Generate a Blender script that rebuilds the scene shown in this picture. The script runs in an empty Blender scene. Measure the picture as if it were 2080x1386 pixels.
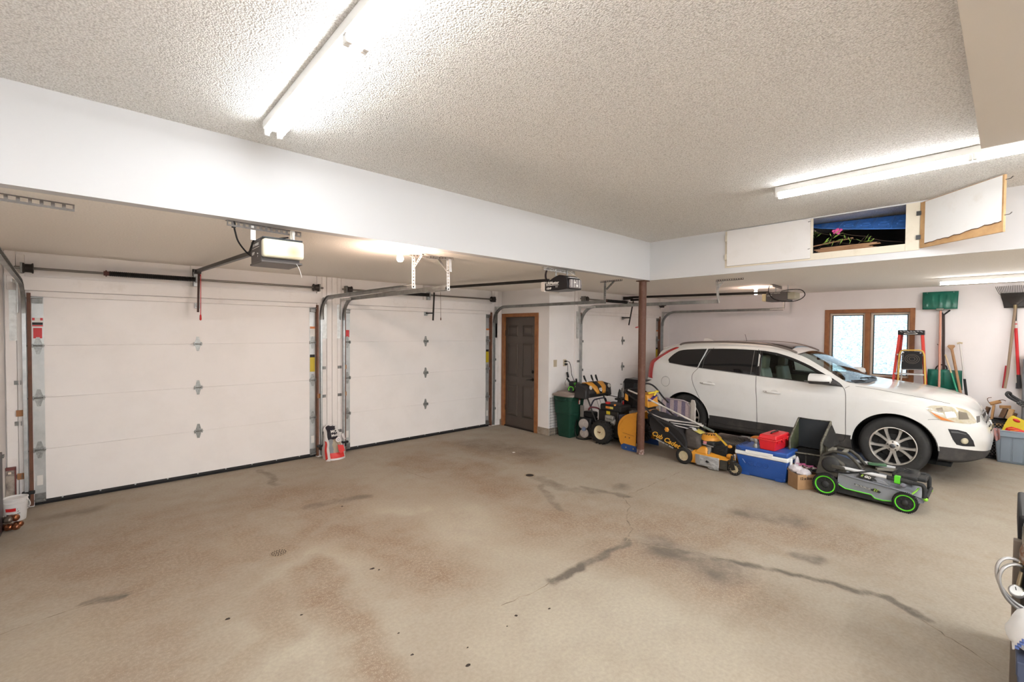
import bpy, bmesh, math, random
import numpy as np
from mathutils import Vector, Matrix, noise
from mathutils.bvhtree import BVHTree
random.seed(7); np.random.seed(7)
PI = math.pi
S = bpy.context.scene
C = bpy.context.collection

# ------------------------------------------------------------------ camera
H = 1.79
F_PX, YAW, PITCH, ROLL = 924.832, 0.73972516, -0.022332843, 0.0072255
f0 = Vector((math.sin(YAW), math.cos(YAW), 0)); r0 = Vector((math.cos(YAW), -math.sin(YAW), 0)); u0 = Vector((0, 0, 1))
fw = f0*math.cos(PITCH)+u0*math.sin(PITCH); up = u0*math.cos(PITCH)-f0*math.sin(PITCH)
rt = r0*math.cos(ROLL)+up*math.sin(ROLL); uu = up*math.cos(ROLL)-r0*math.sin(ROLL)
cam = bpy.data.cameras.new('camera'); camo = bpy.data.objects.new('camera', cam); C.objects.link(camo)
cam.sensor_fit = 'HORIZONTAL'; cam.sensor_width = 36; cam.lens = 36*F_PX/2080; cam.clip_start = .02; cam.clip_end = 200
m = Matrix.Identity(4)
for i in range(3):
    m[i][0], m[i][1], m[i][2] = rt[i], uu[i], -fw[i]
m[0][3], m[1][3], m[2][3] = 0, 0, H
camo.matrix_world = m
S.camera = camo
# ------------------------------------------------------------------ world, exposure
W = bpy.data.worlds.new('world'); S.world = W; W.use_nodes = True
bg = W.node_tree.nodes['Background']; bg.inputs[0].default_value = (.90, .95, 1, 1); bg.inputs[1].default_value = .85
S.view_settings.view_transform = 'Standard'; S.view_settings.look = 'None'
S.view_settings.exposure = 2.08; S.view_settings.gamma = 1
S.view_settings.use_curve_mapping = False
S.cycles.use_denoising = True
S.cycles.max_bounces = 10; S.cycles.diffuse_bounces = 6; S.cycles.glossy_bounces = 4; S.cycles.transparent_max_bounces = 16
S.cycles.sample_clamp_indirect = 6.0; S.cycles.caustics_reflective = False; S.cycles.caustics_refractive = False
TUBE = 12.0     # radiance of the fluorescent tubes
BULB = 150.0     # radiance of the bare bulbs

# ------------------------------------------------------------------ materials
def mat(name, col, rough=.5, metal=0, bump=None, vary=None, coat=0, spec=.5, emit=None, trans=0, fine=None):
    """bump=(scale,strength,distance)  vary=(scale,colour2,low,high) noise-mixed second colour, fine=(scale,amount) value speckle"""
    M_ = bpy.data.materials.new(name); M_.use_nodes = True
    nt = M_.node_tree; N = nt.nodes; L = nt.links; b = N['Principled BSDF']
    b.inputs['Base Color'].default_value = (*col, 1); b.inputs['Roughness'].default_value = rough
    b.inputs['Metallic'].default_value = metal; b.inputs['Coat Weight'].default_value = coat
    b.inputs['Coat Roughness'].default_value = .05
    b.inputs['Specular IOR Level'].default_value = spec if max(col) > .07 or coat or metal > .2 or rough < .25 else spec*.45
    b.inputs['Transmission Weight'].default_value = trans
    if emit:
        b.inputs['Emission Color'].default_value = (*emit[0], 1); b.inputs['Emission Strength'].default_value = emit[1]
    tc = N.new('ShaderNodeTexCoord')
    out = None
    if vary:
        n = N.new('ShaderNodeTexNoise'); n.inputs['Scale'].default_value = vary[0]; n.inputs['Detail'].default_value = 6; n.inputs['Roughness'].default_value = .65
        L.new(tc.outputs['Object'], n.inputs['Vector'])
        r = N.new('ShaderNodeMapRange'); r.inputs[1].default_value = vary[2]; r.inputs[2].default_value = vary[3]
        L.new(n.outputs['Fac'], r.inputs[0])
        mx = N.new('ShaderNodeMix'); mx.data_type = 'RGBA'; mx.inputs[6].default_value = (*col, 1); mx.inputs[7].default_value = (*vary[1], 1)
        L.new(r.outputs[0], mx.inputs[0]); out = mx.outputs[2]
    if fine:
        n = N.new('ShaderNodeTexNoise'); n.inputs['Scale'].default_value = fine[0]; n.inputs['Detail'].default_value = 3
        L.new(tc.outputs['Object'], n.inputs['Vector'])
        r = N.new('ShaderNodeMapRange'); r.inputs[1].default_value = .3; r.inputs[2].default_value = .7; r.inputs[3].default_value = 1-fine[1]; r.inputs[4].default_value = 1+fine[1]
        L.new(n.outputs['Fac'], r.inputs[0])
        mx = N.new('ShaderNodeMix'); mx.data_type = 'RGBA'; mx.blend_type = 'MULTIPLY'; mx.inputs[0].default_value = 1
        if out: L.new(out, mx.inputs[6])
        else: mx.inputs[6].default_value = (*col, 1)
        L.new(r.outputs[0], mx.inputs[7]); out = mx.outputs[2]
    if out: L.new(out, b.inputs['Base Color'])
    if bump:
        n = N.new('ShaderNodeTexNoise'); n.inputs['Scale'].default_value = bump[0]; n.inputs['Detail'].default_value = 4; n.inputs['Roughness'].default_value = .6
        L.new(tc.outputs['Object'], n.inputs['Vector'])
        bp = N.new('ShaderNodeBump'); bp.inputs['Strength'].default_value = bump[1]; bp.inputs['Distance'].default_value = bump[2]
        L.new(n.outputs['Fac'], bp.inputs['Height']); L.new(bp.outputs[0], b.inputs['Normal'])
    return M_
def glass_mat(name, tint, refl_rough=.02):
    M_ = bpy.data.materials.new(name); M_.use_nodes = True
    nt = M_.node_tree; N = nt.nodes; L = nt.links; N.remove(N['Principled BSDF'])
    t = N.new('ShaderNodeBsdfTransparent'); t.inputs[0].default_value = (*tint, 1)
    g = N.new('ShaderNodeBsdfGlossy'); g.inputs['Roughness'].default_value = refl_rough
    fr = N.new('ShaderNodeFresnel'); fr.inputs[0].default_value = 1.5
    mx = N.new('ShaderNodeMixShader'); L.new(fr.outputs[0], mx.inputs[0]); L.new(t.outputs[0], mx.inputs[1]); L.new(g.outputs[0], mx.inputs[2])
    L.new(mx.outputs[0], N['Material Output'].inputs[0]); return M_
MAT = {}
def m_(key, *a, **k):
    if key not in MAT: MAT[key] = mat(key, *a, **k)
    return MAT[key]
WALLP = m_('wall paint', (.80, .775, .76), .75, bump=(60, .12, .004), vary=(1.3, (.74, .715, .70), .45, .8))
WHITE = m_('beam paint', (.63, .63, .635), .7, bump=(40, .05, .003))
BOARD = m_('painted board', (.80, .765, .74), .65, bump=(25, .15, .004), vary=(6, (.68, .635, .60), .55, .85))
DOORP = m_('door panel paint', (.85, .82, .80), .55, bump=(35, .08, .003), vary=(2, (.79, .76, .735), .45, .8))
GALV = m_('galvanised steel', (.50, .52, .52), .38, .85, vary=(14, (.36, .38, .39), .4, .7))
GALVD = m_('dull steel', (.25, .25, .24), .45, .8, vary=(20, (.15, .15, .14), .4, .7))
BLACK = m_('black plastic', (.018, .018, .019), .5)
BLACKM = m_('black metal', (.02, .018, .016), .4, .3)
RUBBER = m_('rubber', (.022, .021, .02), .75, bump=(60, .2, .003))
WOODT = m_('stained oak trim', (.32, .125, .04), .45, vary=(9, (.22, .08, .025), .4, .7), bump=(30, .1, .003))
RAWWOOD = m_('raw wood', (.52, .33, .17), .7, vary=(8, (.40, .22, .10), .4, .7))
RED = m_('red', (.55, .012, .016), .4)
YELLOW = m_('yellow', (.62, .47, .02), .5)
WHITEP = m_('white plastic', (.75, .75, .73), .45)
CREAM = m_('cream plastic', (.70, .60, .42), .5)

# ------------------------------------------------------------------ mesh builder
def RZ(a): return Matrix.Rotation(a, 3, 'Z')
def RX(a): return Matrix.Rotation(a, 3, 'X')
def RY(a): return Matrix.Rotation(a, 3, 'Y')
def frame(d, hint=None):
    d = Vector(d).normalized(); h = Vector(hint) if hint else (Vector((0, 0, 1)) if abs(d.z) < .95 else Vector((1, 0, 0)))
    a = h.cross(d).normalized(); b = d.cross(a); return a, b, d
class MB:
    def __init__(s): s.v = []; s.f = []; s.mi = []; s.cur = 0; s.T = None
    def add(s, vs, fs):
        o = len(s.v)
        for p in vs:
            p = Vector(p); s.v.append(s.T @ p if s.T is not None else p)
        for q in fs: s.f.append([i+o for i in q]); s.mi.append(s.cur)
        return s
    def mt(s, i): s.cur = i; return s
    def box(s, c, d, R=None):
        x, y, z = d[0]/2, d[1]/2, d[2]/2
        vs = [Vector(p) for p in ((-x,-y,-z),(x,-y,-z),(x,y,-z),(-x,y,-z),(-x,-y,z),(x,-y,z),(x,y,z),(-x,y,z))]
        if R is not None: vs = [R @ p for p in vs]
        c = Vector(c)
        return s.add([p+c for p in vs], [(0,3,2,1),(4,5,6,7),(0,1,5,4),(1,2,6,5),(2,3,7,6),(3,0,4,7)])
    def bb(s, a, b):
        a, b = [min(x, y) for x, y in zip(a, b)], [max(x, y) for x, y in zip(a, b)]
        return s.box([(p+q)/2 for p, q in zip(a, b)], [q-p for p, q in zip(a, b)])
    def hexa(s, lo, hi):   # two quads of 4 points (same order) joined
        return s.add(list(lo)+list(hi), [(3,2,1,0),(4,5,6,7),(0,1,5,4),(1,2,6,5),(2,3,7,6),(3,0,4,7)])
    def bar(s, p0, p1, w, h, hint=None):
        p0, p1 = Vector(p0), Vector(p1); a, b, d = frame(p1-p0, hint); a *= w/2; b *= h/2
        return s.hexa([p0-a-b, p0+a-b, p0+a+b, p0-a+b], [p1-a-b, p1+a-b, p1+a+b, p1-a+b])
    def cyl(s, p0, p1, r, r1=None, n=16, cap=True):
        p0, p1 = Vector(p0), Vector(p1); r1 = r if r1 is None else r1; a, b, d = frame(p1-p0)
        vs = []; fs = []
        for i in range(n):
            t = 2*PI*i/n; e = a*math.cos(t)+b*math.sin(t); vs += [p0+e*r, p1+e*r1]
        for i in range(n):
            j = (i+1) % n; fs.append((2*i, 2*j, 2*j+1, 2*i+1))
        if cap: fs += [tuple(2*i for i in range(n))[::-1], tuple(2*i+1 for i in range(n))]
        return s.add(vs, fs)
    def tube(s, pts, r, n=8, cap=True, closed=False):
        P = [Vector(p) for p in pts]; k = len(P); rr = r if isinstance(r, (list, tuple)) else [r]*k
        T = []
        for i in range(k):
            if closed: d = P[(i+1) % k]-P[i-1]
            else: d = P[min(i+1, k-1)]-P[max(i-1, 0)]
            T.append(d.normalized())
        a, b, _ = frame(T[0]); vs = []; fs = []
        for i in range(k):
            a = (a-T[i]*a.dot(T[i])).normalized(); b = T[i].cross(a)
            for j in range(n):
                t = 2*PI*j/n; vs.append(P[i]+(a*math.cos(t)+b*math.sin(t))*rr[i])
        for i in range(k if closed else k-1):
            i2 = (i+1) % k
            for j in range(n): fs.append((i*n+j, i*n+(j+1) % n, i2*n+(j+1) % n, i2*n+j))
        if cap and not closed: fs += [tuple(range(n))[::-1], tuple((k-1)*n+j for j in range(n))]
        return s.add(vs, fs)
    def sweep(s, pts, prof, hint, closed=True):   # profile (a,b) swept along path; a along hint x dir, b along hint
        P = [Vector(p) for p in pts]; k = len(P); n = len(prof); vs = []; fs = []; hint = Vector(hint)
        for i in range(k):
            d = (P[min(i+1, k-1)]-P[max(i-1, 0)]).normalized(); a = hint; b = d.cross(a).normalized()
            for (x, y) in prof: vs.append(P[i]+a*x+b*y)
        for i in range(k-1):
            for j in range(n if closed else n-1): fs.append((i*n+j, i*n+(j+1) % n, (i+1)*n+(j+1) % n, (i+1)*n+j))
        if closed: fs += [tuple(range(n))[::-1], tuple((k-1)*n+j for j in range(n))]
        return s.add(vs, fs)
    def lathe(s, prof, o, ax=(0, 0, 1), n=24, caps=True):
        o = Vector(o); a, b, d = frame(ax); vs = []; fs = []; k = len(prof)
        for i in range(n):
            t = 2*PI*i/n; e = a*math.cos(t)+b*math.sin(t)
            for (r, h) in prof: vs.append(o+e*r+d*h)
        for i in range(n):
            j = (i+1) % n
            for q in range(k-1): fs.append((i*k+q, j*k+q, j*k+q+1, i*k+q+1))
        if caps:
            if prof[0][0] > 1e-5: fs.append(tuple(i*k for i in range(n))[::-1])
            if prof[-1][0] > 1e-5: fs.append(tuple(i*k+k-1 for i in range(n)))
        return s.add(vs, fs)
    def prism(s, poly, ext):
        P = [Vector(p) for p in poly]; e = Vector(ext); n = len(P)
        return s.add(P+[p+e for p in P], [tuple(range(n))[::-1], tuple(range(n, 2*n))]+[(i, (i+1) % n, n+(i+1) % n, n+i) for i in range(n)])
    def ball(s, c, r, n=16, m=10):
        r = Vector(r) if not isinstance(r, (int, float)) else Vector((r, r, r)); c = Vector(c); vs = []; fs = []
        for i in range(m+1):
            ph = PI*i/m
            for j in range(n):
                t = 2*PI*j/n; vs.append(c+Vector((r.x*math.sin(ph)*math.cos(t), r.y*math.sin(ph)*math.sin(t), r.z*math.cos(ph))))
        for i in range(m):
            for j in range(n): fs.append((i*n+j, (i+1)*n+j, (i+1)*n+(j+1) % n, i*n+(j+1) % n))
        return s.add(vs, fs)
    def grid(s, G, flip=False):   # 2-D list of points
        r, c = len(G), len(G[0]); vs = [p for row in G for p in row]
        fs = [(i*c+j, i*c+j+1, (i+1)*c+j+1, (i+1)*c+j) for i in range(r-1) for j in range(c-1)]
        if flip: fs = [q[::-1] for q in fs]
        return s.add(vs, fs)
    def build(s, name, mats, parent=None, bevel=0, smooth=50, seg=2, solid=0, subs=0):
        me = bpy.data.meshes.new(name)
        off = Vector((0, 0, 0))
        if parent is None and s.v:
            xs = [p.x for p in s.v]; ys = [p.y for p in s.v]; zs = [p.z for p in s.v]
            off = Vector(((min(xs)+max(xs))/2, (min(ys)+max(ys))/2, min(zs)))
        me.from_pydata([tuple(p-off) for p in s.v], [], s.f)
        for q in (mats if isinstance(mats, (list, tuple)) else [mats]): me.materials.append(q)
        me.polygons.foreach_set('material_index', s.mi)
        if smooth:
            me.polygons.foreach_set('use_smooth', [True]*len(me.polygons)); me.update()
            me.set_sharp_from_angle(angle=math.radians(smooth))
        o = bpy.data.objects.new(name, me); C.objects.link(o); o.location = off
        place(o, parent)
        if subs:
            md = o.modifiers.new('sub', 'SUBSURF'); md.levels = subs; md.render_levels = subs
        if solid:
            md = o.modifiers.new('solid', 'SOLIDIFY'); md.thickness = solid; md.offset = -1
        if bevel:
            md = o.modifiers.new('bevel', 'BEVEL'); md.width = bevel; md.segments = seg; md.limit_method = 'ANGLE'; md.angle_limit = math.radians(40)
            md.harden_normals = False
        return o
WM = {}      # world matrix of every object built so far
LOCAL = set()  # roots whose parts are modelled in the root's own frame
def place(o, parent):
    if parent is None:
        WM[o.name] = Matrix.Translation(o.location); return
    o.parent = parent
    if parent.name in LOCAL:
        o.matrix_parent_inverse = Matrix.Identity(4); WM[o.name] = WM[parent.name]; LOCAL.add(o.name)
    else:
        o.matrix_parent_inverse = WM[parent.name].inverted(); WM[o.name] = Matrix.Identity(4)
def tag(o, label=None, cat=None, group=None, kind=None):
    if label: o['label'] = label
    if cat: o['category'] = cat
    if group: o['group'] = group
    if kind: o['kind'] = kind
    return o
def T(name, label, cat, loc, rz=None, group=None, kind=None, local=False):
    o = bpy.data.objects.new(name, None); C.objects.link(o); o.empty_display_size = .1
    o.location = loc
    if rz: o.rotation_euler = (0, 0, rz)
    WM[o.name] = Matrix.Translation(Vector(loc)) @ Matrix.Rotation(rz or 0, 4, 'Z')
    if local: LOCAL.add(o.name)
    return tag(o, label, cat, group, kind)
def dup(root, loc, rz=None, label=None, group=None):
    r = root.copy(); C.objects.link(r); r.location = loc
    if rz is not None: r.rotation_euler = (0, 0, rz)
    if label: r['label'] = label
    if group: r['group'] = group
    WM[r.name] = Matrix.Translation(Vector(loc)) @ Matrix.Rotation(rz or 0, 4, 'Z')
    for ch in list(root.children):
        c = ch.copy(); C.objects.link(c); c.parent = r
        for g in list(ch.children):
            d = g.copy(); C.objects.link(d); d.parent = c
    return r
DG = None
def text(name, body, size, M4, material, parent, extrude=.0008, shear=0, space=1, align='CENTER', bold=0):
    cu = bpy.data.curves.new(name, 'FONT'); cu.body = body; cu.size = size; cu.extrude = extrude; cu.shear = shear
    cu.space_character = space; cu.align_x = align; cu.align_y = 'CENTER'; cu.offset = bold; cu.resolution_u = 3
    o = bpy.data.objects.new('tmp', cu); C.objects.link(o)
    dg = bpy.context.evaluated_depsgraph_get(); dg.update()
    me = bpy.data.meshes.new_from_object(o.evaluated_get(dg)); bpy.data.objects.remove(o); bpy.data.curves.remove(cu)
    me.transform(M4); me.materials.clear(); me.materials.append(material); me.name = name
    q = bpy.data.objects.new(name, me); C.objects.link(q); place(q, parent); return q
def facing(pos, right, upv):   # matrix that writes along `right` with letters standing along `upv`
    r = Vector(right).normalized(); u = Vector(upv); u = (u-r*u.dot(r)).normalized(); n = r.cross(u)
    M4 = Matrix.Identity(4)
    for i in range(3): M4[i][0], M4[i][1], M4[i][2], M4[i][3] = r[i], u[i], n[i], pos[i]
    return M4
def arc(c, r, a0, a1, n, ax='yz'):
    out = []
    for i in range(n+1):
        t = a0+(a1-a0)*i/n; p, q = r*math.cos(t), r*math.sin(t)
        out.append({'yz': (c[0], c[1]+p, c[2]+q), 'xz': (c[0]+p, c[1], c[2]+q), 'xy': (c[0]+p, c[1]+q, c[2])}[ax])
    return out
def spline(pts, n=8):
    P = [Vector(p) for p in pts]; out = []
    for i in range(len(P)-1):
        a, b, c, d = P[max(i-1, 0)], P[i], P[i+1], P[min(i+2, len(P)-1)]
        for k in range(n):
            t = k/n; out.append(.5*((2*b)+(c-a)*t+(2*a-5*b+4*c-d)*t*t+(3*b-a-3*c+d)*t**3))
    return out+[P[-1]]
def struct(mb, name, mats, label, cat, **k):
    return tag(mb.build(name, mats, None, **k), label, cat, kind='structure')
def single(mb, name, mats, label, cat, group=None, **k):
    return tag(mb.build(name, mats, None, **k), label, cat, group)
# ================================================================== ROOM
XL, XR, YA, YB, YF, XS_ = -.66, 9.70, 6.545, 5.29, -4.2, 5.68
ZL, ZH, BX, BY = 2.53, 3.07, 5.878, 3.516
# ---- floor with stains laid where the photo has them
STAIN = {
'brown':[([(-.01,5.00),(.29,4.28)],.5,.8),([(.33,5.35),(.87,4.66)],.35,.6),([(1.24,5.38),(1.76,5.12),(1.76,4.56)],.35,.8),([(.96,4.52),(1.06,3.91)],.22,.8),([(1.49,4.33),(1.12,4.01)],.12,.7),
([(1.57,3.85),(1.87,2.92)],.35,.9),([(1.10,3.51),(1.08,2.91),(1.10,2.52),(1.10,2.0)],.12,.95),([(.08,3.71),(.17,2.91)],.35,.6),([(.45,2.68),(.65,2.85),(.78,2.96)],.08,.5),([(.04,4.00),(.40,3.87),(.78,3.99),(1.01,3.94)],.08,.6),
([(3.26,5.46),(3.49,4.54),(3.39,3.70)],.4,.9),([(3.07,2.93),(3.59,2.47),(3.98,1.85),(4.65,1.55),(4.80,1.00)],.45,.9),([(3.11,2.14),(3.34,1.26)],.35,.8),([(4.05,6.05),(4.53,4.53)],.3,.8),([(.89,3.36),(.78,2.85)],.1,.6)],
'dark':[([(3.41,1.87),(3.49,1.39)],.2,.9),([(4.78,1.82),(4.95,1.43)],.14,.7),([(2.36,2.17),(2.66,2.13),(3.32,2.18)],.035,1.2),([(3.50,1.79),(3.73,1.27),(3.88,.86),(3.90,.53),(3.79,.34)],.03,1.2),
([(4.09,3.29),(4.24,2.79)],.04,.9),([(3.83,3.63),(3.41,3.03)],.04,.6),([(3.96,3.87),(3.90,3.35),(4.05,3.12)],.06,.6),([(-.09,4.04),(.11,3.98)],.03,1),([(1.49,6.36),(1.54,6.11),(1.53,5.65)],.04,.8),
([(-.35,6.10),(0,6.11)],.1,.6),([(1.61,4.69),(2.10,4.63)],.06,.7),([(4.14,1.12),(4.15,1.00)],.06,.9),([(7.85,1.65),(7.75,.83)],.4,.5),([(4.41,5.75),(4.62,4.62)],.2,.5),([(4.44,2.99),(4.43,2.98)],.09,.8)],
'light':[([(1.19,3.57),(1.43,3.32)],.3,1),([(2.55,3.39),(2.59,2.82)],.5,.7),([(2.05,1.96),(2.39,1.46)],.6,.6),([(.76,2.86),(.99,2.44)],.3,.8),([(2.29,3.93),(2.02,4.34)],.2,.8),([(-.11,3.53),(-.10,3.49)],.3,.6),([(.87,4.47),(.91,4.31)],.2,.5)]}
def floor_mesh():
    st = .02; xs = np.arange(XL-.05, XR+.08, st); ys = np.arange(YF-.05, 6.9, st); X, Y = np.meshgrid(xs, ys); nx, ny = len(xs), len(ys)
    # smooth value noise used to break the stains' outlines
    def vn(sc, seed):
        r = np.random.RandomState(seed); g = r.rand(int((ys[-1]-ys[0])*sc)+3, int((xs[-1]-xs[0])*sc)+3)
        fx = (X-xs[0])*sc; fy = (Y-ys[0])*sc; ix = fx.astype(int); iy = fy.astype(int); tx = fx-ix; ty = fy-iy; tx = tx*tx*(3-2*tx); ty = ty*ty*(3-2*ty)
        return (g[iy, ix]*(1-tx)+g[iy, ix+1]*tx)*(1-ty)+(g[iy+1, ix]*(1-tx)+g[iy+1, ix+1]*tx)*ty
    fb = lambda s: sum(vn(2.0*2**k, s+k)*.5**k for k in range(4))/1.875
    wx = (fb(1)-.5)*.5; wy = (fb(11)-.5)*.5; hx = (vn(13., 31)-.5)*.05+(vn(5., 33)-.5)*.06; hy = (vn(13., 32)-.5)*.05+(vn(5., 34)-.5)*.06; out = []
    for ch in ('brown', 'dark', 'light'):
        A = np.zeros_like(X)
        for pl, r, w in STAIN[ch]:
            k = min(1, r/.16); px = X+wx*k+hx; py = Y+wy*k+hy; D = np.full_like(X, 9.)
            for a, b in zip(pl[:-1], pl[1:]):
                ab = np.array(b)-a; t = np.clip(((px-a[0])*ab[0]+(py-a[1])*ab[1])/(ab@ab), 0, 1)
                D = np.minimum(D, np.hypot(px-a[0]-t*ab[0], py-a[1]-t*ab[1]))
            A = np.maximum(A, w*(np.clip((1.7-D/r)/1.3, 0, 1)**1.3 if r > .07 else np.clip((1.5-D/r)/.8, 0, 1)))
        out.append(A)
    me = bpy.data.meshes.new('floor'); V = np.zeros((nx*ny, 3)); V[:, 0] = X.ravel(); V[:, 1] = Y.ravel()
    idx = np.arange(nx*ny).reshape(ny, nx); Fq = np.stack([idx[:-1, :-1], idx[:-1, 1:], idx[1:, 1:], idx[1:, :-1]], -1).reshape(-1, 4)
    me.vertices.add(nx*ny); me.vertices.foreach_set('co', V.ravel()); me.loops.add(Fq.size); me.loops.foreach_set('vertex_index', Fq.ravel().astype(np.int32))
    me.polygons.add(len(Fq)); me.polygons.foreach_set('loop_start', np.arange(0, Fq.size, 4, dtype=np.int32)); me.update(calc_edges=True)
    at = me.color_attributes.new('stain', 'FLOAT_COLOR', 'POINT'); c4 = np.ones((nx*ny, 4), np.float32)
    for i in range(3): c4[:, i] = out[i].ravel()
    at.data.foreach_set('color', c4.ravel()); return me
def floor_mat():
    M_ = bpy.data.materials.new('concrete'); M_.use_nodes = True; nt = M_.node_tree; N = nt.nodes; L = nt.links; b = N['Principled BSDF']
    tc = N.new('ShaderNodeTexCoord'); at = N.new('ShaderNodeAttribute'); at.attribute_name = 'stain'; sp = N.new('ShaderNodeSeparateColor'); L.new(at.outputs['Color'], sp.inputs[0])
    def nz(sc, det=6, rough=.6):
        n = N.new('ShaderNodeTexNoise'); n.inputs['Scale'].default_value = sc; n.inputs['Detail'].default_value = det; n.inputs['Roughness'].default_value = rough; L.new(tc.outputs['Object'], n.inputs['Vector']); return n.outputs['Fac']
    def mr(v, a, b_, c=0, d=1):
        r = N.new('ShaderNodeMapRange'); L.new(v, r.inputs[0])
        for i, x in enumerate((a, b_, c, d)): r.inputs[i+1].default_value = x
        return r.outputs[0]
    def mul(a, b_):
        q = N.new('ShaderNodeMath'); q.operation = 'MULTIPLY'; q.use_clamp = True; L.new(a, q.inputs[0]); L.new(b_, q.inputs[1]); return q.outputs[0]
    def mix(fac, a, colb, blend='MIX'):
        q = N.new('ShaderNodeMix'); q.data_type = 'RGBA'; q.blend_type = blend
        if isinstance(fac, float): q.inputs[0].default_value = fac
        else: L.new(fac, q.inputs[0])
        if isinstance(a, tuple): q.inputs[6].default_value = (*a, 1)
        else: L.new(a, q.inputs[6])
        if isinstance(colb, tuple): q.inputs[7].default_value = (*colb, 1)
        else: L.new(colb, q.inputs[7])
        return q.outputs[2]
    big = nz(.9); mid = nz(3.5, 8, .7); fin = nz(45, 4); spk = nz(160, 2)
    c = mix(mr(big, .38, .66), (.335, .282, .220), (.37, .325, .262))
    c = mix(mr(mid, .5, .75, 0, .55), c, (.30, .235, .168))
    c = mix(mul(sp.outputs[2], mr(mid, .30, .60)), c, (.44, .40, .32))
    c = mix(mul(mr(sp.outputs[0], 0, 1, 0, .95), mr(mid, .25, .62, .35, 1)), c, (.25, .175, .118))
    c = mix(mul(mul(sp.outputs[0], mr(spk, .52, .60)), mr(fin, .44, .56)), c, (.44, .37, .285))
    c = mix(mul(sp.outputs[1], mr(mid, .36, .60, .35, 1)), c, (.14, .118, .095))
    c = mix(1.0, c, mr(fin, .25, .75, .88, 1.1), 'MULTIPLY')
    L.new(c, b.inputs['Base Color'])
    L.new(mr(mid, .3, .7, .62, .85), b.inputs['Roughness']); b.inputs['Specular IOR Level'].default_value = .3
    bp = N.new('ShaderNodeBump'); bp.inputs['Strength'].default_value = .25; bp.inputs['Distance'].default_value = .004; L.new(fin, bp.inputs['Height']); L.new(bp.outputs[0], b.inputs['Normal'])
    return M_
fl = bpy.data.objects.new('floor', floor_mesh()); C.objects.link(fl); fl.data.materials.append(floor_mat()); WM['floor'] = Matrix.Identity(4)
tag(fl, 'stained and cracked beige concrete garage floor', 'floor', kind='structure')
CRK = m_('crack dirt', (.17, .135, .10), .9, vary=(9, (.33, .27, .2), .4, .6))
for pl, w in ([[(3.317,2.182),(3.575,2.276),(3.761,2.478),(4.011,2.586),(4.190,2.795),(4.790,2.794),(5.473,2.813)],.009],[[(1.924,2.209),(2.133,2.171),(2.356,2.174)],.005],[[(3.789,.343),(3.721,.248),(3.659,.160),(3.531,.004)],.006],
              [[(-.432,3.927),(-.274,3.955),(-.101,3.979),(.165,3.962)],.006],[[(2.866,5.164),(2.952,4.633),(3.741,4.457)],.007],[[(3.317,2.182),(3.561,1.735),(3.639,1.453)],.008]):
    mb = MB(); P = []
    for a, b in zip(pl[:-1], pl[1:]):
        n = max(3, int(math.dist(a, b)/.05))
        for i in range(n): t = i/n; P.append((a[0]+(b[0]-a[0])*t+random.uniform(-.012, .012), a[1]+(b[1]-a[1])*t+random.uniform(-.012, .012)))
    P.append(pl[-1]); A = []; B = []
    for i, p in enumerate(P):
        d = (Vector(P[min(i+1, len(P)-1)])-Vector(P[max(i-1, 0)])).normalized(); h = w*random.uniform(.25, .8); A.append((p[0]-d.y*h, p[1]+d.x*h, .0012)); B.append((p[0]+d.y*h, p[1]-d.x*h, .0012))
    mb.grid([A, B]).build('crack', CRK, fl)

# ---- ceilings
def popcorn():
    M_ = bpy.data.materials.new('popcorn ceiling'); M_.use_nodes = True; nt = M_.node_tree; N = nt.nodes; L = nt.links; b = N['Principled BSDF']
    tc = N.new('ShaderNodeTexCoord'); v = N.new('ShaderNodeTexVoronoi'); v.inputs['Scale'].default_value = 130; v.feature = 'SMOOTH_F1'; v.inputs['Smoothness'].default_value = .3
    n = N.new('ShaderNodeTexNoise'); n.inputs['Scale'].default_value = 90; n.inputs['Detail'].default_value = 3
    L.new(tc.outputs['Object'], v.inputs['Vector']); L.new(tc.outputs['Object'], n.inputs['Vector'])
    a = N.new('ShaderNodeMath'); a.operation = 'SUBTRACT'; L.new(n.outputs['Fac'], a.inputs[0]); L.new(v.outputs['Distance'], a.inputs[1])
    bp = N.new('ShaderNodeBump'); bp.inputs['Strength'].default_value = .85; bp.inputs['Distance'].default_value = .009; L.new(a.outputs[0], bp.inputs['Height']); L.new(bp.outputs[0], b.inputs['Normal'])
    r = N.new('ShaderNodeMapRange'); r.inputs[1].default_value = -.45; r.inputs[2].default_value = .35; L.new(a.outputs[0], r.inputs[0])
    mx = N.new('ShaderNodeMix'); mx.data_type = 'RGBA'; mx.inputs[6].default_value = (.62, .60, .56, 1); mx.inputs[7].default_value = (.96, .945, .91, 1); L.new(r.outputs[0], mx.inputs[0]); L.new(mx.outputs[2], b.inputs['Base Color'])
    b.inputs['Roughness'].default_value = .9; b.inputs['Specular IOR Level'].default_value = .2; return M_
POP = popcorn()
CEILLOW = m_('low ceiling texture', (.90, .86, .80), .9, bump=(70, .35, .006), fine=(80, .05), spec=.2)
struct(MB().bb((XL-.2, YF-.2, ZH), (XR+.2, BY+.1, ZH+.15)), 'ceiling', POP, 'raised white popcorn ceiling over the middle of the garage', 'ceiling', smooth=0)
mb = MB().bb((XL-.2, BY+.02, ZL), (XR+.2, 6.8, ZL+.1)).bb((BX+.02, YF-.2, ZL), (XR+.2, BY+.02, ZL+.1))
struct(mb, 'ceiling', CEILLOW, 'low beige ceiling above the garage doors and the car', 'ceiling', smooth=0)
struct(MB().bb((XL-.2, BY, ZL-.001), (BX+.02, BY+.1, ZH+.05)), 'beam', WHITE, 'white beam face stepping down along the two near garage doors', 'beam', smooth=0)
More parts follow.
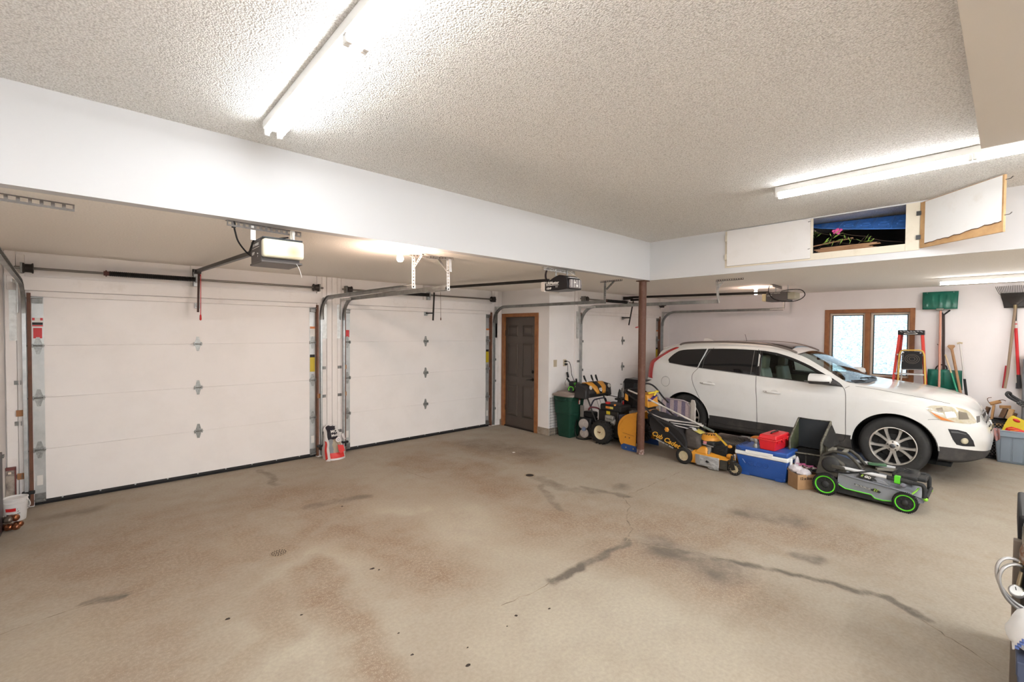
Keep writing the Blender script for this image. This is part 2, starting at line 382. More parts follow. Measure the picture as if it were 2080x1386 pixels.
# face above the car bay: it has the storage opening
OY0, OY1, OZ0, OZ1 = .72, 2.36, 2.672, 3.058
mb = MB().bb((BX, YF-.2, ZL-.001), (BX+.02, OY0, ZH+.05)).bb((BX, OY1, ZL-.001), (BX+.02, BY+.02, ZH+.05)).bb((BX, OY0, ZL-.001), (BX+.02, OY1, OZ0)).bb((BX, OY0, OZ1), (BX+.02, OY1, ZH+.05))
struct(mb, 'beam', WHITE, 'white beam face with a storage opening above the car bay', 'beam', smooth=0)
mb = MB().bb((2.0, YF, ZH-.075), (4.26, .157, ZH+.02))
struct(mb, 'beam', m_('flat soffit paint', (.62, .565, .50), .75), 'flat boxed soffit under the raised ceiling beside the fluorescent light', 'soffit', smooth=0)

# ---- walls
def wall(name, boxes, label, m=WALLP):
    mb = MB()
    for a, b in boxes: mb.bb(a, b)
    return struct(mb, name, m, label, 'wall', smooth=0)
D1, D2, D3, DH = (-.475, 2.265), (2.675, 5.415), (6.51, 9.25), 2.13
t = .16
wall('wall_back', [((XL-.2, YA, 0), (D1[0], YA+t, ZL)), ((D1[1], YA, 0), (D2[0], YA+t, ZL)), ((D2[1], YA, 0), (XS_+.15, YA+t, ZL)), ((D1[0], YA, DH), (D1[1], YA+t, ZL)), ((D2[0], YA, DH), (D2[1], YA+t, ZL))], 'off-white wall that holds the two near garage doors')
wall('wall_bay', [((XS_+.15, YB, .115), (D3[0], YB+t, ZL)), ((D3[1], YB, 0), (XR+.1, YB+t, ZL)), ((D3[0], YB, DH), (D3[1], YB+t, ZL))], 'off-white wall that holds the garage door behind the car')
SD0, SD1, SDH = 5.60, 6.44, 2.06
wall('wall_inner', [((XS_, YB, .125), (XS_+.15, SD0, ZL)), ((XS_, SD1, .125), (XS_+.15, YA+t, ZL)), ((XS_, SD0, SDH), (XS_+.15, SD1, ZL))], 'short return wall that holds the dark side door')
WY0, WY1, WZ0, WZ1 = 1.08, 2.22, 1.04, 2.16
wall('wall_right', [((XR, YF-.2, 0), (XR+.15, WY0, ZL)), ((XR, WY1, 0), (XR+.15, YB+t, ZL)), ((XR, WY0, 0), (XR+.15, WY1, WZ0)), ((XR, WY0, WZ1), (XR+.15, WY1, ZL))], 'white wall with the window beside the car', m_('window wall paint', (.80, .765, .77), .75, bump=(60, .1, .004), vary=(1.1, (.75, .715, .72), .45, .8)))
wall('wall_left', [((XL-.15, YF-.2, 0), (XL, 6.8, ZH+.1))], 'plain side wall at the far corner by the first garage door')
wall('wall_front', [((XL-.2, YF-.15, 0), (XR+.2, YF, ZH+.1))], 'plain wall opposite the garage doors')
CURB = m_('curb concrete', (.36, .31, .25), .85, vary=(7, (.24, .19, .14), .4, .65), bump=(30, .4, .01))
mb = MB().bb((XS_-.012, YB-.012, 0), (XS_+.15, SD0-.02, .125)).bb((XS_-.012, SD1+.02, 0), (XS_+.15, YA+t, .125)).bb((XS_+.15, YB-.012, 0), (D3[0]-.03, YB+t, .115))
struct(mb, 'baseboard_inner', CURB, 'rough concrete curb under the walls beside the dark side door', 'curb', bevel=.006)
# header boards, stop strips and posts around the garage doors
mb = MB()
for d in (D1, D2):
    mb.bb((d[0]-.16, YA-.038, 2.155), (d[1]+.04, YA, 2.29)); mb.bb((d[0]-.02, YA-.012, 2.095), (d[1]+.02, YA+.012, 2.15))
    mb.bb((d[0]+1.3, YA-.03, 2.29), (d[0]+1.43, YA, ZL))
mb.bb((D3[0]-.04, YB-.02, 2.155), (D3[1]+.04, YB, 2.29)).bb((D3[0]-.02, YB-.012, 2.095), (D3[1]+.02, YB+.012, 2.15))
struct(mb, 'trim_1', BOARD, 'painted header boards and stop strips over the garage doors', 'trim', bevel=.003)
mb = MB().bb((XL+.01, YA-.03, 0), (-.575, YA, ZL)).bb((-.572, YA-.036, 0), (-.515, YA, ZL-.03))
for x0, x1, th in ((2.27, 2.335, .034), (2.338, 2.40, .03), (2.403, 2.472, .036), (2.476, 2.55, .034), (2.553, 2.605, .03), (2.608, 2.665, .036)): mb.bb((x0, YA-th, 0), (x1, YA, ZL))
for x0, x1 in ((5.43, 5.50), (5.503, 5.585), (5.588, 5.675)): mb.bb((x0, YA-.032, .11), (x1, YA, ZL))
mb.bb((6.33, YB-.024, .0), (6.40, YB, ZL)).bb((6.403, YB-.028, .0), (6.49, YB, ZL)).bb((9.27, YB-.024, 0), (9.36, YB, ZL))
struct(mb, 'trim_2', BOARD, 'painted upright boards between and beside the garage doors', 'trim', bevel=.003)
mb = MB()
for x in (D1[0]-.016, D2[0]-.016, D1[1]+.008, D2[1]+.008): mb.bb((x-.012, YA-.042, .02), (x+.014, YA+.02, 2.13))
for x in (D3[0]-.016, D3[1]+.008): mb.bb((x-.012, YB-.03, .02), (x+.014, YB+.02, 2.13))
struct(mb, 'trim_3', m_('brown jamb', (.16, .06, .03), .6, vary=(14, (.09, .04, .02), .4, .7)), 'brown unpainted jamb edges beside the garage doors', 'trim')
mb = MB()
for (x, z) in ((-.555, .95), (-.555, .33), (2.30, .86), (2.65, .86), (2.65, 1.25), (6.48, 1.05)): mb.bb((x-.03, (YA if x < 6 else YB)-.045, z-.03), (x+.03, (YA if x < 6 else YB)-.03, z+.03))
struct(mb, 'trim_4', m_('wood block', (.36, .17, .07), .7), 'bare wood blocks behind the track brackets', 'trim')
# ================================================================== GARAGE DOORS
LAB = m_('yellow warning sticker', (.55, .42, .02), .5); STK = m_('white sticker', (.72, .70, .66), .6); ORG = m_('orange sticker', (.62, .20, .05), .5)
HNG = m_('hinge steel', (.36, .37, .36), .4, .6, vary=(60, (.22, .23, .22), .4, .65))
def hinge_bm(x, y, z, w=.07, end=False):
    mb = MB(); h = .085
    for s_ in (1, -1):
        mb.prism([(x-w/2, y, z), (x+w/2, y, z), (x+w*.32, y, z+s_*h*.45), (x+.012, y, z+s_*h), (x-.012, y, z+s_*h), (x-w*.32, y, z+s_*h*.45)][::s_], (0, -.004, 0))
        mb.cyl((x, y-.003, z+s_*h*.7), (x, y-.009, z+s_*h*.7), .007, n=8)
    for q in (-1, 1): mb.bb((x+q*w/2-.004, y-.03, z-.02), (x+q*w/2+.004, y, z+.02))
    mb.mt(1).cyl((x-w/2-.008, y-.018, z), (x+w/2+.008, y-.018, z), .007, n=8)
    if end: mb.cyl((x, y-.02, z), (x+end*.1, y-.02, z), .006, n=8).cyl((x+end*.085, y-.02, z), (x+end*.105, y-.02, z), .022, n=12)
    return mb
def garage_door(n, d, y, label, side):
    t_ = T('door_%d' % n, label, 'garage door', ((d[0]+d[1])/2, y, 0), kind='structure')
    hs = [.035]+[.035+.524*k for k in (1, 2, 3, 4)]
    for k in range(4):
        a, b = hs[k], hs[k+1]; mb = MB()
        mb.bb((d[0], y, a+.0006), (d[1], y+.045, b-.0006)); mb.build('panel', DOORP, t_, bevel=.0015)
    MB().bb((d[0]+.002, y+.02, .04), (d[1]-.002, y+.043, hs[4]-.002)).build('light_stop_backing', DOORP, t_)  # unseen sheet added to keep sky light out of the panel seams
    MB().bb((d[0]-.005, y+.003, 0), (d[1]+.005, y+.04, .036)).build('bottom_seal', m_('seal rubber', (.012, .012, .013), .55), t_, bevel=.006)
    for k in range(9): MB().cyl((d[0]+.2+k*.29, y+.005, .045), (d[0]+.2+k*.29, y-.006, .045), .008, n=8).build('bolt', GALV, t_)
    MB().bb((d[0]+.08, y-.004, .026), (d[1]-.08, y+.002, .05)).build('bottom_strip', m_('seal retainer', (.03, .03, .03), .5), t_)
    for s_, x0, x1 in ((-1, d[0], d[0]+.082), (1, d[1]-.082, d[1])):
        mb = MB()
        for k in range(4): mb.bb((x0, y-.003, hs[k]+.004), (x1, y, hs[k+1]-.004))
        mb.build('end_stile', m_('door stile zinc', (.52, .535, .53), .42, .55, vary=(5, (.40, .42, .42), .4, .7)), t_)
        xc = (x0+x1)/2
        for k in (1, 2, 3): hinge_bm(xc, y-.003, hs[k], .075, s_).build('hinge', [HNG, GALVD], t_)
        MB().bb((xc-.036, y-.03, hs[4]-.1), (xc+.036, y-.003, hs[4]-.045)).mt(1).cyl((xc, y-.045, hs[4]-.05), (xc+s_*.1, y-.045, hs[4]-.05), .006, n=8).bb((xc-.04, y-.06, hs[4]-.052), (xc+.04, y-.003, hs[4]-.047)).build('top_bracket', [GALVD, GALV], t_, bevel=.003)
        MB().bb((xc-.04, y-.012, .03), (xc+.04, y-.003, .12)).bb((xc-.03, y-.05, .05), (xc+.03, y-.003, .065)).cyl((xc, y-.03, .058), (xc+s_*.1, y-.03, .058), .006, n=8).build('bottom_bracket', GALVD, t_, bevel=.003)
        MB().bb((xc-.022, y-.0045, .2), (xc+.02, y-.003, .3)).build('sticker', STK, t_)
    for k in (1, 2, 3): hinge_bm((d[0]+d[1])/2, y, hs[k], .07).build('hinge', [HNG, GALVD], t_)
    xc = (d[0]+d[1])/2
    MB().bb((xc-.03, y-.012, 2.03), (xc+.03, y, 2.10)).bb((xc-.02, y-.05, 2.05), (xc+.02, y, 2.085)).build('arm_bracket', GALV, t_, bevel=.003)
    xl, xr = d[0]+.041, d[1]-.041
    if side:
        MB().bb((xl-.032, y-.0045, 1.68), (xl+.03, y-.003, 1.785)).build('sticker', RED, t_)
        MB().bb((xr-.036, y-.0045, 1.2), (xr+.03, y-.003, 1.40)).mt(1).bb((xr-.036, y-.0045, 1.40), (xr+.03, y-.003, 1.44)).build('sticker', [LAB, BLACK], t_)
        MB().bb((xr-.034, y-.0045, 1.80), (xr+.034, y-.003, 1.83)).mt(1).bb((xr-.034, y-.0045, 1.69), (xr+.034, y-.003, 1.80)).build('sticker', [ORG, STK], t_)
    if side == 1:
        q = MB().bb((xl-.038, y-.0045, 1.80), (xl+.036, y-.003, 1.885)); q.mt(1).bb((xl-.038, y-.006, 1.86), (xl-.02, y-.004, 1.885)).bb((xl+.018, y-.006, 1.86), (xl+.036, y-.004, 1.885)).bb((xl-.038, y-.006, 1.80), (xl+.036, y-.004, 1.813))
        q.mt(2).bb((xl-.038, y-.006, 1.815), (xl+.036, y-.004, 1.84)); q.build('sticker', [STK, RED, BLACK], t_)
    return t_
garage_door(2, D1, YA+.022, 'off-white four-panel sectional garage door nearest the camera, with white bucket at its foot', 1)
garage_door(3, D2, YA+.022, 'off-white four-panel sectional garage door between the ice-melt bag and the dark side door', 2)
garage_door(4, D3, YB+.022, 'off-white four-panel sectional garage door behind the snow blower and the white car', 2)

CHAN = [(-.013, -.024), (.013, -.024), (.013, -.018), (-.008, -.018), (-.008, .018), (.013, .018), (.013, .024), (-.013, .024)]
def angle_iron(mb, p0, p1, w=.03, hint=(0, 0, 1), t_=.0025, pitch=.03):
    """perforated L-shaped bar: a slotted flange and a solid one"""
    p0, p1 = Vector(p0), Vector(p1); L_ = (p1-p0).length; a, b, d = frame(p1-p0, hint); n = max(1, int(L_/pitch))
    for q in (-1, 1): mb.hexa(*[[p+b*(q*w*.36)+a*x*t_/2+b*y*w*.14 for x, y in ((-1, -1), (1, -1), (1, 1), (-1, 1))] for p in (p0, p1)])
    for k in range(n+1):
        c = p0+d*(L_*k/n); e = d*min(.006, L_/n*.22)
        lo, hi = max(0, L_*k/n-.008), min(L_, L_*k/n+.008)
        mb.hexa(*[[p0+d*h+b*(y*w*.24)+a*x*t_/2 for x, y in ((-1, -1), (1, -1), (1, 1), (-1, 1))] for h in (lo, hi)])
    mb.hexa(*[[p+b*(w*.5)+a*(x) + b*y*t_ for x, y in ((0, -1), (w, -1), (w, 0), (0, 0))] for p in (p0, p1)])
    return mb
def track(x, y, s_, label, yend=3.98, hang=None, xend=None, group='door tracks'):
    """C-channel track: upright, quarter bend, horizontal run"""
    t_ = T('door_track', label, 'garage door track', (x, y, 0), group=None)
    ya = y-.055; xe = x if xend is None else xend; r = .30; zc = 1.925
    up_ = [(x, ya, .03), (x, ya, .9), (x, ya, zc)]; bend = [(x, ya-r+r*math.cos(a), zc+r*math.sin(a)) for a in np.linspace(0, PI/2, 12)]
    MB().sweep(up_, CHAN, (s_, 0, 0)).build('vertical_track', GALV, t_)
    run = [Vector(bend[-1])+(Vector((xe, yend, 2.225))-Vector(bend[-1]))*k/6 for k in range(1, 7)]
    MB().sweep(bend+run, CHAN, (s_, 0, 0)).build('horizontal_track', m_('track steel', (.34, .35, .34), .4, .8, vary=(9, (.22, .22, .21), .4, .7)), t_)
    mb = MB(); mb.bb((x-s_*.04-.004, ya-.02, 1.93), (x-s_*.04+.004, y, 2.24)); mb.bb((x-s_*.10, y-.032, 1.66), (x-s_*.03, y-.027, 2.15)); mb.bb((x-s_*.045, ya-.35, 2.20), (x-s_*.04, ya+.03, 2.235))
    mb.build('flag_bracket', m_('flag zinc', (.56, .57, .55), .4, .6, vary=(25, (.40, .40, .39), .4, .7)), t_)
    for z in (.33, .85, 1.25):
        MB().bb((x-s_*.075, y-.036, z-.02), (x-s_*.02, y-.03, z+.02)).bb((x-s_*.03-.002, ya, z-.02), (x-s_*.03+.002, y-.03, z+.02)).build('jamb_bracket', GALVD, t_)
    return t_
MB_SENS = lambda x, y, t_: MB().bb((x-.045, y-.085, .145), (x+.045, y-.035, .175)).bb((x-.012, y-.085, .10), (x+.012, y-.04, .15)).build('safety_sensor', BLACK, t_, bevel=.006)
tk = track(-.522, YA, 1, 'galvanised door track beside the bucket, upright then bending along the low ceiling', 3.0, xend=-.372); MB_SENS(-.51, YA, tk)
tk = track(2.312, YA, -1, 'galvanised door track curving inwards on the bucket side of the ice-melt bag', 3.98); MB_SENS(2.30, YA, tk)
tk = track(2.632, YA, 1, 'galvanised door track curving inwards beyond the ice-melt bag', 3.88); MB_SENS(2.65, YA, tk)
track(5.468, YA, -1, 'galvanised door track running past the top of the dark side door', 4.0)
track(6.462, YB, 1, 'galvanised door track rising behind the snow blower console', 2.8)
track(9.298, YB, -1, 'galvanised door track beyond the car roof in the corner', 2.83)
ANG = m_('perforated steel', (.52, .52, .51), .45, .7, vary=(20, (.40, .39, .38), .4, .7)); ANGD = m_('dull perforated steel', (.17, .155, .145), .5, .6)
def hanger(label, x, y, ang, legs, braces=(), m=ANG):
    t_ = T('track_hanger', label, 'bracket', (x, y, 2.2))
    for p, q in ang: angle_iron(MB(), p, q, .032, (0, 0, 1)).build('ceiling_angle', ANGD, t_)
    for p, q in legs: angle_iron(MB(), p, q, .036, (1, 0, 0)).build('drop_leg', m, t_)
    for p, q in braces: angle_iron(MB(), p, q, .030, (0, 0, 1)).build('brace', m, t_)
    return t_
hanger('perforated steel hanger beside the bare bulb, holding the first of two parallel tracks', 2.30, 3.95, [((2.26, 3.97, 2.52), (2.62, 3.88, 2.52))], [((2.30, 3.96, 2.51), (2.30, 3.96, 2.20)), ((2.30, 4.12, 2.235), (2.30, 3.95, 2.235))], [((2.30, 3.96, 2.40), (2.30, 3.80, 2.51))])
hanger('perforated steel hanger further from the bare bulb, holding the second parallel track', 2.63, 3.87, [((2.55, 3.86, 2.515), (2.68, 3.83, 2.515))], [((2.63, 3.85, 2.51), (2.63, 3.84, 2.19)), ((2.63, 4.12, 2.23), (2.63, 3.84, 2.23))], [((2.63, 3.85, 2.38), (2.63, 4.00, 2.51)), ((2.63, 3.85, 2.51), (2.63, 3.84, 2.38))])
hanger('steel track hanger under the low ceiling between the second opener and the rusty column', 5.47, 3.98, [((5.47, 4.08, 2.52), (5.47, 3.70, 2.52))], [((5.47, 3.99, 2.52), (5.47, 3.99, 2.20))], [((5.47, 3.97, 2.40), (5.47, 3.84, 2.51))], GALVD)
hanger('steel track hanger above the car roof beside the second bulb', 6.46, 2.80, [((6.46, 2.82, 2.52), (6.46, 2.45, 2.52))], [((6.46, 2.80, 2.52), (6.46, 2.77, 2.20))], [((6.46, 2.80, 2.40), (6.46, 2.72, 2.51))])
hanger('small steel track hanger below the opener over the car', 9.29, 2.80, [], [((9.29, 2.80, 2.52), (9.29, 2.80, 2.24)), ((9.29, 3.05, 2.25), (9.29, 2.80, 2.25))])
tag(angle_iron(MB(), (-1.0+.36, 3.73, 2.512), (-.09, 3.815, 2.512), .05, (0, 0, 1), pitch=.045).build('perforated_angle', ANGD), 'loose perforated steel angle screwed to the low ceiling, holding nothing', 'bracket')

# ---- torsion shafts
def shaft(x0, x1, y, z, dr, spring, br, label):
    t_ = T('torsion_shaft', label, 'torsion shaft', ((x0+x1)/2, y, z))
    MB().cyl((x0, y, z), (x1, y, z), .0125, n=12).build('shaft', m_('shaft steel', (.20, .185, .17), .4, .8), t_)
    for x in dr: MB().lathe([(.02, -.035), (.05, -.035), (.05, -.028), (.04, -.02), (.042, .02), (.05, .028), (.05, .035), (.02, .035)], (x, y, z), (1, 0, 0), 20).build('cable_drum', m_('cast drum', (.035, .03, .028), .5, .3), t_); MB().bb((x-.008+.045*(1 if x > (x0+x1)/2 else -1), y-.03, z-.05), (x+.008+.045*(1 if x > (x0+x1)/2 else -1), y+.07, z+.05)).build('end_bearing_plate', GALVD, t_)
    a, b = spring; n = 46
    MB().lathe([(.014, 0)]+[(r_, (b-a)*(k+.5*j)/n) for k in range(n) for j, r_ in ((0, .024), (1, .0285))]+[(.014, b-a)], (a, y, z), (1, 0, 0), 18).build('torsion_spring', m_('oiled spring', (.012, .011, .011), .38, .5), t_)
    MB().cyl((a-.045, y, z), (a+.01, y, z), .024, n=14).cyl((a-.03, y, z), (a-.018, y, z), .034, n=8).build('winding_cone', m_('winding cone', (.10, .035, .03), .5), t_)
    MB().bb((br-.03, y+.02, z-.08), (br+.03, y+.06, z+.09)).bb((br-.012, y-.02, z-.035), (br+.012, y+.03, z+.035)).build('centre_bracket', GALV, t_, bevel=.003)
shaft(-.61, 2.33, 6.45, 2.365, (-.485, 2.232), (.105, .86), .875, 'steel torsion shaft with long black spring above the nearest garage door')
shaft(2.60, 5.475, 6.45, 2.368, (2.70, 5.40), (3.3, 4.03), 4.05, 'steel torsion shaft with black spring above the middle garage door')
shaft(6.40, 9.38, 5.20, 2.375, (6.55, 9.21), (7.17, 7.85), 7.88, 'steel torsion shaft with black spring above the garage door behind the car')

# ---- openers
def cord(pts, r, name, m, parent): return MB().tube(spline(pts, 6), r, 6).build(name, m, parent)
DKG = m_('opener housing grey', (.105, .09, .085), .5); TXT = m_('printed white', (.78, .76, .72), .6)
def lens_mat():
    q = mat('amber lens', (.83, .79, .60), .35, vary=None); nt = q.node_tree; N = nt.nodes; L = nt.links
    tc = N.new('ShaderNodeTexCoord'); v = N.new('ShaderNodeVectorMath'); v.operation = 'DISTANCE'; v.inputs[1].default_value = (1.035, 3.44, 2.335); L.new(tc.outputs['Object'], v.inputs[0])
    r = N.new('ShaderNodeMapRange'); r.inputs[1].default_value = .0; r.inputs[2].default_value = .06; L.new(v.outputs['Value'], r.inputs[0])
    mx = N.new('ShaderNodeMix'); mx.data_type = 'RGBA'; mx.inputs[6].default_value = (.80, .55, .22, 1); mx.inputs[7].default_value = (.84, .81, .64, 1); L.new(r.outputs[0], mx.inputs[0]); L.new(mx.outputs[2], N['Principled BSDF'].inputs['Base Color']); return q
LENS = lens_mat(); LENS2 = m_('yellowed lens', (.74, .62, .36), .4)
# first opener
t1 = T('garage_door_opener', 'grey garage door opener with big cream lens, nearest the camera', 'garage door opener', (.97, 3.6, 2.26))
mb = MB().bb((.84, 3.50, 2.262), (1.10, 3.76, 2.42)); mb.build('motor_housing', DKG, t1, bevel=.008)
MB().bb((.835, 3.46, 2.25), (1.105, 3.77, 2.266)).build('base_plate', DKG, t1, bevel=.005)
MB().bb((.842, 3.43, 2.287), (1.108, 3.502, 2.412)).build('light_lens', LENS, t1, bevel=.018, seg=3)
MB().bb((.84, 3.44, 2.412), (1.10, 3.76, 2.424)).build('top_plate', m_('top plate', (.05, .055, .06), .4), t1, bevel=.004)
q = facing((.8385, 3.62, 2.385), (0, -1, 0), (0, 0, 1))
text('lettering', 'LIFT-MASTER', .026, q, TXT, t1, shear=.2); MB().bb((.8375, 3.53, 2.362), (.839, 3.71, 2.366)).build('printed_line', TXT, t1)
text('lettering', '1/2HP', .03, facing((.8385, 3.69, 2.33), (0, -1, 0), (0, 0, 1)), TXT, t1); text('lettering', '+ o\n. +', .02, facing((.8385, 3.57, 2.31), (0, -1, 0), (0, 0, 1)), TXT, t1)
angle_iron(MB(), (.66, 3.60, 2.511), (1.16, 3.665, 2.511), .04, (0, 0, 1), pitch=.034).build('ceiling_angle', ANGD, t1)
for x, y in ((.825, 3.63), (1.095, 3.655)): MB().bb((x-.016, y-.002, 2.42), (x+.016, y+.002, 2.53)).build('hanger_strap', m_('strap zinc', (.6, .6, .58), .35, .7), t1)
MB().bar((.945, 3.76, 2.395), (.872, 6.42, 2.462), .022, .034).bar((.965, 3.76, 2.395), (.892, 6.42, 2.462), .012, .03).build('rail', BLACKM, t1)
MB().bb((.85, 6.38, 2.43), (.91, 6.52, 2.475)).bb((.84, 6.50, 2.41), (.92, 6.515, 2.49)).build('header_bracket', BLACKM, t1, bevel=.003)
MB().bar((.885, 6.38, 2.43), (.872, 6.36, 1.98), .008, .022).build('trolley_arm', m_('dark rusty metal', (.06, .03, .025), .6), t1)
MB().tube([(.90, 6.36, 2.42), (.898, 6.36, 2.1), (.896, 6.36, 1.95)], .004).lathe([(.004, 0), (.011, .01), (.009, .06), (.004, .07)], (.896, 6.36, 1.885)).build('release_cord', RED, t1)
cord([(.705, 3.62, 2.50), (.715, 3.63, 2.46), (.74, 3.66, 2.40), (.80, 3.72, 2.345), (.86, 3.80, 2.33), (.88, 3.81, 2.40), (.855, 3.72, 2.44), (.83, 3.66, 2.41), (.84, 3.82, 2.345), (.87, 3.83, 2.41), (.92, 3.70, 2.44), (1.06, 3.63, 2.47)], .006, 'power_cord', BLACK, t1)
MB().cyl((.702, 3.615, 2.53), (.704, 3.62, 2.485), .013, n=10).build('plug', BLACK, t1)
for dx in (0, .012): cord([(1.075+dx, 3.645, 2.52), (1.07+dx, 3.62, 2.47), (1.06+dx, 3.56, 2.425)], .003, 'wire', m_('bell wire', (.72, .66, .55), .5), t1)
cord([(1.06, 3.45, 2.255), (1.075, 3.44, 2.22), (1.09, 3.43, 2.16)], .0018, 'pull_string', WHITEP, t1)
# second opener
t2 = T('garage_door_opener', 'black rounded garage door opener with white lettering, hung before the dark side door', 'garage door opener', (4.13, 3.65, 2.26))
prof = [(3.82, 2.275), (3.82, 2.36), (3.76, 2.385), (3.66, 2.43), (3.58, 2.452), (3.52, 2.44), (3.46, 2.40), (3.44, 2.33), (3.45, 2.28), (3.6, 2.27)]
MB().prism([(4.0, y, z) for y, z in prof], (.26, 0, 0)).build('motor_housing', m_('opener black', (.02, .018, .02), .35), t2, bevel=.01)
MB().prism([(3.995, y, z) for y, z in ((3.80, 2.285), (3.83, 2.30), (3.855, 2.285), (3.86, 2.27), (3.80, 2.26))], (.27, 0, 0)).bb((3.995, 3.80, 2.27), (4.265, 3.865, 2.385)).build('end_cap', m_('pale lens', (.62, .57, .52), .4), t2, bevel=.02, seg=3)
MB().bb((4.03, 3.425, 2.29), (4.235, 3.455, 2.395)).build('light_lens', m_('smoked lens', (.25, .22, .22), .2), t2, bevel=.015, seg=3)
q = MB(); 
for k in range(4): q.bb((4.05+k*.045, 3.4225, 2.30), (4.056+k*.045, 3.427, 2.39))
q.bb((4.09, 3.422, 2.35), (4.12, 3.426, 2.365)).bb((4.13, 3.422, 2.31), (4.16, 3.426, 2.33)).build('sticker', TXT, t2)
MB().bb((4.05, 3.452, 2.412), (4.2, 3.5, 2.418)).build('sticker', TXT, t2)
text('lettering', 'LiftMaster', .05, facing((3.998, 3.68, 2.36), (0, -1, 0), (0, 0, 1)), TXT, t2, bold=.0012); MB().bb((3.9975, 3.58, 2.331), (3.999, 3.78, 2.336)).build('printed_line', TXT, t2)
text('lettering', '1/2HP', .032, facing((3.998, 3.735, 2.297), (0, -1, 0), (0, 0, 1)), TXT, t2, bold=.001); text('lettering', 'Y ?', .03, facing((3.998, 3.61, 2.31), (0, -1, 0), (0, 0, 1)), TXT, t2)
angle_iron(MB(), (3.80, 3.63, 2.512), (4.40, 3.675, 2.512), .04, (0, 0, 1)).build('ceiling_angle', ANG, t2)
for x in (4.03, 4.23): MB().bb((x-.012, 3.648, 2.42), (x+.012, 3.652, 2.53)).build('hanger_strap', GALV, t2)
MB().bar((4.12, 3.85, 2.415), (4.05, 6.42, 2.475), .03, .036).build('rail', BLACKM, t2); MB().bb((4.02, 6.40, 2.44), (4.09, 6.52, 2.49)).build('header_bracket', BLACKM, t2, bevel=.003)
MB().bar((4.09, 6.38, 2.41), (4.05, 6.35, 1.95), .01, .026).bar((4.06, 6.36, 2.07), (4.01, 6.5, 2.07), .012, .02).build('trolley_arm', BLACKM, t2)
MB().tube([(4.20, 6.36, 2.42), (4.205, 6.36, 2.0)], .003).lathe([(.003, 0), (.01, .01), (.007, .04), (.003, .05)], (4.206, 6.36, 1.955)).build('release_cord', m_('brown cord', (.16, .08, .05), .7), t2)
cord([(3.87, 3.64, 2.52), (3.885, 3.68, 2.46), (3.95, 3.74, 2.42), (4.02, 3.78, 2.39)], .012, 'power_cord', m_('flat dark cord', (.03, .02, .025), .6), t2)
cord([(4.26, 3.66, 2.52), (4.30, 3.58, 2.46), (4.265, 3.47, 2.40), (4.255, 3.455, 2.37)], .004, 'wire', m_('bell wire', (.72, .66, .55), .5), t2)
# third opener
t3 = T('garage_door_opener', 'grey garage door opener with looped cord and two lenses, above the car', 'garage door opener', (7.87, 2.45, 2.27))
MB().bb((7.75, 2.30, 2.275), (8.0, 2.60, 2.42)).build('motor_housing', DKG, t3, bevel=.008)
MB().bb((7.755, 2.20, 2.30), (7.995, 2.305, 2.405)).build('light_lens', m_('grey lens', (.42, .38, .28), .4), t3, bevel=.012)
MB().bb((7.76, 2.60, 2.285), (7.99, 2.665, 2.395)).build('light_lens', LENS2, t3, bevel=.012)
text('lettering', 'LIFT-MASTER', .024, facing((7.748, 2.47, 2.40), (0, -1, 0), (0, 0, 1)), TXT, t3, shear=.2); text('lettering', '1/2HP', .03, facing((7.748, 2.55, 2.365), (0, -1, 0), (0, 0, 1)), TXT, t3)
angle_iron(MB(), (7.6, 2.46, 2.511), (8.15, 2.50, 2.511), .04, (0, 0, 1)).build('ceiling_angle', ANGD, t3)
for x, y in ((7.8, 2.48), (7.97, 2.36)): MB().bb((x-.014, y-.003, 2.42), (x+.014, y+.003, 2.53)).build('hanger_strap', GALV, t3)
MB().bar((7.87, 2.6, 2.425), (7.88, 5.17, 2.475), .03, .04).build('rail', BLACKM, t3); MB().bb((7.84, 5.1, 2.43), (7.92, 5.28, 2.49)).build('header_bracket', BLACKM, t3, bevel=.003)
MB().bb((7.85, 4.86, 2.40), (7.93, 5.12, 2.44)).build('trolley', BLACKM, t3, bevel=.004)
MB().bar((7.96, 5.12, 2.40), (7.84, 5.14, 1.92), .012, .028).bar((7.88, 5.13, 2.07), (7.82, 5.29, 2.07), .014, .024).build('trolley_arm', BLACKM, t3)
MB().tube([(8.12, 5.1, 2.42), (8.12, 5.1, 1.90)], .003).build('release_cord', m_('brown cord', (.16, .08, .05), .7), t3)
MB().bar((8.02, 5.1, 1.875), (8.15, 5.1, 1.89), .012, .02).build('release_handle', RED, t3, bevel=.003)
cord([(7.74, 2.55, 2.52), (7.735, 2.56, 2.42), (7.735, 2.48, 2.31), (7.735, 2.3, 2.265), (7.74, 2.15, 2.28), (7.75, 2.07, 2.35), (7.76, 2.12, 2.43), (7.78, 2.28, 2.445), (7.8, 2.4, 2.43)], .006, 'power_cord', BLACK, t3)

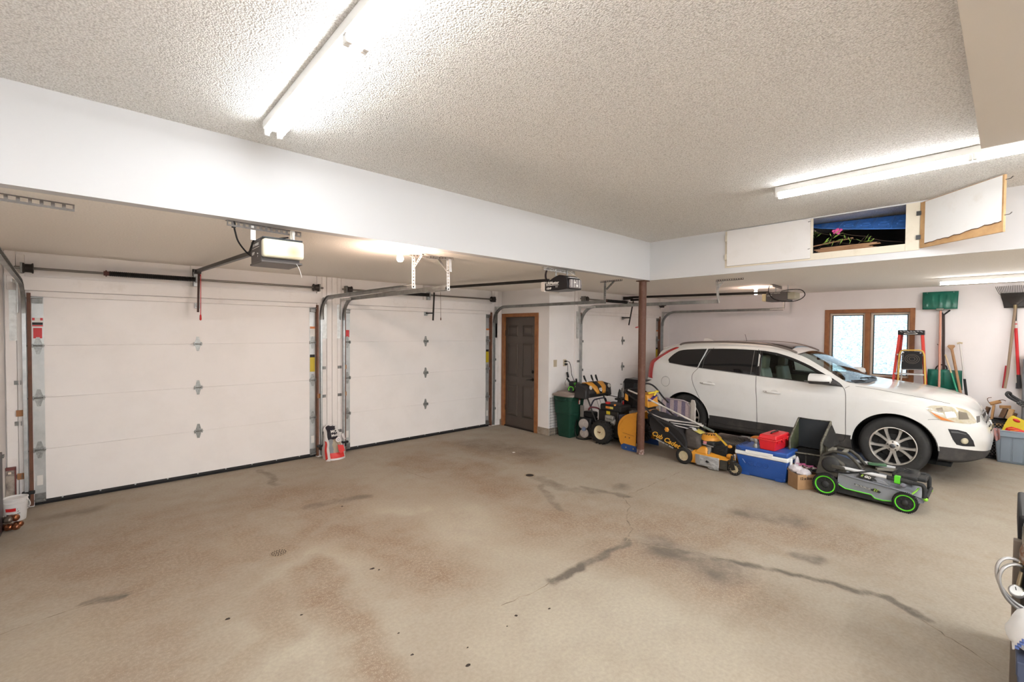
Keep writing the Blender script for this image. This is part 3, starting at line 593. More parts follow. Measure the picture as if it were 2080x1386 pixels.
# ================================================================== LIGHTS
def emis(name, col, st):
    q = bpy.data.materials.new(name); q.use_nodes = True; N = q.node_tree.nodes; L = q.node_tree.links; N.remove(N['Principled BSDF'])
    e = N.new('ShaderNodeEmission'); e.inputs[0].default_value = (*col, 1); e.inputs[1].default_value = st; L.new(e.outputs[0], N['Material Output'].inputs[0]); return q
TUB = emis('tube glow', (.97, 1, 1.03), TUBE); TUBW = emis('tube glow warm', (1, .98, .95), TUBE*.9); TUBX = emis('added fill tube glow', (.97, 1, 1.03), TUBE*6.4)  # the strongest glow serves only the added lights behind the camera
ENAM = m_('white enamel', (.80, .80, .78), .35)
def strip_light(x, y0, y1, z, label, tubes=2, m=TUB, w=.115, turn=False):
    t_ = T('fluorescent_light', label, 'fluorescent light', (x, (y0+y1)/2, z), rz=PI/2 if turn else None, local=turn)
    if turn: x, y0, y1, z = 0, -(y1-y0)/2, (y1-y0)/2, 0
    MB().bb((x-w/2, y0, z-.052), (x+w/2, y1, z-.002)).build('housing', ENAM, t_, bevel=.004)
    ends = np.linspace(y0, y1, tubes+1)
    for a, b in zip(ends[:-1], ends[1:]):
        for s_ in (-1, 1):
            xx = x+s_*w*.32
            MB().cyl((xx, a+.03, z-.073), (xx, b-.03, z-.073), .0135, n=12).build('tube', m, t_)
            for e, q in ((a+.012, 1), (b-.012, -1)): MB().bb((xx-.014, e-.011, z-.092), (xx+.014, e+.011, z-.05)).build('socket', ENAM, t_, bevel=.004)
    return t_
strip_light(.822, .66, 3.12, ZH, 'long twin-tube fluorescent light on the raised ceiling nearest the first garage door')
strip_light(4.47, -1.02, 1.425, ZH, 'long twin-tube fluorescent light on the raised ceiling by the open storage cupboard')
strip_light(.75, -4.2, -1.8, ZH, 'added unseen twin-tube fill light behind the camera, crosswise, on the bucket side', m=TUBX, turn=True)  # added fill light out of view, brightens the garage doors
strip_light(4.6, -4.2, -1.8, ZH, 'added unseen twin-tube fill light behind the camera, crosswise, on the car side', m=TUBX, turn=True)  # second added fill light, also out of view
strip_light(8.31, -1.77, .67, ZL, 'twin-tube fluorescent light on the low ceiling over the hung shovels and rake', m=TUBW)
BU = emis('bulb glow', (1, .74, .58), BULB*1.5); BU2 = emis('bulb glow dimmer', (1, .72, .60), BULB*.5)
def bulb(x, y, label, BU=BU):
    t_ = T('light_bulb', label, 'light bulb', (x, y, ZL))
    MB().lathe([(.0, 0), (.062, 0), (.06, -.012), (.03, -.028), (.026, -.045), (0, -.045)][::-1], (x, y, ZL)).build('socket', WHITEP, t_)
    MB().lathe([(.0, -.125), (.018, -.121), (.029, -.105), (.03, -.09), (.022, -.068), (.014, -.045)], (x, y, ZL), n=16).build('glass_bulb', BU, t_)
bulb(2.03, 3.73, 'glowing bare bulb on the low ceiling between the first opener and the track hangers')
bulb(7.95, 2.82, 'glowing bare bulb on the low ceiling above the car', BU2)

# ================================================================== WINDOW
wn = T('window_1', 'oak-trimmed double casement window behind the ladder', 'window', (XR, 1.65, WZ0), kind='structure')
mb = MB(); x = XR-.02
for a, b in (((x, 1.04, 1.0), (XR+.0, 1.105, 2.205)), ((x, 2.195, 1.0), (XR, 2.265, 2.205)), ((x, 1.105, 2.14), (XR, 2.195, 2.205)), ((x, 1.105, 1.0), (XR, 2.195, 1.055))): mb.bb(a, b)
mb.build('casing', WOODT, wn, bevel=.004)
mb = MB()
for a, b in (((XR, 1.08, WZ0), (XR+.12, 1.10, WZ1)), ((XR, 2.20, WZ0), (XR+.12, 2.22, WZ1)), ((XR, 1.1, WZ1-.02), (XR+.12, 2.2, WZ1)), ((XR, 1.1, WZ0), (XR+.12, 2.2, WZ0+.025))): mb.bb(a, b)
mb.build('jamb', WOODT, wn); MB().bb((XR-.012, 1.615, WZ0), (XR+.12, 1.685, WZ1)).build('mullion', WOODT, wn, bevel=.004)
SASH = m_('sash cream', (.74, .66, .55), .5); GLZ = glass_mat('window glass', (.96, .985, 1)); GASK = m_('gasket', (.05, .05, .045), .6)
for y0, y1 in ((1.10, 1.615), (1.685, 2.20)):
    z0, z1 = WZ0+.025, WZ1-.02; mb = MB(); g = MB(); w = .032
    for bld, i, x0, x1 in ((mb, 0, XR+.06, XR+.10), (g, w, XR+.062, XR+.098)):
        k = w if bld is mb else .012
        bld.bb((x0, y0+i, z0+i), (x1, y0+i+k, z1-i)).bb((x0, y1-i-k, z0+i), (x1, y1-i, z1-i)).bb((x0, y0+i+k, z0+i), (x1, y1-i-k, z0+i+k)).bb((x0, y0+i+k, z1-i-k), (x1, y1-i-k, z1-i))
    s_ = mb.build('sash', SASH, wn, bevel=.003); g.build('gasket', GASK, s_)
    MB().bb((XR+.078, y0+w, z0+w), (XR+.082, y1-w, z1-w)).build('pane', GLZ, s_)
for z in (1.35, 1.9): MB().bb((XR+.045, 1.60, z), (XR+.06, 1.612, z+.07)).build('latch', SASH, wn, bevel=.003)
# outside the window
mb = MB(); G = [[(11.2+r*.45, -6+c*.6, -.3+r*.36+.12*noise.noise((r*.4, c*.4, 0))) for c in range(30)] for r in range(22)]
struct(mb.grid(G), 'hill', m_('grassy bank', (.62, .68, .70), .9, vary=(20, (.26, .34, .40), .40, .60)), 'overgrown bank outside the window, overexposed daylight in its pale colour', 'bank')  # overexposed daylight is put into the bank's pale colour
mb = MB()
for k in range(17000):
    r = random.uniform(.7, 5); y = random.uniform(-1, 6); z = -.3+r*.8+random.random()*1.1; x = 11.2+r*.95+random.uniform(-.3, .2)
    mb.mt(random.choice((0, 0, 1, 1, 2))); a = Vector((random.uniform(-1, .2), random.uniform(-1, 1), random.uniform(-1, 1))).normalized()*random.uniform(.02, .05); b = Vector((random.uniform(-1, 1), random.uniform(-1, 1), random.uniform(-1, 1))).normalized()*random.uniform(.008, .02); p = Vector((x, y, z))
    mb.add([p, p+a*.5+b, p+a, p+a*.5-b], [(0, 1, 2, 3)])
tag(mb.build('foliage', [m_('leaf pale', (.74, .80, .80), .8), m_('leaf mid', (.50, .60, .62), .8), m_('leaf blue', (.27, .36, .42), .8)], smooth=0), 'leafy growth with daylight glare in its colours, on the bank outside the window', 'foliage', kind='stuff')  # daylight glare is put into the pale leaf colours

# ================================================================== SIDE DOOR
sd = T('door_1', 'dark brown six-panel side door in an oak frame', 'door', (XS_, 6.02, 0), kind='structure')
DKD = m_('dark brown door paint', (.075, .058, .047), .42, bump=(50, .05, .002))
mb = MB().bb((XS_+.02, SD0+.02, .02), (XS_+.062, SD1-.02, 2.045))
mb.build('leaf', DKD, sd, bevel=.003)
for (a, b) in ((.06, .34), (.46, .74)):
    for z0, z1 in ((.22, .80), (.95, 1.57), (1.69, 1.89)):
        y0, y1 = SD0+.02+a*1.0, SD0+.02+b*1.0; q = MB(); xf = XS_+.02
        o_ = [(y0, z0), (y1, z0), (y1, z1), (y0, z1)]; i1 = [(y0+.018, z0+.018), (y1-.018, z0+.018), (y1-.018, z1-.018), (y0+.018, z1-.018)]; i2 = [(y0+.05, z0+.05), (y1-.05, z0+.05), (y1-.05, z1-.05), (y0+.05, z1-.05)]
        rings = [[(xf-.001, *p) for p in o_], [(xf-.012, p[0]*.9+o_[k][0]*.1, p[1]) for k, p in enumerate(i1)], [(xf-.0015, *p) for p in i1], [(xf-.010, *p) for p in i2]]
        vs = [p for r in rings for p in r]; fs = [(r*4+k, r*4+(k+1) % 4, (r+1)*4+(k+1) % 4, (r+1)*4+k) for r in range(3) for k in range(4)]+[(12, 13, 14, 15)]
        q.add(vs, fs).build('raised_panel', DKD, sd, smooth=0)
mb = MB()
for a, b in (((XS_-.018, SD0-.06, .0), (XS_+.012, SD0+.022, 2.055)), ((XS_-.018, SD1-.022, .0), (XS_+.012, SD1+.055, 2.055)), ((XS_-.018, SD0-.06, 2.045), (XS_+.012, SD1+.055, 2.11))): mb.bb(a, b)
mb.bb((XS_+.01, SD0, 0), (XS_+.14, SD0+.02, 2.05)).bb((XS_+.01, SD1-.02, 0), (XS_+.14, SD1, 2.05)).bb((XS_+.01, SD0, 2.045), (XS_+.14, SD1, 2.06)); mb.build('door_casing', WOODT, sd, bevel=.003)
MB().bb((XS_-.01, SD0, 0), (XS_+.13, SD1, .022)).build('threshold', m_('dark threshold', (.03, .022, .018), .6), sd)
DKB = m_('dark bronze', (.03, .025, .022), .35, .7)
MB().lathe([(.0, 0), (.03, 0), (.03, .01), (.022, .02), (0, .022)], (XS_+.02, 5.695, 1.065), (-1, 0, 0)).build('deadbolt', DKB, sd)
h = MB().lathe([(.0, 0), (.03, 0), (.028, .012), (.012, .02), (.012, .05), (0, .05)], (XS_+.02, 5.695, .925), (-1, 0, 0)).build('lever_handle', DKB, sd)
MB().tube([(XS_-.03, 5.695, .925), (XS_-.032, 5.74, .925), (XS_-.034, 5.80, .918)], [.010, .009, .006], 8).build('lever', DKB, h)
for z in (.35, 1.75): MB().cyl((XS_+.012, SD1-.018, z-.05), (XS_+.012, SD1-.018, z+.05), .008, n=8).build('hinge', DKB, sd)

# ================================================================== STORAGE CUPBOARD OVER THE CAR BAY
CREAMW = m_('old cream paint', (.72, .655, .53), .6, vary=(8, (.62, .55, .42), .55, .8))
mb = MB(); x0, x1 = BX-.008, BX+.002
for a, b in (((x0, .615, 2.60), (x1, OY0, 3.06)), ((x0, OY0, 2.60), (x1, 2.36, OZ0)), ((x0, 1.50, OZ0), (x1, 1.56, OZ1)), ((x0, 2.36, 2.60), (x1, 2.455, 3.06))): mb.bb(a, b)
struct(mb, 'trim_5', CREAMW, 'old cream face frame round the storage opening above the car bay', 'face frame', bevel=.002)
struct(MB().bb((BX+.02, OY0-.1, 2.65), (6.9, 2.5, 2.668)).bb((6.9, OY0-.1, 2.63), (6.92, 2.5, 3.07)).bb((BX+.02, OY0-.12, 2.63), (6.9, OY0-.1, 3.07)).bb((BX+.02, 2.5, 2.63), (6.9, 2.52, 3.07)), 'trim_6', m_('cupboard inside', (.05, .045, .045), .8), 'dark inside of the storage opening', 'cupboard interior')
CABD = m_('cupboard door paint', (.76, .74, .72), .55, vary=(3, (.70, .67, .63), .5, .8))
cd = T('cupboard_door', 'closed white cupboard door in the beam face above the car', 'cupboard door', (BX-.02, 1.97, 2.62))
MB().bb((BX-.03, 1.522, 2.618), (BX-.009, 2.425, 3.058)).build('panel', CABD, cd, bevel=.002)
for z in (2.70, 2.93): MB().bb((BX-.034, 2.425, z), (BX-.010, 2.45, z+.07)).build('hinge', CREAMW, cd, bevel=.002)
for z in (2.72, 3.02): MB().tube([(BX-.03, 1.535, z), (BX-.045, 1.54, z), (BX-.05, 1.515, z+.004)], .0025, 6).build('hook', GALVD, cd)
od = T('cupboard_door', 'open cupboard door with bare wood edges hanging into the room', 'cupboard door', (5.87, .612, 2.62))
hp = Vector((5.862, .612, 0)); fe = Vector((5.335, .062, 0)); dv = (fe-hp).normalized(); nv = Vector((-dv.y, dv.x, 0)); nv = nv if nv.x < 0 else -nv; Wd = (fe-hp).length
P = lambda s_, z, o=0: hp+dv*s_+nv*o+Vector((0, 0, z))
MB().hexa([P(0, 2.615), P(Wd, 2.608), P(Wd, 3.062), P(0, 3.05)], [P(0, 2.615, -.018), P(Wd, 2.608, -.018), P(Wd, 3.062, -.018), P(0, 3.05, -.018)]).build('panel', m_('cut plywood', (.55, .34, .16), .65, vary=(7, (.40, .22, .09), .4, .7)), od)
n = 26; lo = [2.653+.012*noise.noise((k*.5, 3, 1))+.045*k/n*(1 if k > n*.55 else .75) for k in range(n+1)]
A = [P(.055+(Wd-.065)*k/n, lo[k], .004) for k in range(n+1)]; B = [P(.055+(Wd-.065)*k/n, 3.045+.012*k/n, .004) for k in range(n+1)]
MB().grid([A, B]).grid([[p-nv*.004 for p in A], A]).build('painted_face', m_('peeling white paint', (.80, .79, .77), .5, vary=(4, (.72, .69, .64), .55, .8)), od)
A2 = [p+nv*-.001+Vector((0, 0, -.006-.004*random.random())) for p in A]
MB().grid([A2, [p-nv*.001 for p in A]]).build('torn_edge', m_('torn fibre', (.12, .06, .03), .9), od)
for z in (2.70, 2.93): MB().bb((5.85, .605, z), (5.868, .64, z+.04)).build('hinge', BLACKM, od)
for z in (2.74, 3.02): MB().tube([P(Wd, z, -.01), P(Wd+.03, z, -.02), P(Wd+.045, z+.012, -.02)], .0035, 6).build('hook', GALVD, od)
# contents
BLP = m_('blue moulded plastic', (.05, .17, .50), .35)
sl = T('moulded_sled', 'blue ribbed plastic sled lying in the storage opening', 'sled', (6.2, 1.1, 2.84))
G = []
for i in range(61):
    y = 1.60-i/60*.90; row = []
    for j in range(13):
        v = j/12; z = 2.99-.20*(i/60)**.8*(1-v)**1.0 - .0*v + (.115*v - .02*(i/60)) ; z = (3.005-.17*(i/60)**.7)*(1-v)+(3.06-.03*(i/60))*v
        x = 6.02+.22*v**1.3; ph = (i/60*6) % 1; inset = .014 if .18 < ph < .86 and .12 < v < .88 else 0
        rib = .010*math.sin((v*5+.9*math.sin(ph*PI))*2*PI) if inset else 0; lip = -.02 if v < .08 else 0
        row.append((x+inset+rib+lip, y, z))
    G.append(row)
MB().grid(G).build('shell', BLP, sl, solid=.006)
for i in range(1, 6):
    y = 1.60-i*.15; MB().tube([(6.015+.22*v**1.3, y, (3.005-.17*(i/6)**.7)*(1-v)+(3.06-.03*i/6)*v) for v in np.linspace(.08, .95, 8)], .008, 8).build('rib', BLP, sl)
for k in range(6):
    x = 5.965+.006*k; z = 2.669+.0125*k
    tag(MB().bb((x, .93+.03*((k*5) % 4), z), (x+.05, 1.52-.02*((k*3) % 4), z+.011)).build('wood_stick', m_('thin slats', (.42, .23, .12), .7, vary=(6, (.26, .13, .06), .4, .7)), bevel=.001), 'thin bare wood slat in the neat stack at the mouth of the storage opening', 'slat', 'stacked wood slats in the storage opening')
tag(MB().bar((5.99, 1.54, 2.765), (6.04, 1.17, 2.82), .02, .012).build('wood_stick', MAT['thin slats']), 'thin wood slat leaning over the others in the storage opening', 'slat')
LEAF = m_('leaf green', (.34, .55, .10), .5)
for k, (y, z, pink) in enumerate(((1.306, 2.90, 1), (1.53, 2.94, 2), (1.40, 2.83, 0), (1.24, 2.835, 0), (1.06, 2.81, 0))):
    lab = ['artificial stem with green leaves lying on the slats in the storage opening', 'artificial stem with a large pink bloom in the storage opening', 'artificial stem with small pale pink blooms beside the closed cupboard door'][pink]
    t_ = T('artificial_flower', lab, 'flower', (6.0, y, z), group=('leafy artificial stems' if not pink else None))
    MB().tube(spline([(6.0, y, z), (6.03, y-.12, z-.05), (6.05, y-.3, z-.09)], 4), .003, 6).tube(spline([(6.0, y, z), (6.02, y+.06, z-.06), (6.04, y+.1, z-.1)], 4), .003, 6).build('stem', m_('twig', (.07, .045, .035), .8), t_)
    if pink:
        for j in range(10 if pink == 1 else 6):
            a = j*2.4; r = .006+.0032*j; MB().ball((5.985, y+r*math.cos(a)*1.1, z+r*math.sin(a)), (.010, .016 if pink == 1 else .008, .014 if pink == 1 else .008), 8, 6).build('petal', m_('pink petal', (.62, .08, .28), .6) if pink == 1 else m_('pale petal', (.55, .36, .38), .6), t_)
    for j in range(5):
        c = Vector((5.975, y-.03+.03*j*random.uniform(.4, 1)-.03, z-.045+.022*(j % 3)-.01)); d = Vector((random.uniform(-.2, .2), random.uniform(-1, 1), random.uniform(-.6, .8))).normalized()*.036; w = Vector((-.3, -d.z, d.y)).normalized()*.020
        MB().add([c-d, c-d*.2+w, c+d, c-d*.2-w], [(0, 1, 2, 3)]).build('leaf', LEAF, t_, solid=.001)
# ================================================================== CAR
CXS, CW = 7.42, 1.89           # X of its near side at the widest, its width
CXC = CXS+CW/2
def pchip(x, y, xs):
    x = np.asarray(x, float); y = np.asarray(y, float); h = np.diff(x); d = np.diff(y)/h; m = np.zeros_like(y)
    for i in range(1, len(x)-1):
        if d[i-1]*d[i] > 0:
            w1 = 2*h[i]+h[i-1]; w2 = h[i]+2*h[i-1]; m[i] = (w1+w2)/(w1/d[i-1]+w2/d[i])
    m[0], m[-1] = d[0], d[-1]; k = np.clip(np.searchsorted(x, xs)-1, 0, len(h)-1); t = (xs-x[k])/h[k]
    return (2*t**3-3*t**2+1)*y[k]+(t**3-2*t**2+t)*h[k]*m[k]+(-2*t**3+3*t**2)*y[k+1]+(t**3-t**2)*h[k]*m[k+1]
YB_ = [.14, .17, .26, .42, .68, .985, 1.25, 1.50, 1.80, 2.15, 2.62, 3.1, 3.5, 3.95, 4.25, 4.48, 4.6, 4.66]
UB = [.72, .47, .25, .11, .035, .0, 0, 0, 0, 0, 0, 0, 0, .012, .035, .09, .2, .45]
def row(z, u=0.0, dy=0.0, add=None):
    z = z if isinstance(z, list) else [z]*18
    return [(YB_[i]+(dy if i < 3 or i > 15 else 0)*(1 if i < 9 else -1), z[i], UB[i]+(u if not isinstance(u, list) else u[i])) for i in range(18)]
ROWS = [
 row([.30, .285, .265, .25, .245, .22, .215, .215, .215, .215, .215, .215, .215, .24, .26, .28, .30, .32], .06, .03),
 row([.33, .315, .30, .29, .29, .27, .27, .27, .27, .27, .27, .27, .27, .29, .31, .33, .35, .37], .006, .005),
 row([.365, .385, .41, .43, .435, .435, .425, .425, .425, .425, .425, .43, .43, .44, .46, .47, .48, .48], .01, 0),
 row([.50, .51, .54, .57, .59, .60, .60, .60, .60, .60, .60, .60, .60, .61, .62, .63, .63, .63], 0, -.02),
 row([.64, .66, .68, .72, .76, .79, .80, .80, .80, .80, .80, .81, .82, .83, .84, .84, .84, .84], .002, .0),
 row([.72, .745, .775, .82, .87, .92, .935, .94, .94, .94, .945, .96, .975, 1.0, 1.01, 1.02, 1.02, 1.02], .012, .05),
]
R6 = [(.225, .80, .80), (.245, .835, .56), (.315, .875, .36), (.45, .92, .21), (.70, .975, .13), (.985, 1.015, .115), (1.25, 1.05, .10), (1.51, 1.068, .085), (1.80, 1.08, .085), (2.15, 1.095, .085), (2.62, 1.125, .085), (3.1, 1.158, .085), (3.5, 1.188, .088), (3.98, 1.23, .10), (4.28, 1.24, .125), (4.47, 1.24, .17), (4.555, 1.22, .28), (4.60, 1.20, .5)]
R7 = [(.235, .815, .84), (.255, .852, .65), (.325, .905, .48), (.45, .955, .35), (.69, 1.01, .27), (.98, 1.052, .245), (1.23, 1.085, .22), (1.475, 1.115, .19), (1.80, 1.292, .275), (2.15, 1.470, .325), (2.62, 1.550, .285), (3.1, 1.560, .275), (3.5, 1.553, .275), (3.95, 1.515, .285), (4.18, 1.455, .30), (4.36, 1.37, .325), (4.47, 1.30, .38), (4.51, 1.28, .52)]
R8 = [(.23, .82, .87), (.252, .86, .72), (.315, .918, .60), (.44, .972, .50), (.67, 1.03, .42), (.96, 1.07, .40), (1.20, 1.094, .39), (1.445, 1.105, .39), (1.77, 1.305, .45), (2.13, 1.492, .47), (2.6, 1.592, .37), (3.1, 1.605, .35), (3.5, 1.60, .35), (3.95, 1.567, .36), (4.24, 1.508, .38), (4.42, 1.42, .41), (4.5, 1.33, .46), (4.53, 1.29, .62)]
R9 = [(.23, .825, .9), (.25, .865, .80), (.305, .93, .73), (.43, .985, .68), (.65, 1.045, .66), (.93, 1.082, .66), (1.17, 1.10, .66), (1.40, 1.085, .66), (1.735, 1.31, .68), (2.105, 1.508, .70), (2.6, 1.622, .62), (3.1, 1.64, .60), (3.5, 1.634, .60), (3.95, 1.60, .60), (4.28, 1.535, .62), (4.45, 1.44, .64), (4.52, 1.34, .66), (4.54, 1.29, .75)]
R10 = [(y-.005, z+.006, CW/2) for y, z, u in R9]
ROWS += [R6, R7, R8, R9, R10]
NS = 12; NR = 14
def dense():
    A = np.array(ROWS)                       # rows x cols x 3
    cu = np.arange(18.); cs = np.linspace(0, 17, 17*NS+1)
    A = np.stack([np.stack([pchip(cu, A[r, :, k], cs) for k in range(3)], -1) for r in range(11)])
    ru = np.arange(11.); rs = np.linspace(0, 10, 10*NR+1)
    return np.stack([np.stack([pchip(ru, A[:, c, k], rs) for k in range(3)], -1) for c in range(A.shape[1])], 1), rs, cs
DEN, RS, CS = dense()
def smooth_windscreen():
    c0, c1, r0 = 7*NS, 9*NS, 7*NR; a, b = DEN[r0, c0].copy(), DEN[r0, c1].copy(); A = np.array([1.395, 1.105, CW/2]); B = np.array([2.105, 1.512, CW/2])
    edge = DEN[r0, c0:c1+1].copy(); nr = DEN.shape[0]
    for r in range(r0, nr):
        w = (r-r0)/(nr-1-r0); k = (1-w)**2
        p = A+(a-A)*k; q = B+(b-B)*k; p[2] = a[2]+(CW/2-a[2])*w; q[2] = b[2]+(CW/2-b[2])*w
        for c in range(c0, c1+1):
            t = (c-c0)/(c1-c0); base = p+(q-p)*t; base[1] += .022*math.sin(PI*t)*(1-k); ref = a+(b-a)*t
            DEN[r, c] = base+(edge[c-c0]-ref)*k
smooth_windscreen()
WHEELS = [(.985, .355, .425), (3.735, .355, .41)]
def snap(p):
    y, z, u = p
    if u < .36:
        for cy, cz, r in WHEELS:
            d = math.hypot(y-cy, z-cz)
            if d < r: return (cy, cz, r, d)
    return None
def car_body():
    nr, nc = DEN.shape[:2]; white = MB(); clad = MB(); shield = MB(); full_v = []; full_f = []
    inside = [[snap(DEN[r, c]) for c in range(nc)] for r in range(nr)]
    keep = {}; 
    def pt(r, c):
        y, z, u = DEN[r, c]; s_ = inside[r][c]
        if s_:
            cy, cz, rad, d = s_; k = rad/max(d, 1e-4); y, z = cy+(y-cy)*k, cz+(z-cz)*k
        return y, z, u
    win = WINP
    cells = {'white': [], 'clad': [], 'shield': [], 'lining': []}
    for r in range(nr-1):
        for c in range(nc-1):
            q = [(r, c), (r, c+1), (r+1, c+1), (r+1, c)]
            if all(inside[a][b] for a, b in q): continue
            rc, cc = (RS[r]+RS[r+1])/2, (CS[c]+CS[c+1])/2
            if 7 < cc < 9 and rc > 7: cells['shield'].append(q); continue
            if 5.9 < rc < 7.05 and 6.8 < cc < 11:
                y = sum(DEN[a, b][0] for a, b in q)/4; z = sum(DEN[a, b][1] for a, b in q)/4
                if inpoly(y, z, win): continue
            cells['clad' if rc < 2 else 'white'].append(q)
            if rc > 5.6 and 7.0 < cc < 15: cells['lining'].append(q)
    out = {}
    for key, L_ in cells.items():
        mb = MB()
        for side in (0, 1):
            idx = {}; 
            for q in L_:
                f = []
                for rcq in q:
                    if rcq not in idx:
                        y, z, u = pt(*rcq); idx[rcq] = len(mb.v); u, z = (u+.022, z-.012) if key == 'lining' and u < CW/2-.01 else (u, z-(.012 if key == 'lining' else 0)); mb.v.append(Vector(((CXS+u) if not side else (CXS+CW-u), y, z)))
                    f.append(idx[rcq])
                mb.f.append(f if side else f[::-1]); mb.mi.append(0)
            if key not in ('shield', 'lining'):   # close nose and tail between the two halves
                for c, fl_ in ((0, 1), (nc-1, 0)):
                    for r in range(nr-1):
                        if side: continue
                        rc = (RS[r]+RS[r+1])/2
                        if (rc < 2) != (key == 'clad'): continue
                        vs = [DEN[r, c], DEN[r+1, c]]; o = len(mb.v)
                        for (y, z, u) in vs: mb.v += [Vector((CXS+u, y, z)), Vector((CXS+CW-u, y, z))]
                        mb.f.append([o, o+1, o+3, o+2][::(-1 if fl_ else 1)]); mb.mi.append(0)
        out[key] = mb
    return out
def inpoly(y, z, P):
    n = len(P); k = False; j = n-1
    for i in range(n):
        if (P[i][1] > z) != (P[j][1] > z) and y < (P[j][0]-P[i][0])*(z-P[i][1])/(P[j][1]-P[i][1])+P[i][0]: k = not k
        j = i
    return k
WINP = [(2.605, 1.118), (2.632, 1.492), (2.55, 1.49), (2.41, 1.466), (2.205, 1.403), (1.985, 1.311), (1.845, 1.235), (1.745, 1.168), (1.69, 1.118), (1.665, 1.085)]
car = T('car', 'white five-door estate car parked beside the window, nose towards the firewood', 'car', (CXC, 2.4, 0))
PAINT = m_('white car paint', (.80, .795, .77), .28, coat=.8, vary=(5, (.75, .74, .705), .5, .85), spec=.4)
CLAD = m_('dark cladding', (.045, .042, .04), .55, bump=(90, .15, .002), vary=(5, (.085, .075, .065), .5, .8))
CGL = glass_mat('car glass', (.70, .84, .82)); DGL = m_('privacy glass', (.012, .012, .013), .04, spec=.7)
parts = car_body()
body = parts['white'].build('body', PAINT, car, smooth=50); parts['clad'].build('lower_cladding', CLAD, car, smooth=50)
parts['lining'].build('headlining', m_('headlining', (.10, .095, .08), .9), car, smooth=60)
parts['shield'].build('windscreen', glass_mat('windscreen glass', (.78, .88, .88), .01), car, smooth=60)
# trees used to lay things on the car's skin
allm = MB()
for k in ('white', 'clad'): 
    o = len(allm.v); allm.v += parts[k].v; allm.f += [[i+o for i in f] for f in parts[k].f]
nrr, ncc = DEN.shape[:2]; fv = [Vector((CXS+DEN[r, c][2], DEN[r, c][0], DEN[r, c][1])) for r in range(nrr) for c in range(ncc)]
fv2 = [Vector((CXS+CW-p.x+CXS, p.y, p.z)) for p in fv]
ff = [(r*ncc+c, r*ncc+c+1, (r+1)*ncc+c+1, (r+1)*ncc+c) for r in range(nrr-1) for c in range(ncc-1)]
TREE = BVHTree.FromPolygons(fv, ff)
def on_side(y, z, off=.004, mir=False):
    h = TREE.ray_cast(Vector((CXS-1, y, z)), Vector((1, 0, 0)))
    if h[0] is None:
        h = TREE.find_nearest(Vector((CXS, y, z)))
    p = h[0]; n = h[1]
    if n.x > 0: n = -n
    p = p+n*off
    return Vector((2*CXC-p.x, p.y, p.z)) if mir else p
def plate(poly, name, m, parent, off=.004, cuts=3, mir=False, depth=.008, smooth=40):
    """a panel laid on the car's side, outline given in (y,z)"""
    bm = bmesh.new(); vs = [bm.verts.new((0, y, z)) for y, z in poly]; bm.faces.new(vs); bmesh.ops.triangulate(bm, faces=bm.faces[:])
    for _ in range(cuts):
        long = [e for e in bm.edges if e.calc_length() > .05]
        if not long: break
        bmesh.ops.subdivide_edges(bm, edges=long, cuts=1); bmesh.ops.triangulate(bm, faces=bm.faces[:])
    bm.verts.ensure_lookup_table(); mb = MB(); n = len(bm.verts)
    T1 = [on_side(v.co.y, v.co.z, off, mir) for v in bm.verts]; T0 = [on_side(v.co.y, v.co.z, off-depth, mir) for v in bm.verts]
    mb.v = T1+T0
    for f in bm.faces:
        q = [v.index for v in f.verts]
        a, b, c = (T1[i] for i in q[:3]); nn = (b-a).cross(c-a)
        if (nn.x > 0) != mir: q = q[::-1]
        mb.f.append(q); mb.mi.append(0)
    for e in bm.edges:
        if len(e.link_faces) == 1:
            i, j = e.verts[0].index, e.verts[1].index; mb.f.append([i, j, j+n, i+n]); mb.mi.append(0)
    bm.free(); return mb.build(name, m, parent, smooth=smooth)
def seam(pts, name, parent, r=.003, m=None, off=.0005, mir=False):
    P = spline([(0, y, z) for y, z in pts], 6)
    return MB().tube([on_side(p.y, p.z, off, mir) for p in P], r, 6).build(name, m or m_('seam black', (.02, .02, .02), .7), parent)
def ring(poly, k):   # outline grown (k>0) or shrunk about each vertex normal
    out = []; n = len(poly); A = sum(poly[i][0]*poly[(i+1) % n][1]-poly[(i+1) % n][0]*poly[i][1] for i in range(n)); sg = 1 if A > 0 else -1
    for i in range(n):
        a = Vector(poly[i-1]); b = Vector(poly[i]); c = Vector(poly[(i+1) % n]); d1 = (b-a).normalized(); d2 = (c-b).normalized(); nn = (Vector((d1.y, -d1.x))+Vector((d2.y, -d2.x))); nn = nn.normalized()*sg; out.append((b.x+nn.x*k, b.y+nn.y*k))
    return out
def sp2(pts, n=5): return [(p.x, p.y) for p in spline([(a, b, 0) for a, b in pts], n)]
QG = sp2([(3.57, 1.197), (4.045, 1.236), (4.10, 1.262), (4.12, 1.31), (4.03, 1.415), (3.89, 1.475), (3.475, 1.508)])[:-1]+[(3.475, 1.508)]
RG = [(2.655, 1.133), (3.55, 1.193), (3.458, 1.508)]+sp2([(3.40, 1.512), (3.07, 1.521), (2.68, 1.512)])
BLKT = m_('gloss black trim', (.012, .012, .013), .18)
CHROM = m_('chrome strip', (.45, .45, .44), .25, .9)
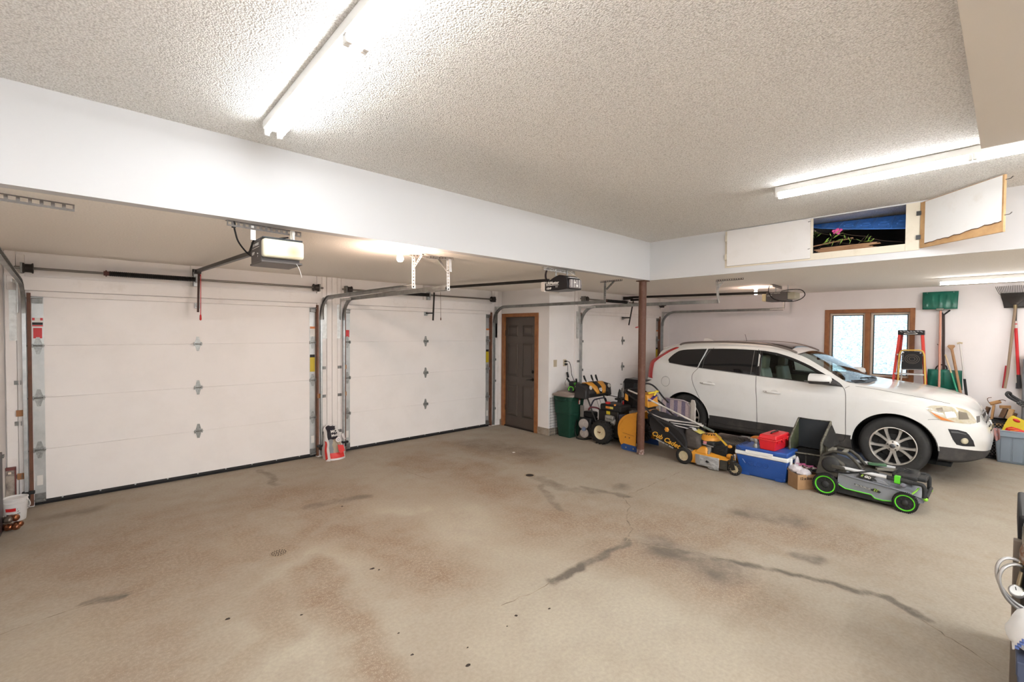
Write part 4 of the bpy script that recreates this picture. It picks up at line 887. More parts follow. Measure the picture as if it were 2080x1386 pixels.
for mir in (False, True):
    if not mir:
        plate(QG, 'rear_quarter_window', DGL, car, .003)
        plate(RG, 'rear_door_window', DGL, car, .003); plate([(2.625, 1.132), (2.67, 1.134), (2.695, 1.51), (2.652, 1.51)], 'pillar_cover', BLKT, car, .0025, 2)
    # front window frame with an opening
    outer = [(2.645, 1.13), (2.665, 1.512), (2.58, 1.507)]+sp2([(2.41, 1.482), (2.20, 1.418), (1.98, 1.325), (1.83, 1.245), (1.66, 1.155), (1.57, 1.10), (1.528, 1.062)])
    inner = [(2.585, 1.128), (2.60, 1.478), (2.55, 1.474)]+sp2([(2.41, 1.452), (2.21, 1.388), (1.99, 1.297), (1.86, 1.225), (1.77, 1.165), (1.715, 1.12), (1.70, 1.085)])
    mb = MB(); n = len(outer)
    A = [on_side(y, z, .003, mir) for y, z in outer]; B = [on_side(y, z, .003, mir) for y, z in inner]; A2 = [on_side(y, z, -.006, mir) for y, z in outer]; B2 = [on_side(y, z, -.012, mir) for y, z in inner]
    mb.v = A+B+A2+B2
    for i in range(n):
        j = (i+1) % n; mb.f += [[i, j, n+j, n+i], [i, j, 2*n+j, 2*n+i], [n+i, n+j, 3*n+j, 3*n+i]]; mb.mi += [0, 0, 0]
    mb.build('front_window_frame', BLKT, car)
    plate(ring(inner, .01), 'front_door_window', CGL, car, -.006, mir=mir, depth=.003)
    # wheel arches
for k, (cy, cz, r) in enumerate(WHEELS):
    for mir in (False, True):
        w = MB(); n = 26; sg = -1 if mir else 1; x0 = (CXS+CW+.01-.03) if mir else CXS+.02
        A = [(x0, cy+(r+.004)*math.cos(t), cz+(r+.004)*math.sin(t)) for t in np.linspace(-.35, PI+.35, n)]; B = [(x0+sg*.30, p[1], p[2]) for p in A]
        w.grid([A, B]).add(B, [tuple(range(n))]); w.build('wheel_arch', m_('arch liner', (.012, .012, .012), .85), car)
    lip = [on_side(cy+(r+.004)*math.cos(t), cz+(r+.004)*math.sin(t), -.004) for t in np.linspace(.05, PI-.05, 30)]
    MB().tube(lip, .008, 6).build('arch_lip', PAINT, car)
# underside, so that no light comes up into the car
MB().bb((CXS+.1, .45, .20), (CXS+CW-.1, 4.5, .24)).build('underbody', m_('underbody', (.01, .01, .01), .9), car)
# wheels
TYRE = m_('tyre rubber', (.035, .034, .033), .7, bump=(40, .25, .004), vary=(10, (.065, .06, .055), .5, .8)); ALLOY = m_('alloy wheel', (.66, .63, .58), .32, .6, vary=(12, (.46, .42, .36), .5, .8))
DRK = m_('brake dark', (.02, .019, .018), .6, .4)  # near-black metal of the brake discs
def wheel(cy, mir=False):
    x = CXS+CW-.035 if mir else CXS+.035; ax = (1, 0, 0) if mir else (-1, 0, 0); s_ = 1 if mir else -1; R = .362; cz = .360
    w = MB().lathe([(.245, -.19), (.30, -.205), (.335, -.20), (R-.006, -.175), (R, -.15), (R, -.14), (R-.006, -.136), (R-.006, -.128), (R, -.124), (R, -.09), (R-.006, -.086), (R-.006, -.078), (R, -.074), (R, -.055), (R-.006, -.03), (.335, -.004), (.325, .002), (.30, .006), (.255, .004), (.238, -.008), (.236, -.05)], (x, cy, cz), ax, 64, caps=False).build('wheel', TYRE, car)
    w.name = 'wheel'
    rim = MB().lathe([(.236, -.19), (.225, -.05), (.228, -.012), (.240, -.004), (.240, .003), (.233, .005), (.224, -.004), (.222, -.02)], (x, cy, cz), ax, 56, caps=False)
    P = lambda r, t, d: Vector((x+s_*d, cy+r*math.cos(t)*(-s_), cz+r*math.sin(t)))
    for k in range(5):
        a0 = PI/2+PI+k*2*PI/5
        for q in (-1, 1):
            a = a0+q*.25; lo = []; hi = []
            for i in range(6):
                v = i/5; r = .055+(.226-.055)*v; aa = a0+q*(.13+.155*v); hw = (.020-.004*math.sin(v*PI)+(.006 if v > .85 else 0))/1; d = -.012-.006*math.sin(v*PI)+.006*v
                u_ = Vector((0, -math.sin(aa)*(-s_)*hw, math.cos(aa)*hw)); c_ = P(r, aa, d); b_ = P(r, aa, d-.03)
                lo.append([b_-u_, c_-u_*.75]); hi.append([c_+u_*.75, b_+u_])
            rim.grid([l+h_ for l, h_ in zip(lo, hi)])
    rim.lathe([(.0, .0), (.055, -.004), (.07, -.012), (.075, -.05)], (x, cy, cz), ax, 30, caps=False)
    rm = rim.build('rim', ALLOY, w, smooth=45)
    MB().lathe([(0, .009), (.022, .009), (.029, .005), (.030, -.004)], (x, cy, cz), ax, 24, caps=False).build('hub_cap', m_('hub cap', (.18, .19, .20), .35, .8), w)
    MB().bar(P(.016, PI*.3, .010), P(.016, PI*1.3, .010), .004, .006).build('emblem', CHROM, w)
    for k in range(5):
        a = PI/2+PI+PI/5+k*2*PI/5; MB().cyl(P(.052, a, -.01), P(.052, a, .002), .0105, n=6).build('wheel_nut', m_('nut steel', (.16, .15, .14), .4, .7), w)
    MB().lathe([(0, -.06), (.15, -.06), (.155, -.07), (.0, -.075)], (x, cy, cz), ax, 40).lathe([(.0, -.09), (.226, -.09), (.226, -.1), (0, -.1)], (x, cy, cz), ax, 40).build('brake_disc', DRK, w)
    return w
for cy in (.985, 3.735): wheel(cy); wheel(cy, True)
# seams, handles and details of the near side
seam([(3.365, 1.53), (3.45, 1.36), (3.545, 1.192), (3.615, 1.10), (3.628, 1.03), (3.60, .92), (3.52, .76), (3.44, .60), (3.375, .44), (3.33, .40)], 'door_seam', car)
seam([(2.668, 1.53), (2.65, 1.33), (2.634, 1.126), (2.615, .98), (2.597, .80), (2.588, .60), (2.585, .42), (2.587, .30)], 'door_seam', car)
seam([(1.53, 1.06), (1.50, 1.02), (1.482, .95), (1.476, .80), (1.474, .60), (1.472, .44), (1.485, .36), (1.53, .325), (1.62, .318)], 'door_seam', car)
seam([(1.62, .318), (2.0, .315), (2.587, .312)], 'sill_seam', car, .004); seam([(2.60, .312), (3.0, .31), (3.25, .33)], 'sill_seam', car, .004)
seam([(1.50, 1.045), (1.46, 1.075)], 'bonnet_seam', car, .002)
MB().tube([Vector((CXS+p[2]-.0, p[0], p[1]+.001)) for p in [DEN[int(6.35*NR), c] for c in range(int(3.2*NS), int(6.7*NS))]], .0018, 6).build('bonnet_seam', MAT['seam black'], car)
seam([(.66, .745), (.58, .758), (.50, .75)], 'bumper_seam', car, .002)
MB().tube([on_side(4.115+.083*math.cos(t), .915+.087*math.sin(t), .0) for t in np.linspace(0, 2*PI, 40)], .0025, 6).build('fuel_flap', m_('flap line', (.16, .155, .15), .6), car)
seam([(4.06, 1.238), (3.55, 1.189), (2.65, 1.127), (1.53, 1.057)], 'waist_strip', car, .005, m_('waist strip', (.30, .29, .28), .35, .6), .002)
for pts in ([(3.45, 1.505), (3.50, 1.36), (3.56, 1.20)],): seam(pts, 'window_strip', car, .004, CHROM, .004)
for pts in ([(3.41, 1.50), (3.46, 1.40), (3.478, 1.34), (3.48, 1.19)], [(2.72, 1.505), (2.715, 1.14)], [(2.635, 1.50), (2.612, 1.30), (2.585, 1.125)], [(2.605, 1.40), (2.575, 1.13)]): seam(pts, 'window_strip', car, .003, CHROM, .004)
for y0 in (3.355, 2.385):
    z = .948 if y0 > 3 else .905; q = T
    plate([(y0+.06+.05*math.cos(t)-.09, z+.004+.032*math.sin(t)) for t in np.linspace(0, 2*PI, 16)[:-1]], 'handle_recess', m_('recess grey', (.62, .61, .585), .4), car, .0015, 2)
    h = [on_side(y0+.12-.24*v, z+.003-.012*v, .004+.028*math.sin(PI*min(1, max(0, v)))**.5) for v in np.linspace(0, 1, 12)]
    hd = MB().tube(h, [.009, .016, .018, .018, .017, .016, .0155, .015, .0145, .014, .013, .008], 8).build('door_handle', PAINT, car)
    MB().cyl(on_side(y0+.065, z, .035), on_side(y0+.065, z, .05), .006, n=8).build('lock', BLACK, hd)
TAIL = sp2([(4.545, 1.16), (4.47, 1.25), (4.39, 1.328), (4.27, 1.42), (4.10, 1.50), (4.03, 1.512), (4.02, 1.503), (4.15, 1.44), (4.27, 1.355), (4.39, 1.238), (4.44, 1.16), (4.45, 1.10), (4.43, 1.02), (4.39, .945)], 4)+[(4.46, .95), (4.53, .965), (4.55, 1.05)]
plate(TAIL, 'tail_light', m_('tail lamp red', (.42, .008, .01), .15, coat=.6), car, .012, 3, depth=.03)
# headlamp
HL = sp2([(.68, .872), (.665, .895), (.635, .912), (.56, .918), (.46, .91), (.375, .888), (.325, .855), (.29, .80), (.268, .755), (.268, .728), (.33, .728), (.45, .742), (.55, .752), (.61, .795), (.66, .85)], 3)
def plate_f(poly, *a, **k): return plate(poly, *a, **k)
hl = plate_f(HL, 'headlamp', m_('aged lamp lens', (.60, .56, .46), .1, coat=.8, vary=(6, (.50, .43, .27), .42, .6)), car, .008, 3, depth=.03)
plate([(.65, .85), (.60, .80), (.545, .757), (.43, .745), (.475, .762), (.56, .80)], 'indicator', m_('amber', (.62, .19, .03), .25), hl, .011, 2)
plate([(.60, .885), (.545, .898), (.53, .86), (.57, .845)], 'reflector', m_('lamp chrome', (.75, .73, .68), .12, .9), hl, .011, 2)
plate([(.52, .85), (.44, .858), (.42, .80), (.50, .785)], 'reflector', MAT['lamp chrome'], hl, .011, 2)
plate([(.41, .865), (.345, .845), (.325, .775), (.40, .775)], 'lamp_bowl', m_('lamp grey', (.22, .19, .15), .3), hl, .011, 2)
# fog lamp housing
fg = plate([(.485, .655), (.40, .652), (.335, .632), (.31, .60), (.275, .53), (.262, .462), (.36, .462), (.41, .475), (.44, .53)], 'fog_lamp_housing', m_('fog housing', (.03, .03, .032), .5), car, .004, 3)
plate([(.46, .632), (.40, .63), (.34, .61), (.335, .60), (.40, .615), (.455, .615)], 'louvre', m_('louvre grey', (.10, .10, .10), .4), fg, .012, 2)
p = on_side(.345, .525, .0); MB().lathe([(0, .02), (.025, .018), (.036, .01), (.038, -.01)], p, (-.75, -.66, 0), 20, caps=False).build('fog_lamp', m_('fog lens', (.55, .50, .36), .25), fg)
# grille and badge seen edge-on
gr = MB()
for r in range(6): 
    z = .50+r*.048; gr.tube([(CXC-.33+.66*i/12, .135+.10*max(0, (z-.62)/.18)+.008*abs(i-6)/6, z+.02) for i in range(13)], .009, 6)
gr.hexa([(CXC-.34, .145, .47), (CXC+.34, .145, .47), (CXC+.34, .19, .47), (CXC-.34, .19, .47)], [(CXC-.34, .215, .80), (CXC+.34, .215, .80), (CXC+.34, .25, .80), (CXC-.34, .25, .80)]); gr.build('grille', m_('grille black', (.02, .02, .022), .35, .3), car)
q = MB()
for r in (0, 1): q.tube([(CXC-.37, .225, .80), (CXC-.36, .15, .60), (CXC-.34, .14, .48), (CXC+.34, .14, .48), (CXC+.36, .15, .60), (CXC+.37, .225, .80)] if r == 0 else [(CXC-.37, .225, .80), (CXC, .20, .815), (CXC+.37, .225, .80)], .009, 8)
q.build('grille_surround', CHROM, car)
MB().lathe([(0, .02), (.05, .015), (.055, 0)], (CXC, .15, .66), (0, -1, .3), 24, caps=False).build('badge', CHROM, car)
plate([(.262, .80), (.238, .80), (.232, .735), (.252, .73)], 'side_vent', m_('vent grey', (.16, .15, .14), .4), car, .004, 1)
# roof rail, sunroof, fin, aerial
rail = spline([(CXS+.31, 4.00, 1.562), (CXS+.32, 3.88, 1.60), (CXS+.315, 3.5, 1.625), (CXS+.315, 3.1, 1.632), (CXS+.32, 2.6, 1.612), (CXS+.34, 2.32, 1.555), (CXS+.36, 2.16, 1.492)], 8)
RAILM = m_('roof rail', (.20, .17, .155), .35, .5)
MB().tube(rail, [.006]+[.016]*(len(rail)-2)+[.008], 8).build('roof_rail', RAILM, car); MB().tube([(2*CXC-p.x, p.y, p.z) for p in rail], [.006]+[.016]*(len(rail)-2)+[.008], 8).build('roof_rail', RAILM, car)
def roofz(x, y):
    h = TREE.ray_cast(Vector((min(x, 2*CXC-x-1e-4), y, 3)), Vector((0, 0, -1))); return h[0].z if h[0] else 1.5
G = [[(x, y, roofz(x, y)+.006) for x in np.linspace(CXS+.47, CXC*2-CXS-.47, 12)] for y in np.linspace(2.26, 3.28, 16)]
MB().grid(G).build('sunroof', m_('sunroof glass', (.025, .018, .016), .06), car, solid=.004)
z = roofz(CXC-.05, 3.75)
MB().add([(CXC-.02, 3.86, z-.005), (CXC+.02, 3.86, z-.005), (CXC+.025, 3.63, z-.005), (CXC-.025, 3.63, z-.005), (CXC-.008, 3.85, z+.05), (CXC+.008, 3.85, z+.05), (CXC+.008, 3.77, z+.055), (CXC-.008, 3.77, z+.055)], [(0, 1, 5, 4), (4, 5, 6, 7), (1, 2, 6, 5), (3, 0, 4, 7), (2, 3, 7, 6)]).build('roof_fin', PAINT, car, bevel=.006)
MB().tube([(CXC, 3.10, roofz(CXC-.01, 3.1)), (CXC, 3.13, 1.76)], .003, 6).build('aerial', BLACK, car)
G = [[(CXC+x, y, roofz(CXC+x, 4.1)+.006 - (y-4.1)*.25) for x in np.linspace(-.5, .5, 8)] for y in np.linspace(4.12, 4.40, 4)]
MB().grid(G).build('tailgate_spoiler', PAINT, car, solid=.02)
# door mirror
mr = MB(); prof = []
for i in range(9):
    v = i/8; s_ = math.sin(min(1, .18+v*.9)*PI/2)
    prof.append((1.855-.255*v, s_))
def mirror_shell(mir):
    mb = MB(); rings = []
    for i in range(10):
        v = i/9; y = 1.86-.25*min(1, v*1.04); k = [1, 1.0, 1, 1, .995, .98, .94, .86, .70, .02][i]; rings.append([(CXS-.13+.115*k*math.cos(t)*(1 if math.cos(t) > 0 else 1)+.02*(1-k), y, 1.158+.074*k*math.sin(t)*(1.0 if math.sin(t) > 0 else .9)) for t in np.linspace(0, 2*PI, 20)[:-1]])
    rings = [[tuple((2*CXC-p[0] if mir else p[0], p[1], p[2])) for p in r] for r in rings]
    for r in rings: r.append(r[0])
    return mb.grid(rings)
for mir in (False, True):
    fx = lambda x: 2*CXC-x if mir else x
    ms = mirror_shell(mir).build('door_mirror', PAINT, car, smooth=60)
    b = MB(); rr = []
    for i in range(9):
        v = i/8; y = 1.862-.245*v; k = [1.02, 1.02, 1.02, 1.02, 1.015, 1.0, .97, .92, .82][i]; rr.append([(fx(CXS-.13+.115*k*math.cos(t)+.02*(1-k)), y, 1.158+.0745*k*math.sin(t)*.92) for t in np.linspace(PI+.35, 2*PI-.35, 12)])
    b.grid(rr).build('mirror_base', CLAD, ms, solid=.006)
    MB().lathe([(0, 0), (.105, 0)], (fx(CXS-.13), 1.858, 1.158), (0, 1, 0), 20).build('mirror_glass', m_('mirror glass', (.5, .52, .53), .03, 1), ms) if False else MB().add([(fx(CXS-.13+.10*math.cos(t)), 1.857, 1.158+.058*math.sin(t)) for t in np.linspace(0, 2*PI, 20)[:-1]], [tuple(range(19))]).build('mirror_glass', m_('mirror glass', (.5, .52, .53), .03, 1), ms)
    MB().bar((fx(CXS-.06), 1.66, 1.10), (fx(CXS+.09), 1.63, 1.085), .07, .03).build('mirror_arm', BLACK, ms, bevel=.006)
MB().bar(on_side(1.715, 1.17, .002), on_side(1.655, 1.165, .012), .03, .008).build('mirror_indicator', m_('repeater', (.6, .45, .35), .3), car) if False else None
plate([(1.70, 1.085), (1.715, 1.12), (1.64, 1.14), (1.555, 1.085), (1.535, 1.066)], 'mirror_sail', m_('sail grey', (.10, .10, .105), .5), car, .006, 2)
# wipers and cowl
cwl = [DEN[r, 7*NS] for r in range(7*NR+3, DEN.shape[0], 4)]; cwl = [(CXS+u, y, z) for y, z, u in cwl]+[(CXS+CW-u, y, z) for y, z, u in cwl[::-1]]
MB().grid([[(x, y-.055, z-.012) for x, y, z in cwl], [(x, y-.02, z+.004) for x, y, z in cwl], [(x, y+.015, z+.012) for x, y, z in cwl]]).build('cowl', BLACK, car, smooth=60)
for x0, x1 in ((CXS+.65, CXS+.2), (CXS+1.35, CXS+.75)):
    MB().tube([(x0, 1.385, 1.105), (x0-.10, 1.41, 1.128), (x1, 1.455, 1.142)], .008, 6).build('wiper', BLACK, car)
# interior
TAN = m_('seat leather', (.42, .36, .24), .5); TAN2 = m_('seat leather light', (.55, .52, .42), .45); INT = m_('cabin trim', (.16, .15, .09), .7)
for x in (CXS+.50, CXS+1.39):
    st = MB().hexa([(x-.22, 2.15, .60), (x+.22, 2.15, .60), (x+.24, 2.62, .58), (x-.24, 2.62, .58)], [(x-.22, 2.12, .74), (x+.22, 2.12, .74), (x+.23, 2.62, .70), (x-.23, 2.62, .70)]).build('front_seat', TAN, car, bevel=.03, seg=3)
    MB().hexa([(x-.22, 2.50, .68), (x+.22, 2.50, .68), (x+.22, 2.64, .66), (x-.22, 2.64, .66)], [(x-.17, 2.62, 1.235), (x+.17, 2.62, 1.235), (x+.17, 2.74, 1.22), (x-.17, 2.74, 1.22)]).build('seat_back', TAN2, st, bevel=.03, seg=3)
    MB().hexa([(x-.10, 2.61, 1.22), (x+.10, 2.61, 1.22), (x+.10, 2.73, 1.21), (x-.10, 2.73, 1.21)], [(x-.12, 2.60, 1.42), (x+.12, 2.60, 1.42), (x+.12, 2.68, 1.43), (x-.12, 2.68, 1.43)]).build('head_restraint', TAN, st, bevel=.03, seg=3)
MB().hexa([(CXS+.2, 1.50, .80), (CXS+CW-.2, 1.50, .80), (CXS+CW-.2, 1.95, .78), (CXS+.2, 1.95, .78)], [(CXS+.2, 1.46, 1.085), (CXS+CW-.2, 1.46, 1.085), (CXS+CW-.2, 1.86, 1.03), (CXS+.2, 1.86, 1.03)]).build('dashboard', m_('dash', (.045, .045, .042), .7), car, bevel=.02)
c = Vector((CXS+1.39, 1.98, 1.0)); ay = Vector((0, .9, .43)).normalized(); a, b, _ = frame(ay)
MB().tube([c+(a*math.cos(t)+b*math.sin(t))*.185 for t in np.linspace(0, 2*PI, 30)[:-1]], .015, 8, closed=True).bar(c-a*.18, c+a*.18, .05, .02).cyl(c, c-ay*.2, .03).build('steering_wheel', m_('wheel rim dark', (.03, .03, .03), .5), car)
for x in (CXS+.11, CXS+CW-.11): MB().bb((x-.02, 1.55, .55), (x+.02, 2.65, 1.05)).build('door_trim', INT, car, bevel=.01)
MB().bb((CXS+.15, 2.75, .50), (CXS+CW-.15, 4.3, .62)).bb((CXS+.25, 3.3, .60), (CXS+CW-.25, 3.48, 1.2)).build('rear_seat', TAN, car, bevel=.03)
MB().bb((CXS+.15, 1.5, .45), (CXS+CW-.15, 2.8, .50)).build('cabin_floor', INT, car)
MB().bb((CXC-.13, 1.99, 1.375), (CXC+.13, 2.02, 1.44)).cyl((CXC, 2.0, 1.44), (CXC, 2.07, 1.49), .01).build('rear_view_mirror', BLACK, car, bevel=.01)
MB().bb((CXS+.62, 1.60, 1.10), (CXS+.78, 1.612, 1.19)).build('phone_mount', m_('pale screen', (.45, .55, .58), .3), car, bevel=.004)
# B pillar inside
for x in (CXS+.16, CXS+CW-.16): MB().hexa([(x-.025, 2.70, .5), (x+.025, 2.70, .5), (x+.025, 2.82, .5), (x-.025, 2.82, .5)], [(x-.025+(.17 if x < CXC else -.17), 2.72, 1.5), (x+.025+(.17 if x < CXC else -.17), 2.72, 1.5), (x+.025+(.17 if x < CXC else -.17), 2.80, 1.5), (x-.025+(.17 if x < CXC else -.17), 2.80, 1.5)]).build('door_pillar', m_('pillar cloth', (.35, .33, .26), .8), car, bevel=.01)
# ================================================================== COLUMN
RUST = m_('rusty primer', (.105, .040, .022), .6, vary=(18, (.16, .08, .05), .5, .72), bump=(50, .15, .003))
cl = T('steel_column', 'rust-brown steel post standing under the corner of the white beams', 'column', (5.86, 3.615, 0))
MB().cyl((5.86, 3.615, .035), (5.86, 3.615, ZL), .054, n=28).build('post', RUST, cl)
MB().lathe([(.054, 0), (.0555, .0), (.0555, .05), (.055, .075)], (5.86, 3.615, .005), n=28, caps=False).build('base_collar', m_('flaking paint', (.35, .27, .24), .8, vary=(40, (.14, .07, .05), .42, .55)), cl)
MB().bb((5.79, 3.545, ZL-.012), (5.93, 3.685, ZL-.001)).build('cap_plate', RUST, cl)
# ================================================================== BIN, MESH, TOOLS, SOCKETS
BGR = m_('bin green', (.012, .05, .032), .45, bump=(30, .08, .003)); LIDC = m_('bin lid grey-brown', (.27, .215, .185), .55)
def sq(cx, cy, z, a, r, n=5):   # rounded square ring
    out = []
    for k in range(4):
        c = (cx+(a-r)*(1, -1, -1, 1)[k], cy+(a-r)*(1, 1, -1, -1)[k])
        for i in range(n): t = k*PI/2+i*PI/2/(n-1); out.append((c[0]+r*math.cos(t), c[1]+r*math.sin(t), z))
    return out
bn = T('rubbish_bin', 'dark green square rubbish bin with a grey-brown lid, beside the dark side door', 'bin', (5.955, 5.07, 0))
R_ = RZ(.12)
def loft(rings, close=True):
    mb = MB(); n = len(rings[0]); mb.v = [Vector(p) for r in rings for p in r]
    for i in range(len(rings)-1):
        for j in range(n): mb.f.append([i*n+j, i*n+(j+1) % n, (i+1)*n+(j+1) % n, (i+1)*n+j]); mb.mi.append(0)
    if close: mb.f += [list(range(n))[::-1], [(len(rings)-1)*n+j for j in range(n)]]; mb.mi += [0, 0]
    return mb
bx_, by_ = 5.955, 5.07
loft([sq(bx_, by_, .0, .125, .03), sq(bx_, by_, .02, .132, .03), sq(bx_, by_, .40, .165, .04), sq(bx_, by_, .405, .178, .045), sq(bx_, by_, .62, .195, .06), sq(bx_, by_, .625, .205, .07), sq(bx_, by_, .70, .21, .08)]).build('bin_body', BGR, bn)
for dx in (-.055, .055): MB().bar((bx_+dx, by_-.135, .05), (bx_+dx*1.15, by_-.168, .39), .05, .008).build('rib', BGR, bn, bevel=.003)
loft([sq(bx_, by_, .695, .222, .09), sq(bx_, by_, .705, .226, .09), sq(bx_, by_, .725, .222, .09), sq(bx_, by_, .745, .175, .09), sq(bx_, by_, .765, .165, .09), sq(bx_, by_, .77, .10, .06)]).build('lid', LIDC, bn)
MB().bb((bx_+.01, by_-.207, .57), (bx_+.05, by_-.195, .66)).build('sticker', m_('red sticker', (.30, .05, .04), .5), bn); MB().bb((bx_+.02, by_-.209, .565), (bx_+.042, by_-.2, .63)).build('sticker', TXT, bn)
MB().tube([(bx_-.20, by_-.1, .655), (bx_-.235, by_-.07, .64), (bx_-.235, by_+.07, .64), (bx_-.20, by_+.1, .655)], .012, 8).build('handle', BGR, bn)
GRN = m_('lime green', (.10, .55, .02), .4)
tl = T('cordless_tool', 'black and lime cordless tool with a round ringed end, lying on the bin lid', 'power tool', (5.85, 4.98, .77))
MB().cyl((5.84, 4.93, .825), (5.98, 5.02, .825), .055, n=20).build('motor_barrel', BLACK, tl); MB().tube([Vector((5.835, 4.927, .825))+Vector((.54, -.84, 0))*.04*math.cos(t)+Vector((0, 0, .04))*math.sin(t) for t in np.linspace(-.6, PI+.6, 16)], .008, 6).build('ring', GRN, tl)
MB().bar((5.96, 5.0, .80), (6.1, 5.06, .80), .06, .05).build('grip', GRN, tl, bevel=.01); MB().bar((5.93, 4.97, .79), (6.06, 4.98, .785), .045, .03).build('battery', BLACK, tl, bevel=.006)
tl = T('cordless_tool', 'black cordless tool with lime lettering, lying on top of the ringed one', 'power tool', (5.98, 5.05, .85))
MB().bar((5.93, 5.0, .90), (6.12, 5.08, .885), .10, .085).build('housing', BLACK, tl, bevel=.025, seg=3)
MB().bar((5.95, 4.952, .91), (6.04, 4.99, .908), .014, .012).bar((5.95, 4.951, .884), (6.03, 4.985, .882), .012, .012).build('lettering_strip', GRN, tl); MB().bar((6.07, 5.0, .90), (6.02, 4.97, .98), .03, .03).build('handle', BLACK, tl, bevel=.008)
ms = MB(); 
for k in range(9): ms.tube([(5.70+k*.045, 5.262-.0*k, .0), (5.70+k*.045, 5.27, .66)], .0028, 5)
for k in range(14): ms.tube([(5.69, 5.266, .02+k*.048), (6.07, 5.266, .02+k*.048)], .0025, 5)
single(ms, 'wire_mesh_panel', m_('mesh wire', (.03, .03, .03), .5, .5), 'black wire mesh panel leaning on the wall behind the green bin', 'mesh panel')
BEI = m_('beige plate', (.50, .42, .30), .4)
q = T('wall_plate', 'blank beige cover plate on the wall above the green bin', 'wall plate', (5.835, YB, 1.235)); MB().bb((5.795, YB-.008, 1.175), (5.875, YB, 1.295)).build('plate', BEI, q, bevel=.003)
for z in (1.195, 1.275): MB().cyl((5.835, YB-.006, z), (5.835, YB-.01, z), .004, n=8).build('screw', GALV, q)
q = T('power_socket', 'beige double power socket with two plugged cords above the green bin', 'socket', (6.085, YB, 1.235)); MB().bb((6.045, YB-.008, 1.175), (6.125, YB, 1.295)).build('plate', BEI, q, bevel=.003)
for z in (1.21, 1.26): MB().cyl((6.085, YB-.006, z), (6.085, YB-.011, z), .018, n=14).build('outlet', m_('outlet face', (.55, .48, .37), .4), q)
cd_ = T('extension_cable', 'black cord looping from the wall socket down to the tools on the bin', 'cord', (6.1, YB-.02, 1.26))
MB().bb((6.065, YB-.045, 1.25), (6.11, YB-.008, 1.275)).build('plug', BLACK, cd_, bevel=.006); MB().tube(spline([(6.11, YB-.03, 1.262), (6.17, YB-.04, 1.24), (6.20, YB-.05, 1.14), (6.22, YB-.06, 1.0), (6.24, YB-.12, .88), (6.2, YB-.2, .80)], 8), .0055, 6).build('cable', BLACK, cd_)
cd_ = T('charger', 'small black charger hanging on a thin cable below the wall socket', 'charger', (6.1, YB-.02, 1.05))
MB().bb((6.07, YB-.05, 1.195), (6.115, YB-.008, 1.225)).build('plug', BLACK, cd_, bevel=.006); MB().tube(spline([(6.12, YB-.03, 1.21), (6.135, YB-.03, 1.17), (6.13, YB-.035, 1.08), (6.12, YB-.04, 1.06)], 6), .004, 6).tube(spline([(6.13, YB-.04, .98), (6.05, YB-.05, .9), (6.0, YB-.1, .85)], 6), .003, 6).build('cable', BLACK, cd_); MB().bar((6.11, YB-.04, 1.07), (6.135, YB-.045, .975), .034, .025).build('brick', BLACK, cd_, bevel=.006)

# ================================================================== SNOW BLOWER
ORGE = m_('machine yellow', (.62, .27, .025), .42, vary=(9, (.52, .21, .02), .5, .8)); BLUE = m_('blue skid', (.015, .06, .22), .5, vary=(14, (.03, .045, .09), .55, .75)); CRM = m_('cream wheel', (.62, .54, .36), .5, vary=(10, (.45, .36, .22), .5, .8))
SIL = m_('cast aluminium', (.42, .42, .40), .45, .6, vary=(20, (.25, .25, .24), .4, .7))
sb = T('snow_blower', 'yellow and black two-stage snow blower standing behind the rusty post', 'snow blower', (6.2, 4.2, 0))
def auger_side(x):
    return [(x, 3.725, .045), (x, 3.715, .575)]+[(x, 3.725-.0+ (4.045-3.725)*math.sin(t), .575-.0+(-.265)*(1-math.cos(t))) for t in np.linspace(.25, PI/2, 8)]+[(x, 4.04, .22), (x, 4.0, .10), (x, 3.965, .045)]
for x, nm in ((5.90, 0), (6.52, 1)):
    s_ = MB().prism(auger_side(x), (.012, 0, 0)).build('auger_side_plate', ORGE, sb, bevel=.003)
    if not nm:
        MB().tube([(5.897, 3.99+.0, .12), (5.897, 4.028, .24), (5.897, 4.015, .35), (5.897, 3.95, .45), (5.897, 3.84, .54), (5.897, 3.75, .565)], .004, 6).build('pressed_edge', ORGE, s_)
        MB().bar((5.897, 3.755, .235), (5.897, 3.95, .255), .004, .004).build('pressed_line', m_('brown line', (.22, .09, .02), .6), s_)
        for y in (3.83, 3.90): MB().cyl((5.901, y, .195), (5.888, y, .195), .008, n=8).build('bolt', m_('rusty bolt', (.15, .07, .03), .6), s_)
    sk = MB().prism([(x-.008, 3.70, .0), (x-.008, 3.71, .085), (x-.008, 3.93, .095), (x-.008, 3.985, .06), (x-.008, 3.965, .012), (x-.008, 3.93, .0)], (.010, 0, 0)).build('skid_shoe', BLUE, sb, bevel=.003)
    if not nm:
        for y in (3.75, 3.88): MB().cyl((5.893, y, .045), (5.878, y, .045), .011, n=8).build('bolt', GALV, sk)
G = [[(x, p[1], p[2]) for x in (5.905, 6.53)] for p in auger_side(0)[1:]]
MB().grid(G).build('auger_housing', ORGE, sb, solid=.006)
h = MB(); 
for k in range(40):
    a0, a1 = k*.42, (k+1)*.42; x0, x1 = 5.93+k*.0145, 5.93+(k+1)*.0145; P_ = lambda x, a, r: (x, 3.84+r*math.cos(a), .25+r*math.sin(a))
    h.add([P_(x0, a0, .05), P_(x1, a1, .05), P_(x1, a1, .17), P_(x0, a0, .17)], [(0, 1, 2, 3)])
h.build('auger', m_('auger dark', (.03, .03, .035), .5, .4), sb, solid=.004)
MB().cyl((5.91, 3.84, .25), (6.52, 3.84, .25), .022, n=12).build('auger_shaft', BLACKM, sb)
